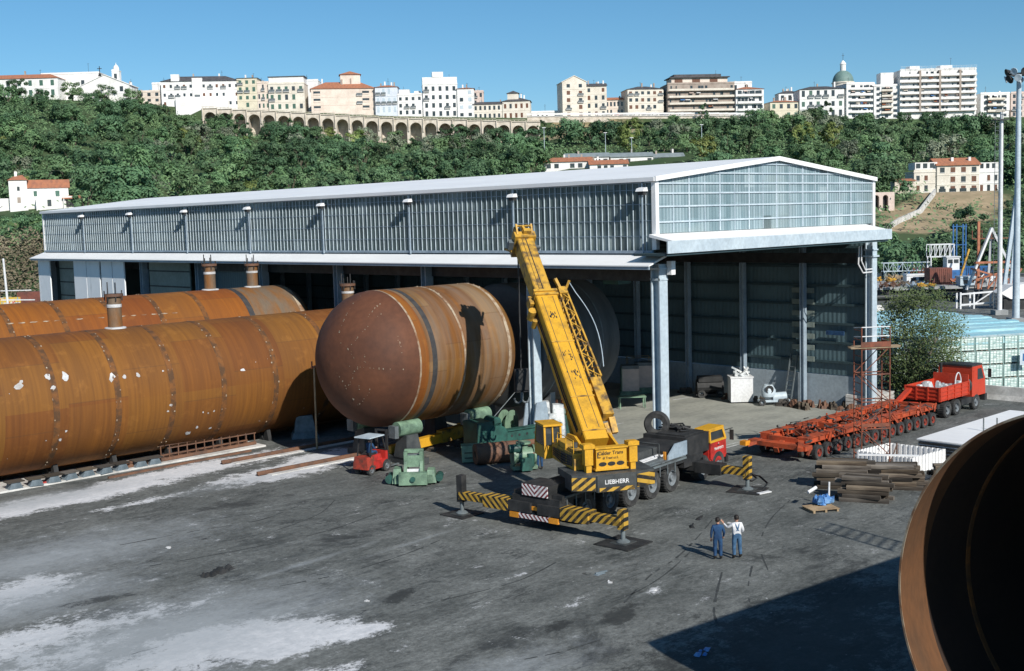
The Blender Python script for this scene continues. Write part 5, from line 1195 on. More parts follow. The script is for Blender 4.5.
tb = thing('covered_block', 'block under a grey tarpaulin beside the dome of the raised tank', 'covered block', gp(305,437), radians(-30)); m = MB(); m.taper(-.75,.75,-.5,.5,.0,1.45,.55,.7); m.taper(-.9,.9,-.65,.65,0,.4,.85); m.build('tarpaulin', M['tarpgrey'], tb, smooth=False)
ph = gp(317,449); po = thing('prop_pole', 'thin pale pole propped upright before the brown dome', 'pole', ph); m = MB(); m.tube((0,0,0),(.05,.0,5.1),.06,n=8); m.build('pole_tube', M['pale_timber'], po); m = MB(); m.bar((-.15,0,5.1),(.5,.1,5.2),.12); m.tube((-.1,0,5.1),(-.1,0,5.5),.05,n=6); m.bar((.45,.1,5.0),(.45,.1,5.4),.08); m.build('clamp', M['copper'], po)
for (x, y, h_) in ((297,452,.9),(283,456,.8)):
    pass
# inside and at the back of the hall
gc0 = None
for i, (x, y, lab) in enumerate(((18.2,17.6,'left of two pinkish white cabinets on a green base inside the hall'),(20.3,17.9,'right of two pinkish white cabinets on a green base inside the hall'))):
    t = thing('machine_cabinet', lab, 'cabinet', (x,y,0), radians(-44)); m = MB(); m.box(-.65,.65,-.5,.5,.5,2.2); m.build('cabinet', M['palered'], t, smooth=False); m = MB(); m.box(-.8,.8,-.7,.7,.05,.5); m.box(-.7,-.64,-.55,.55,.5,2.3); m.build('green_base', M['palegreen'], t, smooth=False); MB().box(-.66,.66,-.51,.51,2.2,2.45).build('top_box', M['greysteel'], t, smooth=False)
cgx = thing('wire_cage', 'yellowish wire cage filled with boxes at the back of the hall', 'cage', (21.6,19.6,0), radians(-44)); m = MB()
for x in (-.9,.9):
    for y in (-.6,.6): m.bar((x,y,0),(x,y,2.6),.07)
for z in (.2,1.0,1.8,2.6):
    m.bar((-.9,-.6,z),(.9,-.6,z),.05); m.bar((-.9,.6,z),(.9,.6,z),.05); m.bar((-.9,-.6,z),(-.9,.6,z),.05); m.bar((.9,-.6,z),(.9,.6,z),.05)
m.build('cage_frame', M['pale_timber'], cgx, smooth=False); m = MB()
for i in range(8): x, z = -.6+.4*(i % 4), .25+.85*(i//4); m.box(x-.18,x+.18,-.45,.45,z,z+.65)
m.build('stored_box', M['cream'], cgx, smooth=False)
lb = thing('work_bench', 'pale green work bench near the hall corner behind the boom', 'bench', gp(632,408), radians(-40)); m = MB(); m.box(-1.0,1.0,-.4,.4,.8,.88)
for x in (-.9,.9):
    for y in (-.35,.35): m.box(x-.04,x+.04,y-.04,y+.04,0,.8)
m.build('bench_frame', M['palegreen'], lb, smooth=False)
ct = thing('storage_bin', 'white and grey metal bin with scrap on top against the back wall', 'bin', (20.9,9.3,0), radians(-44)); ct.scale = (.85,.85,.95); m = MB(); m.box(-.95,.95,-.75,.75,.1,1.95); m.box(-1.0,1.0,-.8,.8,1.95,2.05); m.build('bin_body', M['white'], ct, smooth=False); m = MB()
for i in range(12): m.bar((random.uniform(-.8,.8),random.uniform(-.6,.6),2.05),(random.uniform(-.8,.8),random.uniform(-.6,.6),2.05+random.uniform(.2,.7)),.14)
m.build('scrap_on_top', M['wrap'], ct, smooth=False)
bm_ = thing('black_compressor', 'black compressor in the shade left of the white bin', 'compressor', (21.6,12.6,0), radians(-44)); m = MB(); m.tube((-1.0,0,.8),(1.0,0,.8),.55,n=16); m.box(-.9,.9,-.5,.5,1.2,1.6); m.box(-1.1,1.1,-.5,.5,.15,.3); m.build('compressor_body', M['black'], bm_, smooth=False); wheel(bm_,-.7,-.5,.3,.3,.2); wheel(bm_,.7,-.5,.3,.3,.2)
mx = thing('cement_mixer', 'pale grey cement mixer and pump among debris by the back wall', 'mixer', (20.9,6.9,0), radians(-44)); m = MB(); m.lathe([(.2,0),(.5,.15),(.55,.6),(.3,1.0),(.26,1.0),(.45,.6)], 'z', (0,0,.5), n=18); m.tube((.3,0,.55),(1.3,0,.6),.35,n=14); m.box(-.7,1.5,-.35,.35,.25,.4); m.build('mixer_drum', M['frame'], mx); m = MB(); m.lathe([(.12,-.02),(.3,-.02),(.3,.02)], 'y', (0,-.5,1.2), n=14); m.build('mixer_ring', M['black'], mx); wheel(mx,-.5,-.4,.25,.25,.15); wheel(mx,1.2,-.4,.25,.25,.15)
dbn = 0
for (x, y, s_) in ((22.2,5.9,.35),(22.3,3.3,.5),(22.4,2.2,.45),(22.1,4.3,.3),(21.9,8.2,.35),(21.4,5.0,.4),(20.9,3.9,.4),(22.3,1.2,.4),(21.2,6.0,.3),(21.6,10.6,.3),(21.9,15.2,.3)):
    t = thing('debris_heap', 'low heap of dark debris against the plinth of the back wall', 'debris', (x,y,0), random.uniform(0,3), 'debris heaps along the back wall'); m = MB()
    for i in range(12): a, r_ = random.uniform(0,6.3), random.uniform(0,.7); q = random.uniform(.1,.3); m.taper(r_*cos(a)-q,r_*cos(a)+q,r_*sin(a)-q*.6,r_*sin(a)+q*.6,0,random.uniform(.15,.5),.5)
    m.build('rubble', M['rustrail'] if dbn % 2 else M['timber'], t, smooth=False); dbn += 1
la = thing('wooden_ladder', 'pale ladder leaning on the back wall beside the mixer', 'ladder', (22.0,6.3,0), 0); m = MB(); m.bar((0,0,0),(.95,0,3.6),.08); m.bar((0,-.55,0),(.95,-.55,3.6),.08)
for i in range(10): m.bar((.09+.09*i,0,.35+.33*i),(.09+.09*i,-.55,.35+.33*i),.05)
m.build('ladder_frame', M['greysteel'], la, smooth=False)
# scaffold tower
sf = thing('scaffold_tower', 'rusty red scaffold tower with plank platform in front of the corner column', 'scaffold', (8.05,-8.5,0), radians(-38)); sf.scale = (.84,.9,1); m = MB()
for x in (-.95,.95):
    for y in (-.6,.6): m.tube((x,y,0),(x,y,7.5 if y < 0 or x > 0 else 6.7),.042,n=6)
for z in (.4,1.9,3.4,4.9,6.3):
    for y in (-.6,.6): m.tube((-.95,y,z),(.95,y,z),.035,n=6)
    for x in (-.95,.95): m.tube((x,-.6,z),(x,.6,z),.035,n=6); m.tube((x,-.6,z+.5),(x,.6,z+.5),.025,n=6); m.tube((x,-.6,z+1.0),(x,.6,z+1.0),.025,n=6)
for i, z in enumerate((.4,1.9,3.4,4.9)):
    s = 1 if i % 2 else -1
    for y in (-.6,.6): m.tube((-.95*s,y,z),(.95*s,y,z+1.5),.028,n=6)
m.build('tube_frame', M['rustscaf'], sf)
m = MB(); m.box(-1.7,1.6,-.7,-.2,6.35,6.40); m.box(-1.5,1.9,-.15,.35,6.36,6.41); m.box(-1.1,1.2,.38,.7,6.35,6.4); each(m, 'platform_plank', M['pale_timber'], sf)
m = MB(); m.box(-1.0,1.0,-.64,-.60,6.42,6.7); m.box(.93,.97,-.6,.6,6.42,6.7); m.box(-.95,.95,-.62,-.58,2.0,2.2); each(m, 'toe_board', M['rustscaf'], sf)
m = MB()
for z in (7.0,7.5): m.tube((-.95,-.6,z),(.95,-.6,z),.03,n=6); m.tube((-.95,.6,z-.1),(-.95,-.6,z),.03,n=6)
m.build('guard_rail', M['white'], sf)
# pen of white sheets
def corr(m, a, b_, h, n_):
    a = Vector(a); b_ = Vector(b_); d = (b_-a)/n_; nv = Vector((-d.y,d.x,0)).normalized()
    for i in range(n_):
        p0, p1 = a+d*i, a+d*(i+.5); p2 = a+d*(i+1); o = nv*.07
        m.add([p0,p1,p1+Vector((0,0,h)),p0+Vector((0,0,h))],[(0,1,2,3)]); m.add([p1,p1+o,p1+o+Vector((0,0,h)),p1+Vector((0,0,h))],[(0,1,2,3)]); m.add([p1+o,p2+o,p2+o+Vector((0,0,h)),p1+o+Vector((0,0,h))],[(0,1,2,3)]); m.add([p2+o,p2,p2+Vector((0,0,h)),p2+o+Vector((0,0,h))],[(0,1,2,3)])
pn = thing('sheet_pen', 'square pen of white corrugated sheets beside the timber piles', 'pen', (0,0,0))
FL, FR_, BR_, BL = Vector((6.1,-8.7,.03)), Vector((6.05,-11.95,.03)), Vector((9.25,-12.2,.03)), Vector((9.1,-9.0,.03))
for a, b_, n_ in ((FL,FL.lerp(FR_,.55),7),(FL.lerp(FR_,.66),FR_,5),(FR_,BR_,10),(BL,FL,11),(BR_,BL,11)):
    m = MB(); corr(m, a, b_, .9, n_); m.build('sheet_wall', M['whitesheet'], pn, smooth=False, fixn=False)
m = MB(); m.bar(BL+Vector((-.3,-.6,0)),BL+Vector((-.3,-.6,1.0)),.06); m.bar(BL+Vector((-.3,-.6,.9)),FL.lerp(FR_,.5)+Vector((.5,0,.1)),.05); m.box(7.0,7.6,-10.9,-10.3,.0,.45); m.build('pen_prop', M['rustrail'], pn, smooth=False)
# stack of white sheets
ws = thing('sheet_stack', 'long stack of white sheets on dark spacers behind the pen', 'sheet stack', (0,0,0))
for i in range(6):
    z = .12+i*.19; m = MB(); m.box(9.75+.05*(i%2),21.5,-12.95,-10.35,z,z+.06); m.build('sheet_layer', M['whitesheet'], ws, smooth=False); m = MB()
    for k in range(24): m.box(9.7+k*.5,9.9+k*.5,-12.9,-10.4,z-.12,z-.005)
    m.build('spacer_row', M['black'], ws, smooth=False)
m = MB(); m.box(9.7,21.6,-13.0,-10.3,1.15,1.22); m.build('top_sheet', M['whitesheet'], ws, smooth=False)
pf = thing('post_frame', 'thin grey frame of two posts and a bar in front of the white sheet stack', 'post frame', gp(990,452), VIEWROT); m = MB(); m.bar((-.38,0,0),(-.38,0,1.95),.06); m.bar((.38,0,0),(.38,0,1.95),.06); m.bar((-.38,0,1.15),(.38,0,1.15),.05); m.build('frame', M['greysteel'], pf, smooth=False)
# timber piles: every sleeper is a thing
def pile(cx, cy, ang, L, n, layers, lab, grp, w=.27, h=.19):
    first = None
    for k in range(layers):
        for i in range(n-(1 if k >= layers-2 and n > 2 else 0)):
            c = Vector((cx,cy,0))+Matrix.Rotation(ang,3,'Z') @ Vector((random.uniform(-.25,.25),(i-(n-1)/2)*(w+.05)+(.12 if k>=layers-2 else 0)+random.uniform(-.03,.03),0))
            loc = (c.x,c.y,.005+k*(h+.012)); rz = ang+random.uniform(-.09,.09)
            if first is None:
                first = tag(MB().box(-L/2,L/2,-w/2,w/2,0,h).build('timber_sleeper', M['timber'], None, smooth=False), lab, 'sleeper', grp); first.location = loc; first.rotation_euler = (0,0,rz)
            else:
                o = first.copy(); col.objects.link(o); o.location = loc; o.rotation_euler = (random.uniform(-.03,.03),random.uniform(-.02,.02),rz); o.scale = (random.uniform(.72,1.12),random.uniform(.85,1.05),1)
pile(1.6,-10.7,radians(-62),2.7,4,7,'weathered sleeper in the tall pile at the left of the timber stacks','sleepers in the tall left pile')
pile(-.2,-12.8,radians(-68),2.3,4,6,'weathered sleeper in the front pile nearest the blue pallet','sleepers in the front pile')
pile(3.0,-12.4,radians(-58),2.9,4,6,'weathered sleeper in the middle pile before the white pen','sleepers in the middle pile')
pile(6.6,-14.3,radians(-40),2.6,4,4,'weathered sleeper in the pile half hidden by the open tank','sleepers in the right pile')
wb = thing('white_plank', 'long white plank on top of the middle timber pile', 'plank', (4.4,-11.5,1.26), radians(-58)); MB().box(-1.5,1.5,-.14,.14,0,.05).build('plank', M['whitesheet'], wb, smooth=False)
plt = thing('wooden_pallet', 'pale wooden pallet carrying a blue plastic bundle', 'pallet', gp(821,510), radians(-30)); m = MB()
for i in range(6): m.box(-.7,.7,-.5+i*.19,-.38+i*.19,.12,.15)
for i in range(3): m.box(-.65+i*.6,-.55+i*.6,-.5,.57,0,.12)
m.build('pallet_boards', M['pale_timber'], plt, smooth=False)
bd = thing('blue_bundle', 'blue plastic bundle tied on the pallet', 'bundle', gp(822,508)+Vector((.1,.1,.155)), radians(-30)); m = MB()
for i in range(22): x, y, q = random.uniform(-.45,.45), random.uniform(-.28,.28), random.uniform(.07,.2); z0 = random.uniform(0,.2); m.add([(x+q*cos(a)*random.uniform(.6,1.3),y+q*sin(a)*random.uniform(.6,1.3),z0+(.0 if k==0 else random.uniform(.1,.35))) for k in (0,1) for a in (0,1.26,2.5,3.77,5.0)],[(0,1,2,3,4),(5,6,7,8,9)]+[(j,(j+1)%5,(j+1)%5+5,j+5) for j in range(5)])
m.build('plastic_sheet', M['tarpblue'], bd, smooth=False); m = MB(); m.tube((-.55,.25,.55),(-.05,.4,.72),.08,n=8); m.tube((.45,.1,.2),(.47,.1,1.0),.045,n=6); each(m, 'white_pipe', M['white'], bd)
sp_ = thing('plastic_scrap', 'blue plastic scrap lying in the dark shadow at the bottom', 'plastic scrap', gp(703,652,.02), .4); m = MB()
for i in range(7): x, y, q = random.uniform(-.35,.35), random.uniform(-.12,.12), random.uniform(.06,.16); m.taper(x-q,x+q,y-q*.6,y+q*.6,0,random.uniform(.02,.07),.5)
m.build('crumpled_sheet', M['tarpblue'], sp_)
sc_ = thing('scrap_heap', 'small dark heap of scrap alone on the asphalt at the left', 'scrap', gp(216,574), .3); m = MB()
for i in range(16): x, y, q = random.uniform(-.75,.75), random.uniform(-.25,.25), random.uniform(.06,.2); m.taper(x-q,x+q,y-q*.6,y+q*.6,0,random.uniform(.03,.2),.4)
m.build('scrap_piece', M['black'], sc_, smooth=False)
for k, (x, y, lab) in enumerate(((600,574,'grey flat rag on the asphalt left of the two men'),(699,519,'black scrap of rubber just left of the man in blue'),(692,527,'thin black rubber strip near the two men'))):
    t = thing('rubber_scrap', lab, 'scrap', gp(x,y), .4*k); m = MB(); m.taper(-.25,.25,-.1,.12,0,.05,.6); m.bar((-.2,.05,.05),(.3,-.1,.08),.06); m.build('scrap_piece', M['black'] if k else M['tarpgrey'], t, smooth=False)
hs = thing('hose', 'black hose lying on the ground beside the jack near the red cab', 'hose', (0,0,0)); m = MB(); pts = [gp(x,y,.04) for x, y in ((744,479),(752,481),(757,478),(752,474),(745,473),(760,476),(768,483),(762,491),(746,492))]; m.path(pts, .035, 6); m.build('hose_tube', M['black'], hs)
bc = thing('white_plank', 'white board lying on the mat by the jack near the cab', 'board', gp(764,493,.02), -.2); MB().box(-.4,.4,-.12,.12,0,.05).build('board', M['white'], bc, smooth=False)

cr_ = thing('broken_concrete', 'low ridge of broken white concrete in the chalky patch at the bottom left', 'rubble', (0,0,0), 0); m = MB(); ux = (gp(330,648)-gp(272,624)).normalized(); ln_ = (gp(330,648)-gp(272,624)).length
for i in range(260):
    k = random.uniform(-.5,.5); wv_ = .35*sin(k*9); p = ux*(k*ln_)+Vector((-ux.y,ux.x,0))*(random.gauss(0,.28)+wv_); q = random.uniform(.02,.09)
    m.taper(p.x-q,p.x+q,p.y-q*.8,p.y+q*.8,0,random.uniform(.015,.07),.5)
m.build('rubble', M['concrete'], cr_, smooth=False)
for (x, y, lab) in ((730,523,'white scrap of paper near the head of the man in white'),(655,590,'pale scrap on the asphalt between the striped jack and the shadow'),(610,582,'small white scrap on the asphalt below the striped jack'),(365,601,'thin white strip on the asphalt at the bottom middle'),(170,548,'tiny white scrap on the asphalt at the left')):
    t = thing('litter_scrap', lab, 'scrap', gp(x,y), random.uniform(0,3)); m = MB()
    for i in range(3): a, b_, q = random.uniform(-.15,.15), random.uniform(-.08,.08), random.uniform(.04,.12); m.taper(a-q,a+q,b_-q*.5,b_+q*.5,.0,random.uniform(.02,.05),.6)
    m.build('scrap_piece', M['paintmark'], t, smooth=False)
# ================================================================== TREES
def leafquads(pts, size, nrm=None):
    """one small rotated leaf-cluster face per point"""
    n = len(pts); rng = np.random.default_rng(len(pts))
    a = rng.normal(size=(n,3)); a /= np.linalg.norm(a,axis=1)[:,None]
    h = rng.normal(size=(n,3)); h[:,2] *= .6
    if nrm is not None:
        nn_ = nrm+rng.normal(size=(n,3))*.30; nn_ /= np.linalg.norm(nn_,axis=1)[:,None]; a = np.cross(nn_,h); a /= np.linalg.norm(a,axis=1)[:,None]; h = nn_
    b_ = np.cross(a,h); b_ /= np.linalg.norm(b_,axis=1)[:,None]
    s = size*rng.uniform(.55,1.3,size=(n,1)); a *= s; b_ *= s*.62
    V = np.stack([pts-a, pts+b_*.8-a*.1, pts+a, pts-b_*.8+a*.15],1).reshape(-1,3)
    return V
def leafmesh(name, pts, size, mat, nrm=None):
    if nrm is None: nrm = np.tile(np.array([-.15,-.35,.75]),(len(pts),1))
    V = leafquads(np.array(pts), size, nrm); n = len(V)//4
    me = bpy.data.meshes.new(name); me.vertices.add(len(V)); me.vertices.foreach_set('co', V.ravel()); me.loops.add(4*n); me.loops.foreach_set('vertex_index', np.arange(4*n)); me.polygons.add(n); me.polygons.foreach_set('loop_start', np.arange(n)*4)
    me.materials.append(mat); me.update(); me.validate(); return me
NR = []
def crown_pts(rng, nclump, nleaf, rx, rz, zc, spread=1.0, cl=.34):
    out = []; NR.clear(); nleaf = int(nleaf*1.5)
    for k in range(nclump):
        d = rng.normal(size=3); d /= np.linalg.norm(d); r = rng.uniform(.35,1.0)**.6
        c = np.array([d[0]*rx*r*spread, d[1]*rx*r*spread, zc+d[2]*rz*r]); cr = rng.uniform(.6,1.15)*cl*rx
        m = rng.normal(size=(nleaf,3)); m /= np.linalg.norm(m,axis=1)[:,None]; m *= cr*rng.uniform(.45,1.05,size=(nleaf,1)); m[:,2] *= .75
        q = m/np.linalg.norm(m,axis=1)[:,None]*.75+(c-np.array([0,0,zc]))/rx*.5+np.array([0,0,.45]); NR.append(q); out.append(c+m)
    return np.concatenate(out)
def trunkmesh(name, h, r, zc, rx, mat, seed, n=5, nl=7):
    rg = random.Random(seed); m = MB(); p = Vector((0,0,-.8)); q = Vector((rg.uniform(-.2,.2),rg.uniform(-.2,.2),h)); m.tube(p,q,r,r*.6,n=7,caps=False)
    for i in range(nl):
        a = 2*pi*i/nl+rg.random(); e = q+Vector((cos(a)*rx*.65,sin(a)*rx*.65,rg.uniform(.4,1.3)*(zc-h+.5))); mid = q.lerp(e,.5)+Vector((0,0,.25)); s0 = q.lerp(p,rg.uniform(0,.3)); m.tube(s0,mid,r*.45,r*.28,n=5,caps=False); m.tube(mid,e,r*.28,r*.1,n=4,caps=False)
    o = m.build(name, mat); me = o.data; bpy.data.objects.remove(o); return me
KINDS = []
rngt = np.random.default_rng(11)
# (leaf material, crown radius, half height, centre, clumps, leaves, leaf size, trunk height)
SPEC = [('leafA',4.6,3.4,5.2,24,70,.50,2.2),('leafA',4.0,3.6,5.0,22,70,.48,2.0),('leafA',5.2,3.2,4.8,28,66,.52,1.9),('leafB',4.2,3.8,5.4,22,62,.48,2.2),('leafB',3.6,3.0,4.4,20,60,.45,1.7),('leafB',4.8,3.3,5.0,24,64,.5,2.0),('leafC',3.5,2.8,4.2,18,58,.42,1.7),('leafD',3.4,3.2,4.6,18,58,.42,1.9),('leafA',2.7,4.6,6.0,18,64,.42,2.0)]
for i, (lm, rx, rz, zc, nc, nl, ls, th) in enumerate(SPEC):
    cp_ = crown_pts(rngt,nc,nl,rx,rz,zc)
    KINDS.append((leafmesh('crown', cp_, ls*.8, M[lm], np.concatenate(NR)), trunkmesh('trunk', th, .28, zc, rx, M['bark'], i), lm, rx, zc+rz))
def put_tree(k, loc, rz, s, label, group=None, sz=None):
    s *= 1.0
    cm, tm, lm, rx, ht = KINDS[k]
    t = thing('tree', label, 'tree', loc, rz, group); t.scale = (s,s,sz or s); link('crown', cm, t); link('trunk', tm, t); return t
def proj(X, Y, z):
    d = Vector((X,Y,z-CH)); w = d.dot(_fw); return 512+FPX*d.dot(_r)/w, 335.5-FPX*d.dot(_u)/w
def roof_y(x): return interp([(40,212),(772,157),(876,180)], x) if 42 < x < 876 else 999
LABEL = {'leafA':('dark evergreen tree with a dense rounded crown on the wooded hillside','dark evergreen trees on the hillside'),'leafB':('mid green broadleaf tree on the wooded hillside','mid green trees on the hillside'),'leafC':('grey-green olive-like tree on the wooded hillside','grey-green trees on the hillside'),'leafD':('light yellow-green tree on the wooded hillside','yellow-green trees on the hillside')}
EXCL = [(-119,300,15),(-119,284,8),(133,366,22),(110,366,18),(158,366,18),(33,474,20),(55,474,20),(18,466,12),(225,562,11),(88,274,13),(-160,275,16),(-130,275,16),(130,340,17),(112,318,10)]
cand = []; rg = random.Random(5)
def ok(X, Y, dmin):
    for (a, b_, r) in EXCL:
        if hypot(X-a, Y-b_) < r: return False
    for q in cand:
        if abs(q[0]-X) < dmin and abs(q[1]-Y) < dmin*2.2: return False
    return True
for i in range(26):
    Y = rg.uniform(578,600); X = (rg.uniform(128,222)-505)/FPX*Y
    if ok(X, Y, 3.4): cand.append((X, Y, terr(X, Y)))
for i in range(9):
    Y = rg.uniform(590,600); X = (rg.uniform(168,212)-505)/FPX*Y; cand.append((X, Y, terr(X, Y)-.5))
for i in range(34):
    Y = rg.uniform(580,589); X = ((rg.uniform(205,300) if i % 3 == 0 else rg.uniform(215,545))-505)/FPX*Y
    if X < (245-505)/FPX*Y or ok(X, Y, 3.6): cand.append((X, Y, terr(X, Y)+rg.uniform(-1.5,1.5)))
tries = 0
while len(cand) < 300 and tries < 30000:
    tries += 1
    Y = 250+(603-250)*rg.random()**.72; X = (rg.uniform(-25,1050)-512)/FPX*Y
    z = terr(X, Y); px_, py_ = proj(X, Y, z+7.5)
    if py_ > roof_y(px_)-1 or py_ > 262: continue
    if X < -80 and Y < 284: continue
    if 545 < px_ < 650 and Y > 560: continue
    if 535 < px_ < 692 and Y < 478: continue
    if 225 < px_ < 545 and (Y > 587 or (Y > 578 and rg.random() < .4)): continue
    if px_ > 545 and Y > 592: continue
    if 950 < px_ < 1006 and Y > 535: continue
    if 905 < px_ < 1003 and 312 < Y < 372: continue
    if not ok(X, Y, 4.6+Y*.0035): continue
    cand.append((X, Y, z))
for X, Y, z in cand:
    n1 = noise.noise(Vector((X*.02, Y*.012, 4.0)))+rg.uniform(-.35,.35)
    k = rg.choice((0,1,2,0,2,8)) if n1 < -.02 else rg.choice((3,4,5,3,5)) if n1 < .26 else rg.choice((6,6,7,4,6))
    lab = LABEL[KINDS[k][2]]; s = rg.uniform(1.0,1.55)
    if Y > 565: s *= .8
    put_tree(k, c2h(X, Y, z-.3), rg.uniform(0,6.3), s, lab[0], lab[1], s*rg.uniform(.85,1.1))
# undergrowth that covers the slope between the trees
ug = []; rgn = np.random.default_rng(3)
for i in range(6500):
    Y = 246+(603-246)*rgn.random()**.72; X = (rgn.uniform(-40,1070)-512)/FPX*Y
    if any(hypot(X-a, Y-b_) < r*.85 for a, b_, r in EXCL): continue
    z = terr(X, Y); px_, py_ = proj(X, Y, z+3)
    if py_ > roof_y(px_)+2: continue
    if 225 < px_ < 545 and Y > 590: continue
    if px_ > 545 and Y > 594: continue
    if 545 < px_ < 660 and Y > 572: continue
    if 535 < px_ < 692 and 405 < Y < 474: continue
    h = rgn.uniform(1.4,5.2) if Y < 575 else rgn.uniform(1,3); c = c2h(X, Y, z+h*.45); m = rgn.normal(size=(18,3))*np.array([1.5,1.5,h*.42])
    ug.append(np.array(c)+m)
for i in range(500):
    Y = rgn.uniform(575,603); X = (rgn.uniform(125,225)-505)/FPX*Y; z = terr(X, Y); c = c2h(X, Y, z+1.0); ug.append(np.array(c)+rgn.normal(size=(18,3))*np.array([1.4,1.4,1.1]))
for i in range(9000):
    Y = 246+(600-246)*rgn.random()**.8; px0_ = rgn.uniform(-420,1560); X = (px0_-505)/FPX*Y
    if any(hypot(X-a, Y-b_) < r*.9 for a, b_, r in EXCL): continue
    z = terr(X, Y); px_, py_ = proj(X, Y, z+5)
    if -30 < px_ < 1054 and py_ <= roof_y(px_)+3: continue
    h = rgn.uniform(1.5,6.5); c = c2h(X, Y, z+h*.45); ug.append(np.array(c)+rgn.normal(size=(16,3))*np.array([1.9,1.9,h*.42]))
tag(link('undergrowth', leafmesh('undergrowth', np.concatenate(ug), .55, M['leafB'])), 'dense green undergrowth covering the hillside between the trees', 'undergrowth', None, 'stuff')
# dry scrub on the bank at the left
ds = []
for i in range(1300):
    X = rgn.uniform(-150,-80); Y = rgn.uniform(236,258); z = terr(X, Y)
    c = c2h(X, Y, z+rgn.uniform(.2,1.6)); ds.append(np.array(c)+rgn.normal(size=(16,3))*np.array([1.0,1.0,1.2]))
tag(link('dry_scrub', leafmesh('dry_scrub', np.concatenate(ds), .38, M['leafE'])), 'dry grey-brown scrub on the bank behind the left end of the hall', 'scrub', None, 'stuff')
# round bushes below the white house, and trees standing closer on the right
for (x, y, Y, k, s, lab) in ((14,232,262,0,.75,'dark round tree below the white house at the left edge'),(30,228,266,1,.7,'dark round tree below the white house, second from the left edge'),(48,231,258,3,.72,'green round tree between the white house and the hall corner'),(62,240,250,0,.7,'dark tree at the far left corner of the hall'),(22,176,318,7,.75,'yellowish tree just behind the white house'),
    (905,258,215,0,1.0,'dark tree right beside the hall gable, left of the harbour cranes'),(893,262,205,1,.95,'dark tree touching the right end of the hall canopy'),(945,250,225,2,1.05,'broad dark tree below the sandy slope of the villa'),(965,250,232,0,1.0,'dark tree behind the blue harbour poles'),(925,258,228,5,.8,'green tree between the hall and the sandy slope'),(990,248,228,1,1.0,'dark tree behind the white tripod frame'),(1015,246,230,2,1.1,'dark tree behind the blue floodlight mast'),(880,215,262,3,.8,'green tree above the gable beside the arched wall'),(905,190,345,0,.5,'dark tree left of the villa roof terrace')):
    p = at(x, y, Y); c = cam_at(x, y, Y); p.z = terr(c.x, Y) if Y > 240 else 0
    put_tree(k, p, rg.uniform(0,6), s, lab)
# the tree in the yard in front of the crate stacks
yt = thing('tree', 'loose leafy tree with thin pale stems behind the red truck', 'tree', (28.6,-.6,0)); yt.scale = (.92,.92,.95)
pts = []; rgm = np.random.default_rng(21)
for k in range(300):
    a = rgm.uniform(0,6.28); h = rgm.uniform(1.0,8.0); w = 3.4*(1-abs((h-4.6)/5.0)**2.0); w = max(w,.6); r = w*rgm.uniform(.15,1.0)**.6
    c = np.array([r*cos(a), r*sin(a), h]); m = rgm.normal(size=(62,3))*np.array([.46,.46,.42]); pts.append(c+m)
link('crown', leafmesh('crown', np.concatenate(pts), .105, M['leafN']), yt)
m = MB()
for i in range(7):
    a = i*.9; p0 = Vector((.25*cos(a),.25*sin(a),-.1)); p1 = Vector((1.0*cos(a),1.0*sin(a),2.6+.2*i)); p2 = Vector((2.0*cos(a+.2),2.0*sin(a+.2),5.2+.3*(i%4))); m.tube(p0,p1,.10,.06,n=6); m.tube(p1,p2,.06,.02,n=5)
    for j in range(4): q = p0.lerp(p1,.4+.2*j) if j < 2 else p1.lerp(p2,.3*(j-1)); m.tube(q,q+Vector((random.uniform(-1,1),random.uniform(-1,1),random.uniform(.5,1.2))),.03,.01,n=4)
m.build('trunk', M['palebark'], yt)
# ================================================================== CRATE STACKS, BARRIER
cr0 = None
def m_crate():
    t = NT('pale_mesh_crate'); g_ = t.n('ShaderNodeObjectInfo')
    k = t.mix(g_.outputs['Random'], (.66,.76,.72), (.78,.82,.78)); k = t.mix(t.ramp(t.noise(3.2,5),.5,.7), k, (.42,.58,.54)); return t.out(k, .6)
M['crate'] = m_crate(); M['crateband'] = pm('green_crate_band', (.34,.48,.45), (.24,.36,.33), .6); M['cratetop'] = pm('pale_blue_plastic_cover', (.27,.52,.60), (.40,.62,.66), .35, scale=.7, stretch=(.4,2.5,1), lo=.42, hi=.6, bump=.5)
CRX, CRS = 34.6, 1.18; CROT = radians(-31.5)-pi/2
def cpos(r_, z): return Vector((33.4+cos(radians(-31.5))*(r_*CRS-8.2), -2.1+sin(radians(-31.5))*(r_*CRS-8.2), z))+Vector((-sin(radians(-31.5)),cos(radians(-31.5)),0))*.6
for r_ in range(15):
    for lv in range(4):
        z = .02+lv*1.05
        if cr0 is None:
            cr0 = thing('mesh_crate', 'pale green-white mesh crate in the tall stacked wall behind the red truck', 'crate', cpos(r_,z), CROT, 'crates stacked in a wall behind the red truck')
            m = MB(); m.box(-.5,.5,-.53,.53,.12,1.02); m.build('crate_body', M['crate'], cr0, smooth=False)
            m = MB()
            for y_ in (-.54,.54): m.box(-.55,-.50,y_-.025,y_+.025,.0,1.04)
            for z_ in (.1,.24,.33,.47,.58,.72,.83,1.0): m.box(-.53,-.505,-.55,.55,z_-.014,z_+.014)
            for y_ in (-.27,0,.27): m.box(-.525,-.505,y_-.01,y_+.01,.1,1.0)
            m.box(-.52,-.50,.05,.3,.5,.66); m.build('mesh_frame', M['crateband'], cr0, smooth=False)
            m = MB()
            for y_ in (-.42,0,.42): m.box(-.5,.5,y_-.07,y_+.07,0,.12)
            m.build('skid', M['timber'], cr0, smooth=False)
            cr0.rotation_euler.z = CROT+pi
        else: dup(cr0, cpos(r_,z)+Vector((random.uniform(-.05,.05),random.uniform(-.05,.05),0)), CROT+pi+random.uniform(-.02,.02))
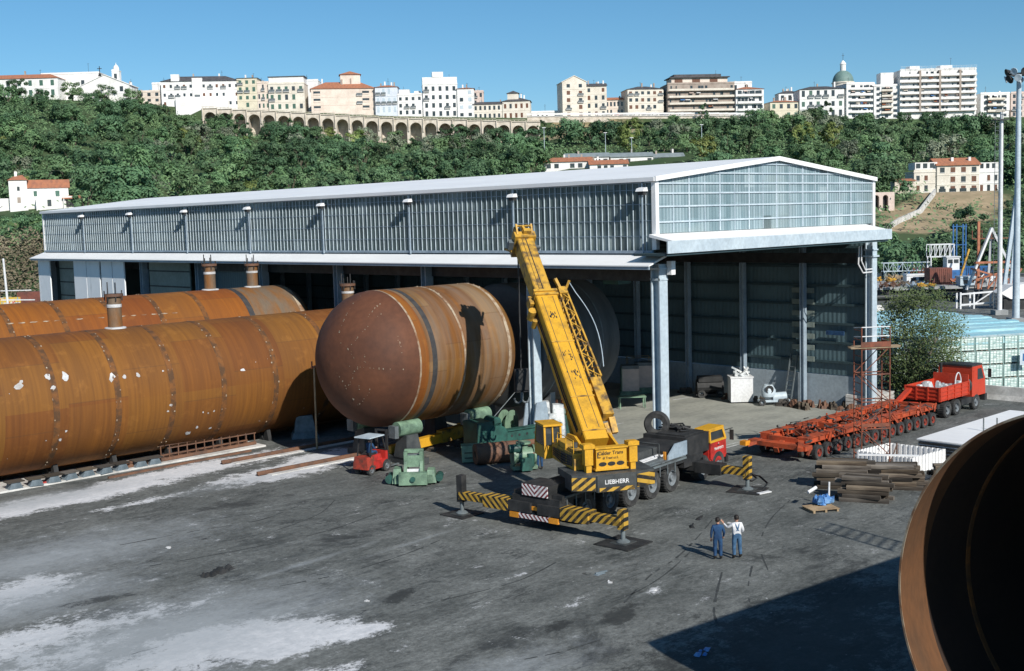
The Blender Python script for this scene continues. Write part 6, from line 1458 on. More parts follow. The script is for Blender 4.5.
cv = thing('plastic_cover', 'large pale blue plastic cover over the crates behind the tree', 'cover', (33.4,-2.1,0), radians(-31.5)); m = MB()
for j_ in range(19):
    m = MB(); vs, fs = [], []; zz = 4.2+random.uniform(-.10,.10); yb = .1+j_*1.3; n_ = 34; sk_ = random.uniform(-.3,.3)
    for i in range(n_+1):
        x = -9.2+i*.59+sk_
        for yy, dz in ((yb,-.45),(yb+.03,.0),(yb+.6,.07),(yb+1.14,.0),(yb+1.17,-.45)): vs.append((x,yy,zz+dz+.012*noise.noise(Vector((x*1.3,yy*1.3,j_)))+(.018 if i % 2 else 0)))
    for i in range(n_):
        for q in range(4): a = i*5+q; fs.append((a,a+1,a+6,a+5))
    m.add(vs, fs); m.build('cover_strip', M['cratetop'], cv, smooth=False)
    m = MB(); m.box(-9,10.6,yb+.06 if j_ else 1.3,yb+1.12,.0,zz-.12); m.build('covered_row', M['crateband'], cv, smooth=False)
bs = thing('blue_notice', 'small pale blue notice sheet hanging on the crate wall', 'notice', cpos(10.6,2.6)-Vector((-sin(radians(-31.5)),cos(radians(-31.5)),0))*1.2, CROT+pi); MB().box(-.02,.0,-.45,.45,-.55,.55).build('notice_sheet', M['frame'], bs); MB().box(-.035,-.021,-.22,.22,-.25,.3).build('blue_panel', M['blue'], bs)
br = thing('concrete_barrier', 'low pale concrete barrier in front of the crate wall', 'barrier', (32.6,0,0)); m = MB(); m.prism([(-.4,0),(.4,0),(.25,.35),(.15,.95),(-.15,.95),(-.25,.35)], 'y', -13, -3.2); m.build('barrier_wall', M['sill'], br, smooth=False)
lb2 = thing('white_slab_stack', 'pile of pale slabs beyond the trailer drawbar', 'slab pile', (24.6,.9,0), .1); m = MB()
for i in range(4): m.box(-1.6,1.6,-1.1,1.1,.25*i,.25*i+.21)
m.build('slab', M['sill'], lb2, smooth=False)
# ================================================================== MASTS
def mast(x, yb, yt, Y, lab, mat, r, ladder, crown):
    p = at(x, yb, Y); zt = cam_at(x, yt, Y).z; p.z = 0; t = thing('floodlight_mast', lab, 'mast', p, VIEWROT)
    m = MB(); m.tube((0,0,0),(0,0,zt),r,r*.62,n=12); m.build('pole', M[mat], t)
    m = MB(); m.box(-.8,.8,-.8,.8,0,.6); m.build('footing', M['concrete'], t, smooth=False)
    m = MB()
    if ladder:
        for s in (-.25,.25): m.bar((-.62+s,-.2,.8),(-.62+s,-.2,zt-1),.05)
        for i in range(int(zt*2)): m.bar((-.87,-.2,1+i*.5),(-.37,-.2,1+i*.5),.035)
        for i in range(6): m.bar((-.4,-.2,2+i*3.6),(0,0,2+i*3.6),.05)
        m.build('ladder', M['greysteel'], t, smooth=False)
        m = MB(); m.box(-1.0,.7,-.7,.7,zt-1.0,zt-.9)
        for x0 in (-1.0,-.2,.65): m.bar((x0,-.7,zt-1),(x0,-.7,zt+.1),.05)
        m.bar((-1,-.7,zt+.1),(.7,-.7,zt+.1),.05); m.build('head_platform', M['darksteel'], t, smooth=False)
    else:
        m.lathe([(1.0,zt-.1),(1.15,zt-.1),(1.15,zt+.05),(1.0,zt+.05)], 'z', n=18, closed=True)
        for a in range(4): m.bar((0,0,zt-.05),(1.1*cos(a*pi/2),1.1*sin(a*pi/2),zt-.05),.08)
        m.build('head_ring', M['darksteel'], t, smooth=False)
        for i in range(16):
            a = 2*pi*i/8+(.3 if i > 7 else 0); c = Vector((1.3*cos(a),1.3*sin(a),zt+.25-(.75 if i > 7 else 0))); m = MB(); m.lathe([(.12,-.3),(.42,.15),(.40,.2),(.001,.16)], 'z', n=10); 
            o = m.build('lamp', M['frame'] if i % 2 else M['black'], t); o.location = c; o.rotation_euler = (0,pi*.6,a)
mast(999.5,300,112,150,'white mast with side ladder and small platform near the right edge','white',.32,True,False)
mast(1016,305,74,139,'tall blue-grey floodlight mast with lamp ring at the right edge','frame',.42,False,True)
# ================================================================== HARBOUR BEHIND THE YARD
def hthing(name, lab, cat, x, Y, z=0.0, y=290, group=None):
    p = at(x, y, Y); p.z = z; return thing(name, lab, cat, p, VIEWROT, group)
def wpx(a, Y): return a*Y/FPX
t = hthing('pontoon', 'long low black pontoon with pale deck edge beyond the crate stacks', 'pontoon', 940, 186); m = MB(); m.box(-14,16,-8,8,0,1.6); m.build('hull', M['black'], t, smooth=False); m = MB(); m.box(-14.2,16.2,-8.2,8.2,1.6,1.95); m.box(-10,3,-8.6,-8.25,1.5,1.9); m.build('deck', M['concrete'], t, smooth=False); m = MB(); m.tube((-14,-8.7,.55),(12,-8.7,.75),.35,n=10); m.build('fender_pipe', M['darksteel'], t)
t = hthing('shipping_container', 'rust brown container standing on the black pontoon', 'container', 938, 182, 1.96); m = MB(); m.box(-1.7,1.7,-1.2,1.2,0,2.5)
for i in range(12): m.box(-1.65+i*.29,-1.5+i*.29,-1.26,-1.2,.1,2.4)
m.build('container_body', M['rustbox'], t, smooth=False)
t = hthing('lattice_gantry', 'white lattice gantry frame behind the rust brown container', 'gantry', 940, 196, 1.96); m = MB()
for z in (3.6,5.6):
    for y in (-.8,.8): m.bar((-2.0,y,z),(2.0,y,z),.16)
for i in range(6):
    for y in (-.8,.8): m.bar((-2+i*.8,y,3.6),(-2+i*.8,y,5.6),.10); 
    if i < 5: m.bar((-2+i*.8,-.8,3.6),(-1.2+i*.8,-.8,5.6),.08)
for x in (-1.8,1.8):
    for y in (-.8,.8): m.bar((x,y,0),(x,y,3.6),.16)
m.build('gantry_frame', M['white'], t, smooth=False)
t = hthing('lattice_bridge', 'long pale lattice walkway left of the white gantry', 'walkway', 912, 200, 1.96); m = MB()
for z in (1.2,2.6):
    for y in (-.6,.6): m.bar((-5,y,z),(3,y,z-.0),.12)
for i in range(11): m.bar((-5+i*.8,-.6,1.2),(-5+i*.8,-.6,2.6),.08); m.bar((-5+i*.8,-.6,1.2 if i % 2 else 2.6),(-4.2+i*.8 if i<10 else 3,-.6,2.6 if i % 2 else 1.2),.07)
for x in (-4.6,2.6): m.bar((x,0,0),(x,0,1.2),.3)
m.build('walkway_frame', M['frame'], t, smooth=False)
t = hthing('wheelhouse', 'small white wheelhouse with dark windows on a blue base', 'wheelhouse', 951, 192, 1.96); m = MB(); m.box(-1.0,1.0,-.9,.9,1.6,3.6); m.box(-1.15,1.15,-1.05,1.05,3.6,3.75); m.build('cabin', M['white'], t, smooth=False); m = MB(); m.box(-.85,-.1,-.93,-.905,2.7,3.3); m.box(.1,.85,-.93,-.905,2.7,3.3); m.build('cabin_window', M['glassdark'], t); MB().box(-1.8,1.8,-1.2,1.2,0,1.6).build('blue_base', M['blue'], t, smooth=False)
t = hthing('jib_crane', 'thin yellow crane boom leaning up to the right beside the wheelhouse', 'crane', 959, 188, 1.96); m = MB(); m.bar((0,0,0),(1.6,.2,5.0),.28); m.box(-.5,.5,-.5,.5,0,.8); m.build('boom', M['yellowdirty'], t, smooth=False)
t = hthing('blue_leg_frame', 'pair of tall blue legs standing behind the wheelhouse', 'frame', 959, 208, 1.0); m = MB()
for x in (-1.1,-.5,.6,1.1): m.bar((x,0,0),(x,0,9.6),.2)
for z in (3,6,9.2): m.bar((-1.3,0,z),(1.3,0,z),.14)
each(m, 'leg', M['blue'], t)
t = hthing('blue_container', 'blue container lying low to the right of the wheelhouse', 'container', 975, 200, 1.0); MB().box(-2.4,2.4,-1.2,1.2,0,2.6).build('container_body', M['blue'], t, smooth=False); m = MB()
for i in range(14): m.box(-2.3+i*.34,-2.15+i*.34,-1.24,-1.2,.1,2.5)
m.build('container_rib', M['denim'], t, smooth=False)
t = hthing('tripod_derrick', 'white and orange tripod derrick with crossed lattice feet behind the white mast', 'derrick', 991, 172, .0); m = MB()
top = Vector((0,0,10.5))
for (x, y) in ((-4.2,-1.5),(4.0,-1.2),(.5,2.5)): m.bar((x,y,1.5),top,.32,.32)
each(m, 'derrick_leg', M['white'], t); m = MB()
m.bar((-1.9,0,1.0),(-1.9,0,11.5),.36); m.bar((-2.9,-1,5.6),(3.1,-1,5.6),.3); m.bar((-3.4,-1.2,3.0),(3.6,-1.2,4.8),.22); m.bar((-3.4,-1.2,4.8),(3.6,-1.2,2.6),.22); m.bar((1.5,-1.2,1.2),(3.9,-1.1,4.6),.25); m.bar((-1.5,-1.2,1.2),(1.3,-1.1,4.6),.2)
for i in range(7): m.bar((-3+i*.95,-1.3,1.4),(-2.5+i*.95,-1.3,3.8),.12)
m.build('cross_brace', M['copper'], t, smooth=False); m = MB(); m.box(-5,5,-2.5,3,0,.9); m.box(-4.5,-1,-2.6,-1,.9,1.8); m.build('derrick_base', M['darksteel'], t, smooth=False); m = MB(); m.bar((-2.8,0,9.0),(3.2,0,9.0),.14)
for x in (-2.8,-1.4,0,1.4,3.0): m.bar((x,0,9),(x,0,10.2),.1)
m.build('platform_rail', M['rustscaf'], t, smooth=False)
t = hthing('blue_boom', 'slanted pale blue crane boom between the two masts', 'crane boom', 1008, 165, 0); m = MB(); m.bar((-.6,0,2),(1.0,0,15.0),.45); m.bar((.3,0,2),(1.2,0,15.0),.3); m.build('boom', M['frame'], t, smooth=False); m = MB(); m.box(-1.2,1.4,-1,1,0,2); m.build('boom_base', M['blue'], t, smooth=False)
t = hthing('pale_hull', 'pale hull end with rusty edge right of the tall mast', 'hull', 1020, 158, 0, y=280); m = MB(); m.prism([(-3.2,2.2),(-1.5,3.2),(4,3.6),(4,1.4),(-1.8,1.4)], 'y', -1.5, 1.5); m.build('hull_plate', M['whiteren'], t, smooth=False); m = MB(); m.box(-2.6,4,-1.2,1.2,0,1.39); m.build('hull_block', M['black'], t, smooth=False)
t = hthing('steel_stillage', 'white steel box frame lying low in front of the pontoon', 'frame', 976, 160, .0); m = MB()
for z in (.55,2.0):
    m.bar((-2.3,-.6,z),(2.3,-.6,z+.25),.22); 
for x in (-2.3,-.5,2.3): m.bar((x,-.6,.0),(x,-.6,2.25),.2); m.bar((x,.8,.0),(x,.8,2.1),.2)
m.bar((-.4,-.6,.7),(1.6,-.6,2.0),.15); m.build('box_frame', M['white'], t, smooth=False)
for (x, Y, z, w, h, mt, nm, lab, ct_) in ((884,190,1.96,2.6,.9,'yellowdirty','scrap_pile','ochre scrap pile at the left end of the pontoon','scrap pile'),(897,193,1.96,2.2,1.1,'pale_timber','plank_pile','pale plank pile on the pontoon left of the container','plank pile'),(902,205,1.0,2.0,2.6,'blue','site_hut','small blue hut behind the plank pile','hut'),(884,205,1.0,2.2,2.4,'cream','fuel_tank','pale cream hut beside the hall corner behind the pontoon','hut'),(915,186,1.96,3.2,1.2,'white','deck_box','white deck box left of the rust brown container','box'),(921,192,1.96,3.2,2.2,'rustrail','pipe_heap','dark rusty pipe heap between plank pile and container','pipe heap'),(966,178,1.96,2.4,1.1,'frame','deck_winch','pale deck winch right of the rust brown container','winch'),(979,180,1.96,2.6,1.3,'darksteel','chain_heap','dark chain heap at the right end of the pontoon','chain heap')):
    t = hthing(nm, lab, ct_, x, Y, z); m = MB(); w2 = w/2
    if 'pile' in nm or 'heap' in nm:
        for i in range(14): a, b_ = random.uniform(-w2,w2), random.uniform(-.6,.6); m.bar((a,b_,random.uniform(.05,h*.5)),(a+random.uniform(-1,1),b_+random.uniform(-.6,.6),random.uniform(.2,h)),random.uniform(.12,.3))
        m.build('heap', M[mt], t, smooth=False)
    else:
        m.box(-w2,w2,-.9,.9,0,h); m.prism([(-w2-.1,h),(w2+.1,h),(w2,h+.25),(-w2,h+.25)], 'y', -1.0, 1.0); m.build('body', M[mt], t, smooth=False); m = MB(); m.box(-w2*.6,-w2*.1,-.94,-.905,h*.25,h*.75); m.box(w2*.2,w2*.7,-.94,-.905,h*.35,h*.8); m.build('opening', M['glassdark'], t)
for k, (x, Y, z, w, h_, mt, ad) in enumerate(((888,176,1.96,3.2,1.0,'rustrail','rust brown'),(905,180,1.96,2.6,.9,'timber_plain','grey-brown'),(917,177,1.96,2.2,.8,'steelblue','blue-grey'),(957,181,1.96,2.8,1.2,'copper','orange-brown'),(970,185,1.96,3.0,1.5,'rustscaf','dark red'),(988,182,1.96,2.6,1.4,'white','white'),(893,200,1.0,3.6,2.6,'shutter','olive grey'),(912,206,1.0,3.4,3.0,'rustbox','maroon'),(984,196,1.0,3.0,2.8,'darksteel','black'),(925,176,1.96,2.0,.7,'yellowdirty','dirty yellow'))):
    t = hthing('scrap_heap', '%s heap of steel scrap among the clutter on the pontoon' % ad, 'scrap heap', x, Y, z); m = MB()
    for i in range(22): a, b_ = random.uniform(-w/2,w/2), random.uniform(-.8,.8); m.bar((a,b_,random.uniform(.02,h_*.6)),(a+random.uniform(-1.1,1.1),b_+random.uniform(-.6,.6),random.uniform(.1,h_)),random.uniform(.07,.26))
    m.build('heap', M[mt], t, smooth=False)
t = hthing('pale_boulder', 'pale orange-white boulder beside the right hall column', 'boulder', 878, 146, 0); m = MB()
for i in range(5): m.taper(random.uniform(-.9,-.4),random.uniform(.4,.9),random.uniform(-.9,-.4),random.uniform(.4,.9),0,random.uniform(1.2,2.0),.55)
m.build('rock', M['sill'], t)
# left background
t = hthing('shipping_container', 'dark red container at the left, behind the far end of the hall', 'container', 35, 205, .0, y=297); t.location.z = .9; m = MB(); m.box(-2.6,2.4,-1.2,1.2,0,2.7)
for i in range(16): m.box(-2.5+i*.31,-2.35+i*.31,-1.25,-1.2,.1,2.6)
m.build('container_body', M['rustbox'], t, smooth=False); m = MB(); m.box(-2.4,2.2,-1,1,-.9,0); m.build('container_block', M['sill'], t, smooth=False)
t = hthing('billboard', 'colourful yellow and red patterned boards at the left edge', 'billboard', 5, 200, .6, y=297)
def m_post():
    q = NT('patterned_board'); k = q.mix(q.ramp(q.noise(1.1,3),.42,.48),(.62,.58,.50),(.60,.40,.05)); k = q.mix(q.ramp(q.noise(1.7,3),.58,.62),k,(.45,.09,.06)); k = q.mix(q.ramp(q.noise(2.6,2),.6,.63),k,(.2,.35,.4)); return q.out(k,.7)
MB().box(-4,2.6,-.06,.06,0,2.4).build('board', m_post(), t, smooth=False); m = MB()
for x in (-3.5,-1,1.5): m.bar((x,.15,-.6),(x,.15,2.4),.12)
m.build('board_post', M['frame'], t)
t = hthing('pale_roof_shed', 'low shed with pale blue flat roof at the left edge', 'shed', 10, 140, 0, y=300); m = MB(); m.box(-6,3.4,-3,3,0,3.6); m.build('shed_wall', M['darkclad'], t, smooth=False); m = MB(); m.prism([(-6.3,3.6),(3.9,3.6),(3.6,3.9),(-6.3,4.1)], 'y', -3.4, 3.4); m.build('shed_roof', M['frame'], t, smooth=False)
t = hthing('white_pole', 'white pole standing before the patterned boards at the left edge', 'pole', 8, 170, 0, y=297); m = MB(); m.tube((0,0,0),(-.3,0,10.2),.2,.14,n=8); m.build('pole_tube', M['white'], t); m = MB(); m.bar((-1,0,5.6),(3.4,0,5.6),.12); m.bar((-1,0,4.3),(3.8,0,4.2),.15); m.build('cross_bar', M['white'], t)
# field fence left
fe = thing('field_fence', 'low post fence on the green meadow at the left', 'fence', (0,0,0)); m = MB(); prev = None
for i in range(9):
    X = -176+i*9.5; Y = 268+i*.6; p = c2h(X, Y, terr(X, Y)); m.bar(p, p+Vector((0,0,2.0)), .22)
    if prev: m.bar(prev+Vector((0,0,1.6)), p+Vector((0,0,1.6)), .08)
    prev = p
m.build('fence_frame', M['sill'], fe, smooth=False)
# ================================================================== HOUSES AND TOWN
def house(label, cat, px0, px1, yt, yb, Y, wall, floors, cols, roof='flat', rm='slate', depth=13, rot=0., win=(.36,.56), balc=None, wm='glassdark', frame=None, roofh=None, name='town_house', sink=7, group=None, topband=True, skip=()):
    xm = (px0+px1)/2; W = (px1-px0)*Y/FPX; b = cam_at(xm, yb, Y); H = cam_at(xm, yt, Y).z-b.z
    p = at(xm, yb, Y); t = thing(name, label, cat, p, VIEWROT+rot, group)
    w = W/2/max(.7, cos(rot)); m = MB(); m.box(-w,w,0,depth,-sink,H); wl = m.build('wall', M[wall], t, smooth=False)
    m = MB(); rh = roofh if roofh is not None else W*.12
    if roof == 'flat':
        m.box(-w-.15,w+.15,-.15,depth+.15,H,H+.35); m.box(-w,w,-.0,.25,H+.35,H+.9); m.build('parapet', M[wall], t, smooth=False)
    elif roof == 'hip':
        a = min(w*.8, depth/2); m.add([(-w-.5,-.5,H),(w+.5,-.5,H),(w+.5,depth+.5,H),(-w-.5,depth+.5,H),(-w+a,depth/2,H+rh),(w-a,depth/2,H+rh)], [(0,1,5,4),(1,2,5),(2,3,4,5),(3,0,4),(3,2,1,0)]); m.build('roof', M[rm], t, smooth=False)
    elif roof == 'gable':      # gable end to the front
        m.prism([(-w-.4,H-.15),(0,H+rh),(w+.4,H-.15),(w+.4,H+.15),(0,H+rh+.3),(-w-.4,H+.15)], 'y', -.35, depth+.3); m.build('roof', M[rm], t, smooth=False); m = MB(); m.prism([(-w,H),(w,H),(0,H+rh)], 'y', 0.0, .4); m.build('gable', M[wall], t, smooth=False)
    elif roof == 'ridge':      # ridge along the front
        m.prism([(-.5,H-.1),(depth/2,H+rh),(depth+.5,H-.1),(depth+.5,H+.15),(depth/2,H+rh+.3),(-.5,H+.15)], 'x', -w-.4, w+.4); m.build('roof', M[rm], t, smooth=False)
    fh = H/floors if floors else H; nwin = 0; jit = [random.uniform(.8,1.12) for _ in range(9)]
    for f in range(floors):
        for c in range(cols):
            if (f, c) in skip or random.random() < .10: continue
            cx = -w+(c+.5)*2*w/cols; cw = min(1.7, 2*w/cols*win[0]*1.15); chh = fh*win[1]*jit[f]; z0 = f*fh+fh*.25
            if nwin >= 98: break
            m = MB(); m.box(cx-cw/2,cx+cw/2,-.05,.02,z0,z0+chh); o = m.build('window', M[wm if random.random() > .3 else (frame or 'glassdark')], t, smooth=False); nwin += 1
            if frame and Y < 420: m = MB(); m.box(cx-cw/2-.1,cx+cw/2+.1,-.12,-.02,z0-.12,z0); m.build('sill', M['whiteren'], o, smooth=False)
    if roof != 'gable' and Y > 400:
        for i in range(random.randint(1,4)):
            x = random.uniform(-w*.8,w*.8); y = random.uniform(depth*.3,depth*.8); m = MB(); m.box(x-.35,x+.35,y-.35,y+.35,H,H+(rh if roof != 'flat' else 0)+random.uniform(1.0,1.9)); m.build('chimney', M['whiteren' if i % 2 else 'brick'], t, smooth=False)
        x = random.uniform(-w*.7,w*.7); m = MB(); m.tube((x,depth*.5,H),(x,depth*.5,H+rh+random.uniform(2.0,3.6)),.07,n=5); m.bar((x-.6,depth*.5,H+rh+1.9),(x+.6,depth*.5,H+rh+1.9),.07); m.build('aerial', M['darksteel'], t)
    if topband and not balc and floors >= 3 and Y > 400:
        for f in range(1, floors):
            for c in range(cols):
                if random.random() < .34:
                    cx = -w+(c+.5)*2*w/cols; bw = min(1.5, w/cols*.85); m = MB(); m.box(cx-bw,cx+bw,-.75,-.06,f*fh+fh*.1,f*fh+fh*.15); q = m.build('small_balcony', M['whiteren'], t, smooth=False); m = MB(); m.box(cx-bw,cx+bw,-.77,-.72,f*fh+fh*.15,f*fh+fh*.42); m.build('balcony_rail', M['greysteel'], q, smooth=False)
    if topband and floors > 1 and not balc:
        m = MB()
        for f in range(1, floors): m.box(-w-.08,w+.08,-.1,0,f*fh-.12,f*fh+.05)
        m.build('string_course', M[wall], t, smooth=False)
    if balc:
        n_, ins = balc
        for f in range(1 if floors > 2 else 0, floors):
            m = MB(); m.box(-w*ins,w*ins,-1.5,0,f*fh-.1,f*fh+.1); bb = m.build('balcony', M['brick'] if n_ == 'brown' else M['whiteren'], t, smooth=False)
            m = MB(); m.box(-w*ins,w*ins,-1.52,-1.42,f*fh+.1,f*fh+1.05); m.build('balustrade', M['whiteren'] if n_ != 'brown' else M['cream'], bb, smooth=False)
            m = MB(); k = 0
            while k < 7: x = random.uniform(-w*ins,w*ins-.9); m.box(x,x+random.uniform(.5,1.4),-.06,-.01,f*fh+.12,f*fh+fh*.78); k += 1
            each(m, 'balcony_door', M['glassdark'], bb)
            for k in range(random.randint(0, 3)):
                x = random.uniform(-w*ins,w*ins-2.4); ww = random.uniform(1.4,2.6); z_ = f*fh+fh*.86
                m = MB(); m.add([(x,-.05,z_),(x+ww,-.05,z_),(x+ww,-1.3,z_-.75),(x,-1.3,z_-.75)],[(0,1,2,3)]); m.build('awning', M[random.choice(['cream','white','copper','tarpblue','palered'])], bb, smooth=False)
    return t, w, H
Y0 = 606
h = house
t, w, H = h('long white convent wing with low red roof at the far left of the ridge','convent',-40,58,79,99,Y0,'whiteren',2,9,'hip','tile',11,roofh=2.6,wm='shut')
t, w, H = h('white nave with flat top behind the church front on the left ridge','church',43,101,74,99,Y0+10,'whiteren',1,5,'flat',depth=10,name='church_nave')
t, w, H = h('white church front with low gable and cross at the left of the ridge','church',82,130,85.5,102,Y0-2,'whiteren',2,3,'gable','whiteren',14,roofh=5.2,name='church',skip=((1,0),(1,1),(0,0),(0,2)))
m = MB(); m.bar((-2.2,-.2,H+5.5),(-2.2,-.2,H+9.5),.3); m.bar((-3.3,-.2,H+8.3),(-1.1,-.2,H+8.3),.3); m.taper(-3.0,-1.4,-.5,.3,H+4.6,H+6.0,.5); m.build('cross', M['black'], t, smooth=False)
t, w, H = h('slim white bell tower with small pointed cap on the left ridge','bell tower',113.3,120.3,71,98,Y0+6,'whiteren',2,1,'flat',depth=3.5,name='bell_tower',topband=False)
m = MB(); m.lathe([(1.5,H+.4),(1.55,H+1.2),(1.3,H+2.2),(.75,H+3.0),(.2,H+3.4),(.001,H+4.6)], 'z', (0,1.7,0), n=12); m.build('cap', M['whiteren'], t)
h('small white annex right of the church front','annex',124,132,86,101,Y0,'whiteren',2,1,'hip','slate',7,roofh=.8)
h('low brownish house left of the long pale palace','house',138,161,92,103,Y0,'peach',2,3,'flat',depth=8); h('narrow white block behind the low brownish house','house',153,165,84,102,Y0+16,'whiteren',2,2,'flat',depth=8)
t, w, H = h('long pale palace with dark hipped roof on the left ridge','palace',164,239,81,107,Y0,'whiteren',3,12,'hip','slate',15,roofh=3.2,rot=.12,win=(.3,.4),frame='brownshut'); m = MB(); m.box(-w+5,-w+9,-.4,3,H,H+3.4); m.box(-4,1,-.6,2,0,H+1.5); m.build('projecting_bay', M['whiteren'], t, smooth=False)
m = MB(); m.box(-w+7,w*.7,-2.2,-.5,-4,H*.36); m.build('lower_terrace', M['whiteren'], t, smooth=False)
h('narrow yellow four storey house with dark roof','house',238,258,78,109,Y0+2,'yellowren',4,3,'hip','slate',11,roofh=.8,wm='shut',frame='shut'); h('narrow cream house beside the yellow one','house',258,270,83,110,Y0+2,'peach',3,3,'flat',depth=10,frame='shut')
t, w, H = h('cream house with green shutters and white attic storey','house',269.5,305,84,111,Y0+1,'cream',3,5,'flat',depth=11,wm='shut',frame='glassdark'); m = MB(); m.box(-w+.3,w-.3,.6,10,H+.4,H+3.6); m.build('attic', M['whiteren'], t, smooth=False); MB().box(-w-.2,w+.2,.2,10.4,H+3.6,H+3.95).build('attic_roof', M['slate'], t, smooth=False)
h('plain white block rising behind the cream house','house',303,319,81,104,Y0+22,'whiteren',2,2,'flat',depth=9,skip=((0,0),(1,0),(1,1)))
t, w, H = h('broad peach building with red roof and square tower above the arcade','house',313,375,88.5,113,Y0,'peach',3,2,'hip','tile',15,roofh=4.0,rot=.16,skip=((0,0),(1,1),(2,1),(2,0),(0,1),(1,0))); m = MB(); m.box(w-17,w-7,5,13,H-1,H+7.5); m.build('tower', M['peach'], t, smooth=False); MB().add([(w-17.6,4.4,H+7.5),(w-6.4,4.4,H+7.5),(w-6.4,13.6,H+7.5),(w-17.6,13.6,H+7.5),(w-12,9,H+9.6)],[(0,1,4),(1,2,4),(2,3,4),(3,0,4),(3,2,1,0)]).build('tower_roof', M['tile'], t, smooth=False)
for x0 in (-w+1.2,w-6.5):
    for f in range(3): m = MB(); m.box(x0,x0+3.4,-.06,.0,H*.14+f*H*.3,H*.14+f*H*.3+1.9); o = m.build('loggia', M['glassdark'], t, smooth=False); m = MB(); m.box(x0,x0+3.4,-.2,-.06,H*.14+f*H*.3,H*.14+f*H*.3+.8); m.build('loggia_rail', M['peach'], o, smooth=False)
h('white and pale blue house with big glazed bays above the arcade','house',376,398,87,114.5,Y0,'blueren',3,4,'hip','tile',10,roofh=1.4,wm='frame',frame='glassdark')
t, w, H = h('low white stepped house with terraces above the arcade','house',398,423,95,116,Y0,'whiteren',3,4,'flat',depth=10); m = MB(); m.box(-w+1,-w+6,2,8,H,H+3.0); m.box(2,5,3,8,H,H+2.2); m.build('terrace_room', M['whiteren'], t, smooth=False)
t, w, H = h('tall white building with five window columns and roof rooms','house',424,458,84.5,118,Y0,'whiteren',4,5,'flat',depth=12,rot=.1,wm='glassdark'); m = MB(); m.box(-w,w,1.2,9,H+.4,H+3.8); m.box(-w+5,-w+10.5,1,8,H+3.8,H+6.4); m.build('roof_room', M['whiteren'], t, smooth=False)
h('white house with red cap and blue glazed verandas','house',458,474.5,88.5,118,Y0,'whiteren',4,2,'hip','tile',10,roofh=1.0,win=(.75,.5),wm='frame'); h('pale pink block behind the veranda house','house',473,484,92,112,Y0+16,'palered',3,2,'flat',depth=8)
h('low house with row of tall openings above the arcade','house',474,506,104,119.5,Y0,'cream',2,7,'ridge','slate',9,roofh=1.2,win=(.4,.62))
t, w, H = h('cream villa with dark hipped roof and small roof turret','house',503,530,101,120,Y0-1,'cream',2,5,'hip','slate',12,roofh=2.2,wm='brownshut',frame='glassdark',rot=-.08); m = MB(); m.box(-4.5,1,3,8,H,H+4.2); m.build('turret', M['cream'], t, smooth=False); MB().add([(-5,2.5,H+4.2),(1.5,2.5,H+4.2),(1.5,8.5,H+4.2),(-5,8.5,H+4.2),(-1.7,5.5,H+5.7)],[(0,1,4),(1,2,4),(2,3,4),(3,0,4),(3,2,1,0)]).build('turret_roof', M['slate'], t, smooth=False)
h('low pale building between the cream villa and the tall gabled house','house',532,562,112.5,120.5,Y0+6,'whiteren',1,7,'flat',depth=9)
t, w, H = h('tall cream house with rounded gable on the middle of the ridge','house',563,587,82,118,Y0,'cream',5,2,'gable','cream',13,roofh=3.0,rot=.16,frame='brownshut'); h('cream house with dark red roof right of the tall gabled house','house',586,607,86,117.5,Y0+4,'cream',4,3,'ridge','slate',12,roofh=1.6,frame='brownshut',win=(.32,.5))
h('low wing with tall dark windows between two bigger houses','house',606,631,99.5,117,Y0+6,'peach',2,7,'ridge','tile',9,roofh=1.2,win=(.45,.6))
h('square cream block with six columns of dark windows','house',628,664,89,117.5,Y0,'cream',4,6,'hip','slate',14,roofh=2.0,rot=.14,frame='brownshut',win=(.42,.5))
t, w, H = h('broad grey apartment block with long brown balconies and set back top floor','apartment block',668,735,84,118,Y0,'brick',5,0,'flat',depth=16,rot=.10,balc=('brown',.97)); m = MB(); m.box(-w+2.5,w-3,2,13,H+.3,H+3.4); m.build('top_floor', M['peach'], t, smooth=False); m = MB(); m.box(-w+1.5,w-2,.8,14,H+3.4,H+3.8); m.box(-w+4,w-6,3,12,H+3.8,H+5.2); m.build('top_roof', M['slate'], t, smooth=False); m = MB()
for x in (-11,-2,7): m.box(x-2,x+2,1.9,2.0,H+.9,H+2.9)
each(m, 'top_window', M['brownshut'], t)
h('white block behind the apartment house with the reddish roof','house',730,752,83,112,Y0+20,'whiteren',2,2,'flat',depth=8); h('white four storey house with reddish hipped roof and balconies','house',736,764,89,118,Y0,'whiteren',4,4,'hip','tile',12,roofh=1.6,balc=('white',.9),rot=.08)
h('low yellow house with red roof right of the white balcony house','house',770,800,102,119,Y0,'yellowren',2,4,'hip','tile',10,roofh=1.2,rot=.14,wm='shut'); h('white house with grey roof behind the low yellow house','house',779,801,93,112,Y0+20,'whiteren',2,3,'hip','slate',9,roofh=1.6)
h('white palace with three rows of windows below the green dome','palace',800,844,89,118.5,Y0,'whiteren',3,6,'hip','slate',14,roofh=2.0,balc=None,wm='glassdark',frame='shut')
t = thing('domed_church', 'church with big green copper dome and white lantern on the ridge', 'church', at(843,112,Y0+36), VIEWROT); Hc = cam_at(843,84,Y0+36).z-cam_at(843,112,Y0+36).z; k = (Y0+36)/FPX; R_ = 10.3*k
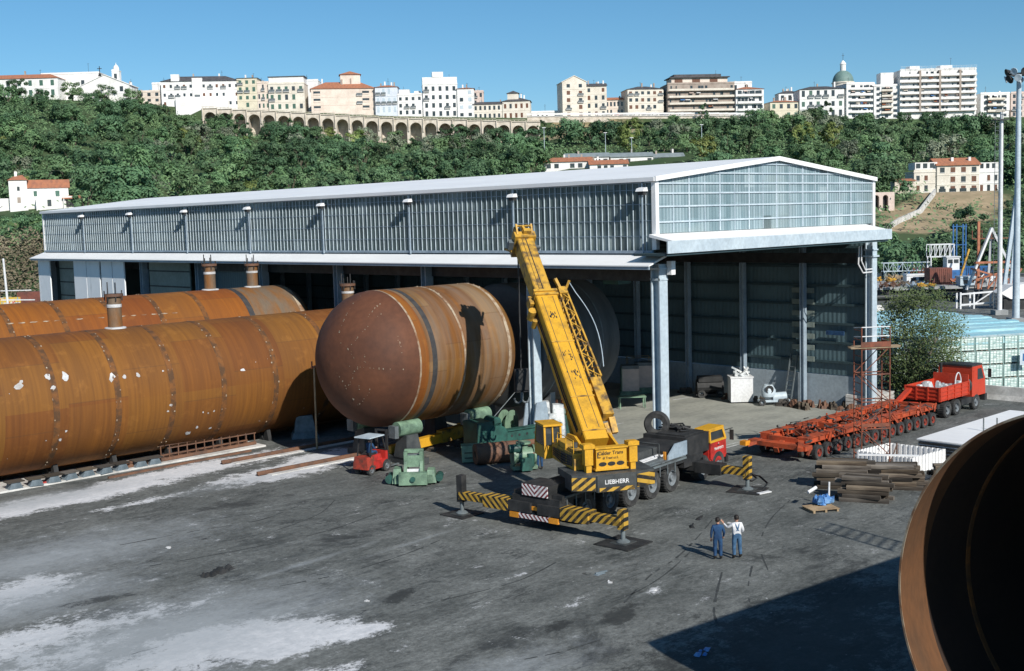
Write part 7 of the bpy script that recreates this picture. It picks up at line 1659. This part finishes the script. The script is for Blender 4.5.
m = MB(); m.box(-9,9,-6,12,-6,Hc-3); m.build('nave_wall', M['cream'], t, smooth=False); m = MB(); m.lathe([(R_*1.0,Hc-3),(R_*1.0,Hc+.3),(R_*1.07,Hc+.3),(R_*1.07,Hc+.9),(R_*.98,Hc+.9)], 'z', n=28); m.build('drum', M['cream'], t); m = MB(); m.lathe([(R_*.99*cos(a),Hc+.9+R_*1.12*sin(a)) for a in [i*pi/2/9*.96 for i in range(10)]], 'z', n=32); m.build('dome', M['copperdome'], t)
m = MB(); zt = Hc+.9+R_*1.1; m.lathe([(1.5,zt-.4),(1.5,zt+3.2),(1.75,zt+3.2),(1.5,zt+3.7),(.9,zt+4.6),(.3,zt+5.2),(.001,zt+5.4)], 'z', n=14); m.build('lantern', M['whiteren'], t); m = MB(); m.bar((0,0,zt+5.2),(0,0,zt+9.0),.16); m.bar((-.7,0,zt+7.8),(.7,0,zt+7.8),.14); m.build('cross', M['black'], t, smooth=False)
h('grey-white block with red roof edge and long balconies, left of the white tower house','apartment block',846,875,84,118.5,Y0,'whiteren',6,2,'flat',depth=14,rot=.16,balc=('white',.8)); t, w, H = h('white tower house with brown balconies beside the biggest white block','apartment block',874,899,86,119,Y0-1,'whiteren',6,3,'flat',depth=12,balc=('brown',.45)); m = MB(); m.box(-w+4,-w+10.5,2,9,H,H+6.8); m.build('stair_tower', M['whiteren'], t, smooth=False)
t, w, H = h('biggest white apartment block with seven rows of long balconies','apartment block',900,976,70,117,Y0-2,'whiteren',8,0,'flat',depth=16,rot=.03,balc=('white',.985)); m = MB(); m.box(-w+6,-w+11,3,9,H+.4,H+2.6); m.box(w-17,w-11,3,9,H+.4,H+2.6); each(m, 'roof_room', M['whiteren'], t); m = MB()
for i in range(16): x = -w+.5+i*(2*w-1)/15; m.bar((x,-.9,H+.3),(x,-.9,H+1.9),.1)
m.bar((-w,-.9,H+1.9),(w,-.9,H+1.9),.12); m.bar((-w,-.9,H+1.2),(w,-.9,H+1.2),.08); m.build('roof_railing', M['frame'], t, smooth=False); m = MB()
for x in (-w*.5,0.02*w,w*.55): m.box(x-.5,x+.5,-1.56,-.02,3,H-.2)
each(m, 'dividing_wall', M['brick'], t)
for f in range(1,8):
    m = MB(); m.box(-w-.05,w+.05,-1.6,-1.5,f*H/8-.24,f*H/8-.10); m.build('slab_edge', M['brick'], t, smooth=False)
t, w, H = h('white apartment block with dark balconies at the right end of the ridge','apartment block',980,1010,94,118,Y0,'whiteren',4,3,'flat',depth=14,rot=.1,balc=('brown',.6)); h('pinkish white house at the right picture edge of the ridge','house',1011,1050,93,117,Y0+2,'palered',4,6,'flat',depth=14)
# arcade carrying the upper street
ar = thing('arched_viaduct', 'long stone arcade of tall round arches below the town', 'viaduct', (0,0,0))
pxs = [215.5+14.35*i for i in range(24)]
mw, mb_, mp_ = MB(), MB(), MB()
for i in range(23):
    X0, X1 = (pxs[i]-512)/FPX*598, (pxs[i+1]-512)/FPX*598; z1 = plateau((X0+X1)/2)-1.2-1.9*i/22; zb = brow((X0+X1)/2)-3
    L = X1-X0; r = L*.40; zs = z1-1.7-r; n = 10
    outl = [(0,zb),(L/2-r,zb),(L/2-r,zs)]+[(L/2-r*cos(pi*j/n), zs+r*sin(pi*j/n)) for j in range(1,n)]+[(L/2+r,zs),(L/2+r,zb),(L,zb),(L,z1),(0,z1)]
    # split into pier, spandrel strips so that every face is convex
    def blk(pts):
        f = [c2h(X0+x, 593.5, z) for x, z in pts]; g_ = [c2h(X0+x, 600.5, z) for x, z in pts]; q = len(pts)
        mw.add(f+g_, [tuple(range(q)), tuple(range(2*q-1,q-1,-1))]+[(j,(j+1)%q,(j+1)%q+q,j+q) for j in range(q)])
    blk([(0,zb),(L/2-r,zb),(L/2-r,z1),(0,z1)]); blk([(L/2+r,zb),(L,zb),(L,z1),(L/2+r,z1)])
    for j in range(n):
        a0, a1 = pi*j/n, pi*(j+1)/n; blk([(L/2-r*cos(a0),zs+r*sin(a0)),(L/2-r*cos(a1),zs+r*sin(a1)),(L/2-r*cos(a1),z1),(L/2-r*cos(a0),z1)])
    mb_.add([c2h(X0,600.6,zb),c2h(X1,600.6,zb),c2h(X1,600.6,z1),c2h(X0,600.6,z1)],[(0,1,2,3)])
    a, b_ = c2h(X0,593.3,z1+.15), c2h(X1,593.3,z1+.15); mp_.bar(a,b_,.5,.4); mp_.bar(a+Vector((0,0,.8)),b_+Vector((0,0,.8)),.18,.2)
    for j in range(4): q = a.lerp(b_,j/4); mp_.bar(q,q+Vector((0,0,.9)),.15)
    q = c2h(X0,593.2,0); mp_.bar(Vector((q.x,q.y,z1-6)),Vector((q.x,q.y,z1)),.7,.5)
mw.build('arch_wall', M['stone'], ar, smooth=False); mb_.build('back_wall', M['stone'], ar, smooth=False); mp_.build('parapet', M['stone'], ar, smooth=False)
# street wall and roadside terrace to the right of the arcade
sw = thing('street_wall', 'long pale retaining wall with railing along the upper street in the middle', 'wall', (0,0,0)); m = MB(); m2 = MB()
for i in range(24):
    X0, X1 = (533+i*9-512)/FPX*596, (533+(i+1)*9-512)/FPX*596; z = plateau(X0)-.1; a, b_ = c2h(X0,594,z), c2h(X1,594,z); d = 3.2 if i < 9 else 1.6
    m.add([a,b_,b_-Vector((0,0,d)),a-Vector((0,0,d)),c2h(X0,596,z),c2h(X1,596,z)], [(0,1,2,3),(0,4,5,1)]); m2.bar(a+Vector((0,0,.9)),b_+Vector((0,0,.9)),.12,.9); m2.bar(a+Vector((0,-.3,-.2)),b_+Vector((0,-.3,-.2)),.4,.25)
m.build('wall_face', M['stone'], sw, smooth=False); m2.build('railing', M['whiteren'], sw, smooth=False)
c0 = None; cc = ['white','darksteel','red','steelblue','white','greysteel','white','denim','cream','white']
for i in range(10):
    X = (605+i*9.0-512)/FPX*597; p = c2h(X, 597, plateau(X)+.1)
    cname = {'white':'white','darksteel':'dark grey','red':'red','steelblue':'blue-grey','greysteel':'grey','denim':'dark blue','cream':'beige'}[cc[i]]
    t = thing('parked_car', '%s car parked on the upper street, number %d of the row from the left' % (cname, i+1), 'car', p, VIEWROT, 'cars parked on the upper street'); t['label'] = '%s small car in the row parked on the upper street below the cream block' % cname
    m = MB(); m.prism([(-2,.3),(2,.3),(2,.8),(1.2,.9),(.7,1.42),(-1.1,1.42),(-1.7,.9),(-2,.85)], 'y', -.8, .8); m.build('body', M[cc[i]], t, smooth=False); m = MB(); m.prism([(-1.4,.92),(1.0,.92),(.6,1.34),(-1.0,1.34)], 'y', -.83, .83); m.build('side_window', M['glassdark'], t, smooth=False); m = MB()
    for x in (-1.2,1.25): m.lathe([(.001,-.84),(.32,-.84),(.32,.84),(.001,.84)], 'y', (x,0,.32), n=12)
    m.build('wheel', M['rubber'], t)
# stone gate on the right
sg_ = thing('stone_gate', 'stone bastion wall with one round arch below the biggest white block', 'gate', at(981,143,575), VIEWROT); zt = cam_at(981,118,575).z-cam_at(981,143,575).z
m = MB(); W2 = 9.0; r = 2.1; cx = -2.2; zs = zt*.42; n = 10
def gb_(pts): m.prism(pts, 'y', 0, 5)
gb_([(-W2,-4),(cx-r,-4),(cx-r,zt),(-W2,zt)]); gb_([(cx+r,-4),(W2,-4),(W2,zt*.95),(cx+r,zt)])
for j in range(n): a0, a1 = pi*j/n, pi*(j+1)/n; gb_([(cx-r*cos(a0),zs+r*sin(a0)),(cx-r*cos(a1),zs+r*sin(a1)),(cx-r*cos(a1),zt),(cx-r*cos(a0),zt)])
m.build('gate_wall', M['stone'], sg_, smooth=False); m = MB(); m.prism([(-W2-4,-8),(-W2-4,2.0),(-W2,3),(-W2,-8)], 'y', 0.5, 5); m.prism([(W2,-8),(W2,2.0),(W2+9,3.2),(W2+9,-8)], 'y', .5, 5); m.build('side_wall', M['stone'], sg_, smooth=False); m = MB(); m.box(cx-r,cx+r,4.9,5.2,-4,zs+r); m.build('arch_back', M['black'], sg_, smooth=False)
# white house on the left slope
pw = at(43,208,300); wh = thing('white_house', 'white country house with terracotta roofs on the left slope', 'house', pw, VIEWROT+.35); s = 300/FPX
m = MB(); m.box(-7.6,-3.4,0,5,-3,7.0); m.box(-3.4,6.2,1.5,8,-3,5.0); m.box(-1.5,7.4,-1.5,1.5,-3,2.8); m.box(-13,-7.6,2,3,-3,2.6); m.build('wall', M['whiteren'], wh, smooth=False)
m = MB(); m.add([(-7.9,-.3,7.0),(-3.1,-.3,7.0),(-3.1,5.3,7.0),(-7.9,5.3,7.0),(-6.6,2.5,8.0),(-4.4,2.5,8.4)],[(0,1,5,4),(1,2,5),(2,3,4,5),(3,0,4),(3,2,1,0)]); m.prism([(1.2,5.0),(4.75,7.2),(8.3,5.0)], 'x', -3.4, 6.6); m.prism([(-2.2,2.3),(1.5,3.0),(1.5,2.8),(-2.2,2.1)], 'x', 4.6, 9.0); rf = m.build('roof', M['tile'], wh, smooth=False); m = MB(); m.box(-6.2,-5.6,2.2,2.8,7.8,9.2); m.build('chimney', M['whiteren'], rf, smooth=False)
m = MB(); m.bar((5,-2.1,-2),(5,-2.1,2.2),.25); m.bar((8.6,-2.1,-2),(8.6,-2.1,2.2),.25); each(m, 'porch_post', M['whiteren'], wh)
for (x, z, w_, h_, mt, y) in ((-5.4,1.4,.8,1.4,'brick',-.06),(-5.4,4.4,.6,1.0,'glassdark',-.06),(-1.6,3.0,.8,1.3,'shut',1.44),(3.6,2.9,1.0,1.4,'shut',1.44),(1.6,.4,.9,1.6,'glassdark',-1.56),(6.6,.1,2.2,1.8,'black',-1.56)):
    m = MB(); m.box(x-w_/2,x+w_/2,y,y+.05,z,z+h_); m.build('window', M[mt], wh, smooth=False)
# villa on the right, arched wall left of it
t, w, H = h('long cream three storey house with red tiled roof on the right slope','house',937,979,165,194,357,'cream',3,4,'ridge','tile',9,roofh=2.0,sink=4,wm='brownshut',frame='glassdark',win=(.38,.55),name='villa')
m = MB()
for x in (-1.0,4.2): m.box(x-.35,x+.35,2,2.8,H+.3,H+2.4)
each(m, 'chimney', M['whiteren'], t); m = MB()
for i in range(4): m.box(-w+.6+i*3.1,-w+2.6+i*3.1,-.07,0,-.2,1.7)
each(m, 'garage_door', M['glassdark'], t)
for sgn, px0, px1, lab in ((-1,914,938,'left flat roofed wing of the red roofed house on the right slope'),(1,978,999,'right flat roofed wing of the red roofed house on the right slope')):
    t, w, H = h(lab,'house wing',px0,px1,172.5,194,357.5,'cream' if sgn < 0 else 'whiteren',2,3,'flat',depth=8,sink=4,wm='brownshut',frame='glassdark',name='villa_wing'); m = MB(); m.box(-w+.3,w-.3,-.0,6,H+.9,H+3.0); m.build('terrace_room', M['whiteren'], t, smooth=False); m = MB()
    for i in range(3): m.box(-w+.6+i*(2*w-1)/3,-w-.2+(i+1)*(2*w-1)/3,-.05,0,H+1.3,H+2.7)
    each(m, 'terrace_window', M['glassdark'], t)
gs = thing('garden_shed', 'small sand coloured shed between the arched wall and the villa', 'shed', at(905,190,352), VIEWROT); m = MB(); m.box(-3,3,0,4,-2,2.6); m.build('wall', M['stone'], gs, smooth=False); m = MB(); m.prism([(-.3,2.6),(4.3,3.2),(4.3,3.4),(-.3,2.8)], 'x', -3.3, 3.3); m.build('roof', M['tile'], gs, smooth=False); m = MB(); m.box(-1.5,-.3,-.05,0,0,2); m.build('door', M['copper'], gs, smooth=False)
aw = thing('arched_wall', 'pale stone wall with two round arches beside the right end of the hall gable', 'wall', at(881,204,328), VIEWROT); zt = 3.2; m = MB()
for cx in (-1.25,1.25):
    r = .75; zs = 1.7
    for x0, x1 in ((cx-1.25,cx-r),(cx+r,cx+1.25)): m.prism([(x0,-5),(x1,-5),(x1,zt),(x0,zt)], 'y', 0, 1.2)
    for j in range(8): a0, a1 = pi*j/8, pi*(j+1)/8; m.prism([(cx-r*cos(a0),zs+r*sin(a0)),(cx-r*cos(a1),zs+r*sin(a1)),(cx-r*cos(a1),zt),(cx-r*cos(a0),zt)], 'y', 0, 1.2)
m.prism([(-2.5,-5),(-2.5,zt),(-6,zt-.5),(-6,-5)], 'y', 0, 1.2); m.prism([(2.5,-5),(2.5,zt),(3.7,zt),(3.7,-5)], 'y', 0, 1.2); m.build('wall_face', M['palered'], aw, smooth=False); m = MB(); m.box(-2.4,2.4,1.25,1.4,-5,zt); m.build('arch_back', M['black'], aw, smooth=False)
gr = thing('garden_wall', 'low pale wall running up the slope to the villa', 'wall', (0,0,0)); m = MB(); ps = [cam_at(x,y,Y) for x,y,Y in ((884,208,290),(900,204,305),(920,201,320),(935,196,338))]; ps = [c2h(p.x,p.y,terr(p.x,p.y)) for p in ps]
for a, b_ in zip(ps, ps[1:]): m.bar(a+Vector((0,0,.5)),b_+Vector((0,0,.5)),.5,1.6)
m.build('wall_face', M['sill'], gr, smooth=False)
# long low sheds between hall roof and the wood
for (px0, px1, yt, yb, Y, rm, lab) in ((545,592,161.5,170,462,'tile','long low shed with terracotta roof just above the hall roof'),(566,609,157,166,474,'greyroof','left grey roofed low white shed above the hall roof'),(611,653,156.5,166,476,'greyroof','middle grey roofed low white shed above the hall roof'),(650,684,157,165,478,'greyroof','right grey roofed low white shed above the hall roof'),(590,628,164,171,458,'tile','short shed with terracotta roof behind the hall ridge')):
    h(lab,'shed',px0,px1,yt,yb,Y,'whiteren',1,6,'ridge',rm,9,roofh=1.5,sink=8,name='low_shed',topband=False,win=(.5,.5))
# lamp posts among the trees
for (x, yb, yt, Y) in ((545,172,128,468),(606,168,133,480),(632,165,138,482),(702,160,125,490),(985,150,122,540)):
    c = cam_at(x, yb, Y); t = thing('lamp_post', 'thin pale lamp post rising among the hillside trees', 'lamp post', c2h(c.x, Y, terr(c.x, Y)), VIEWROT, 'lamp posts among the hillside trees'); zt = cam_at(x, yt, Y).z-terr(c.x, Y); m = MB(); m.tube((0,0,-1),(0,0,zt),.16,.1,n=6); m.build('post', M['frame'], t); m = MB(); m.box(-.7,.7,-.2,.2,zt,zt+.25); m.build('lamp_head', M['white'], t)
# ================================================================== LIGHT, SKY, CAMERA
AZ = atan2(-.25,-.967); EL = radians(34.2)          # the sun stands to the right of and behind the viewpoint
sx, sy = -.25, -.967; n_ = hypot(sx, sy); sd = Vector((sx/n_*cos(EL), sy/n_*cos(EL), sin(EL)))
sun = bpy.data.lights.new('sun', 'SUN'); sun.energy = 4.9; sun.angle = radians(.53); sun.color = (1.0,.955,.88)
so = bpy.data.objects.new('sun', sun); col.objects.link(so); so.rotation_euler = sd.to_track_quat('Z','Y').to_euler(); so.location = (0,0,60)
w_ = bpy.data.worlds.new('World'); sc.world = w_; w_.use_nodes = True; nt = w_.node_tree; bg = nt.nodes['Background']
sky = nt.nodes.new('ShaderNodeTexSky'); sky.sky_type = 'NISHITA'; sky.sun_disc = False; sky.sun_elevation = EL; sky.sun_rotation = atan2(sx, sy); sky.air_density = 2.0; sky.dust_density = 0; sky.ozone_density = 6; sky.altitude = 6000
hs_ = nt.nodes.new('ShaderNodeHueSaturation'); hs_.inputs['Saturation'].default_value = 1.1; hs_.inputs['Hue'].default_value = .488; nt.links.new(sky.outputs[0], hs_.inputs['Color']); nt.links.new(hs_.outputs[0], bg.inputs[0]); bg.inputs[1].default_value = .09
cd = bpy.data.cameras.new('camera'); cam = bpy.data.objects.new('camera', cd); col.objects.link(cam); sc.camera = cam
cd.sensor_width = 36; cd.lens = FPX*36/1024; cd.clip_end = 9000; cd.clip_start = .5
def rot_(v_): return Vector((v_.x*VX+v_.y*VY, v_.x*UX+v_.y*UY, v_.z))
R3 = Matrix((rot_(_r), rot_(_u), -rot_(_fw))).transposed(); cam.matrix_world = Matrix.Translation(c2h(0,0,CH)) @ R3.to_4x4()
sc.view_settings.view_transform = 'Standard'; sc.view_settings.look = 'None'; sc.view_settings.exposure = .1; sc.view_settings.gamma = 1
sc.render.engine = 'CYCLES'; sc.cycles.max_bounces = 6; sc.cycles.diffuse_bounces = 3; sc.cycles.glossy_bounces = 3
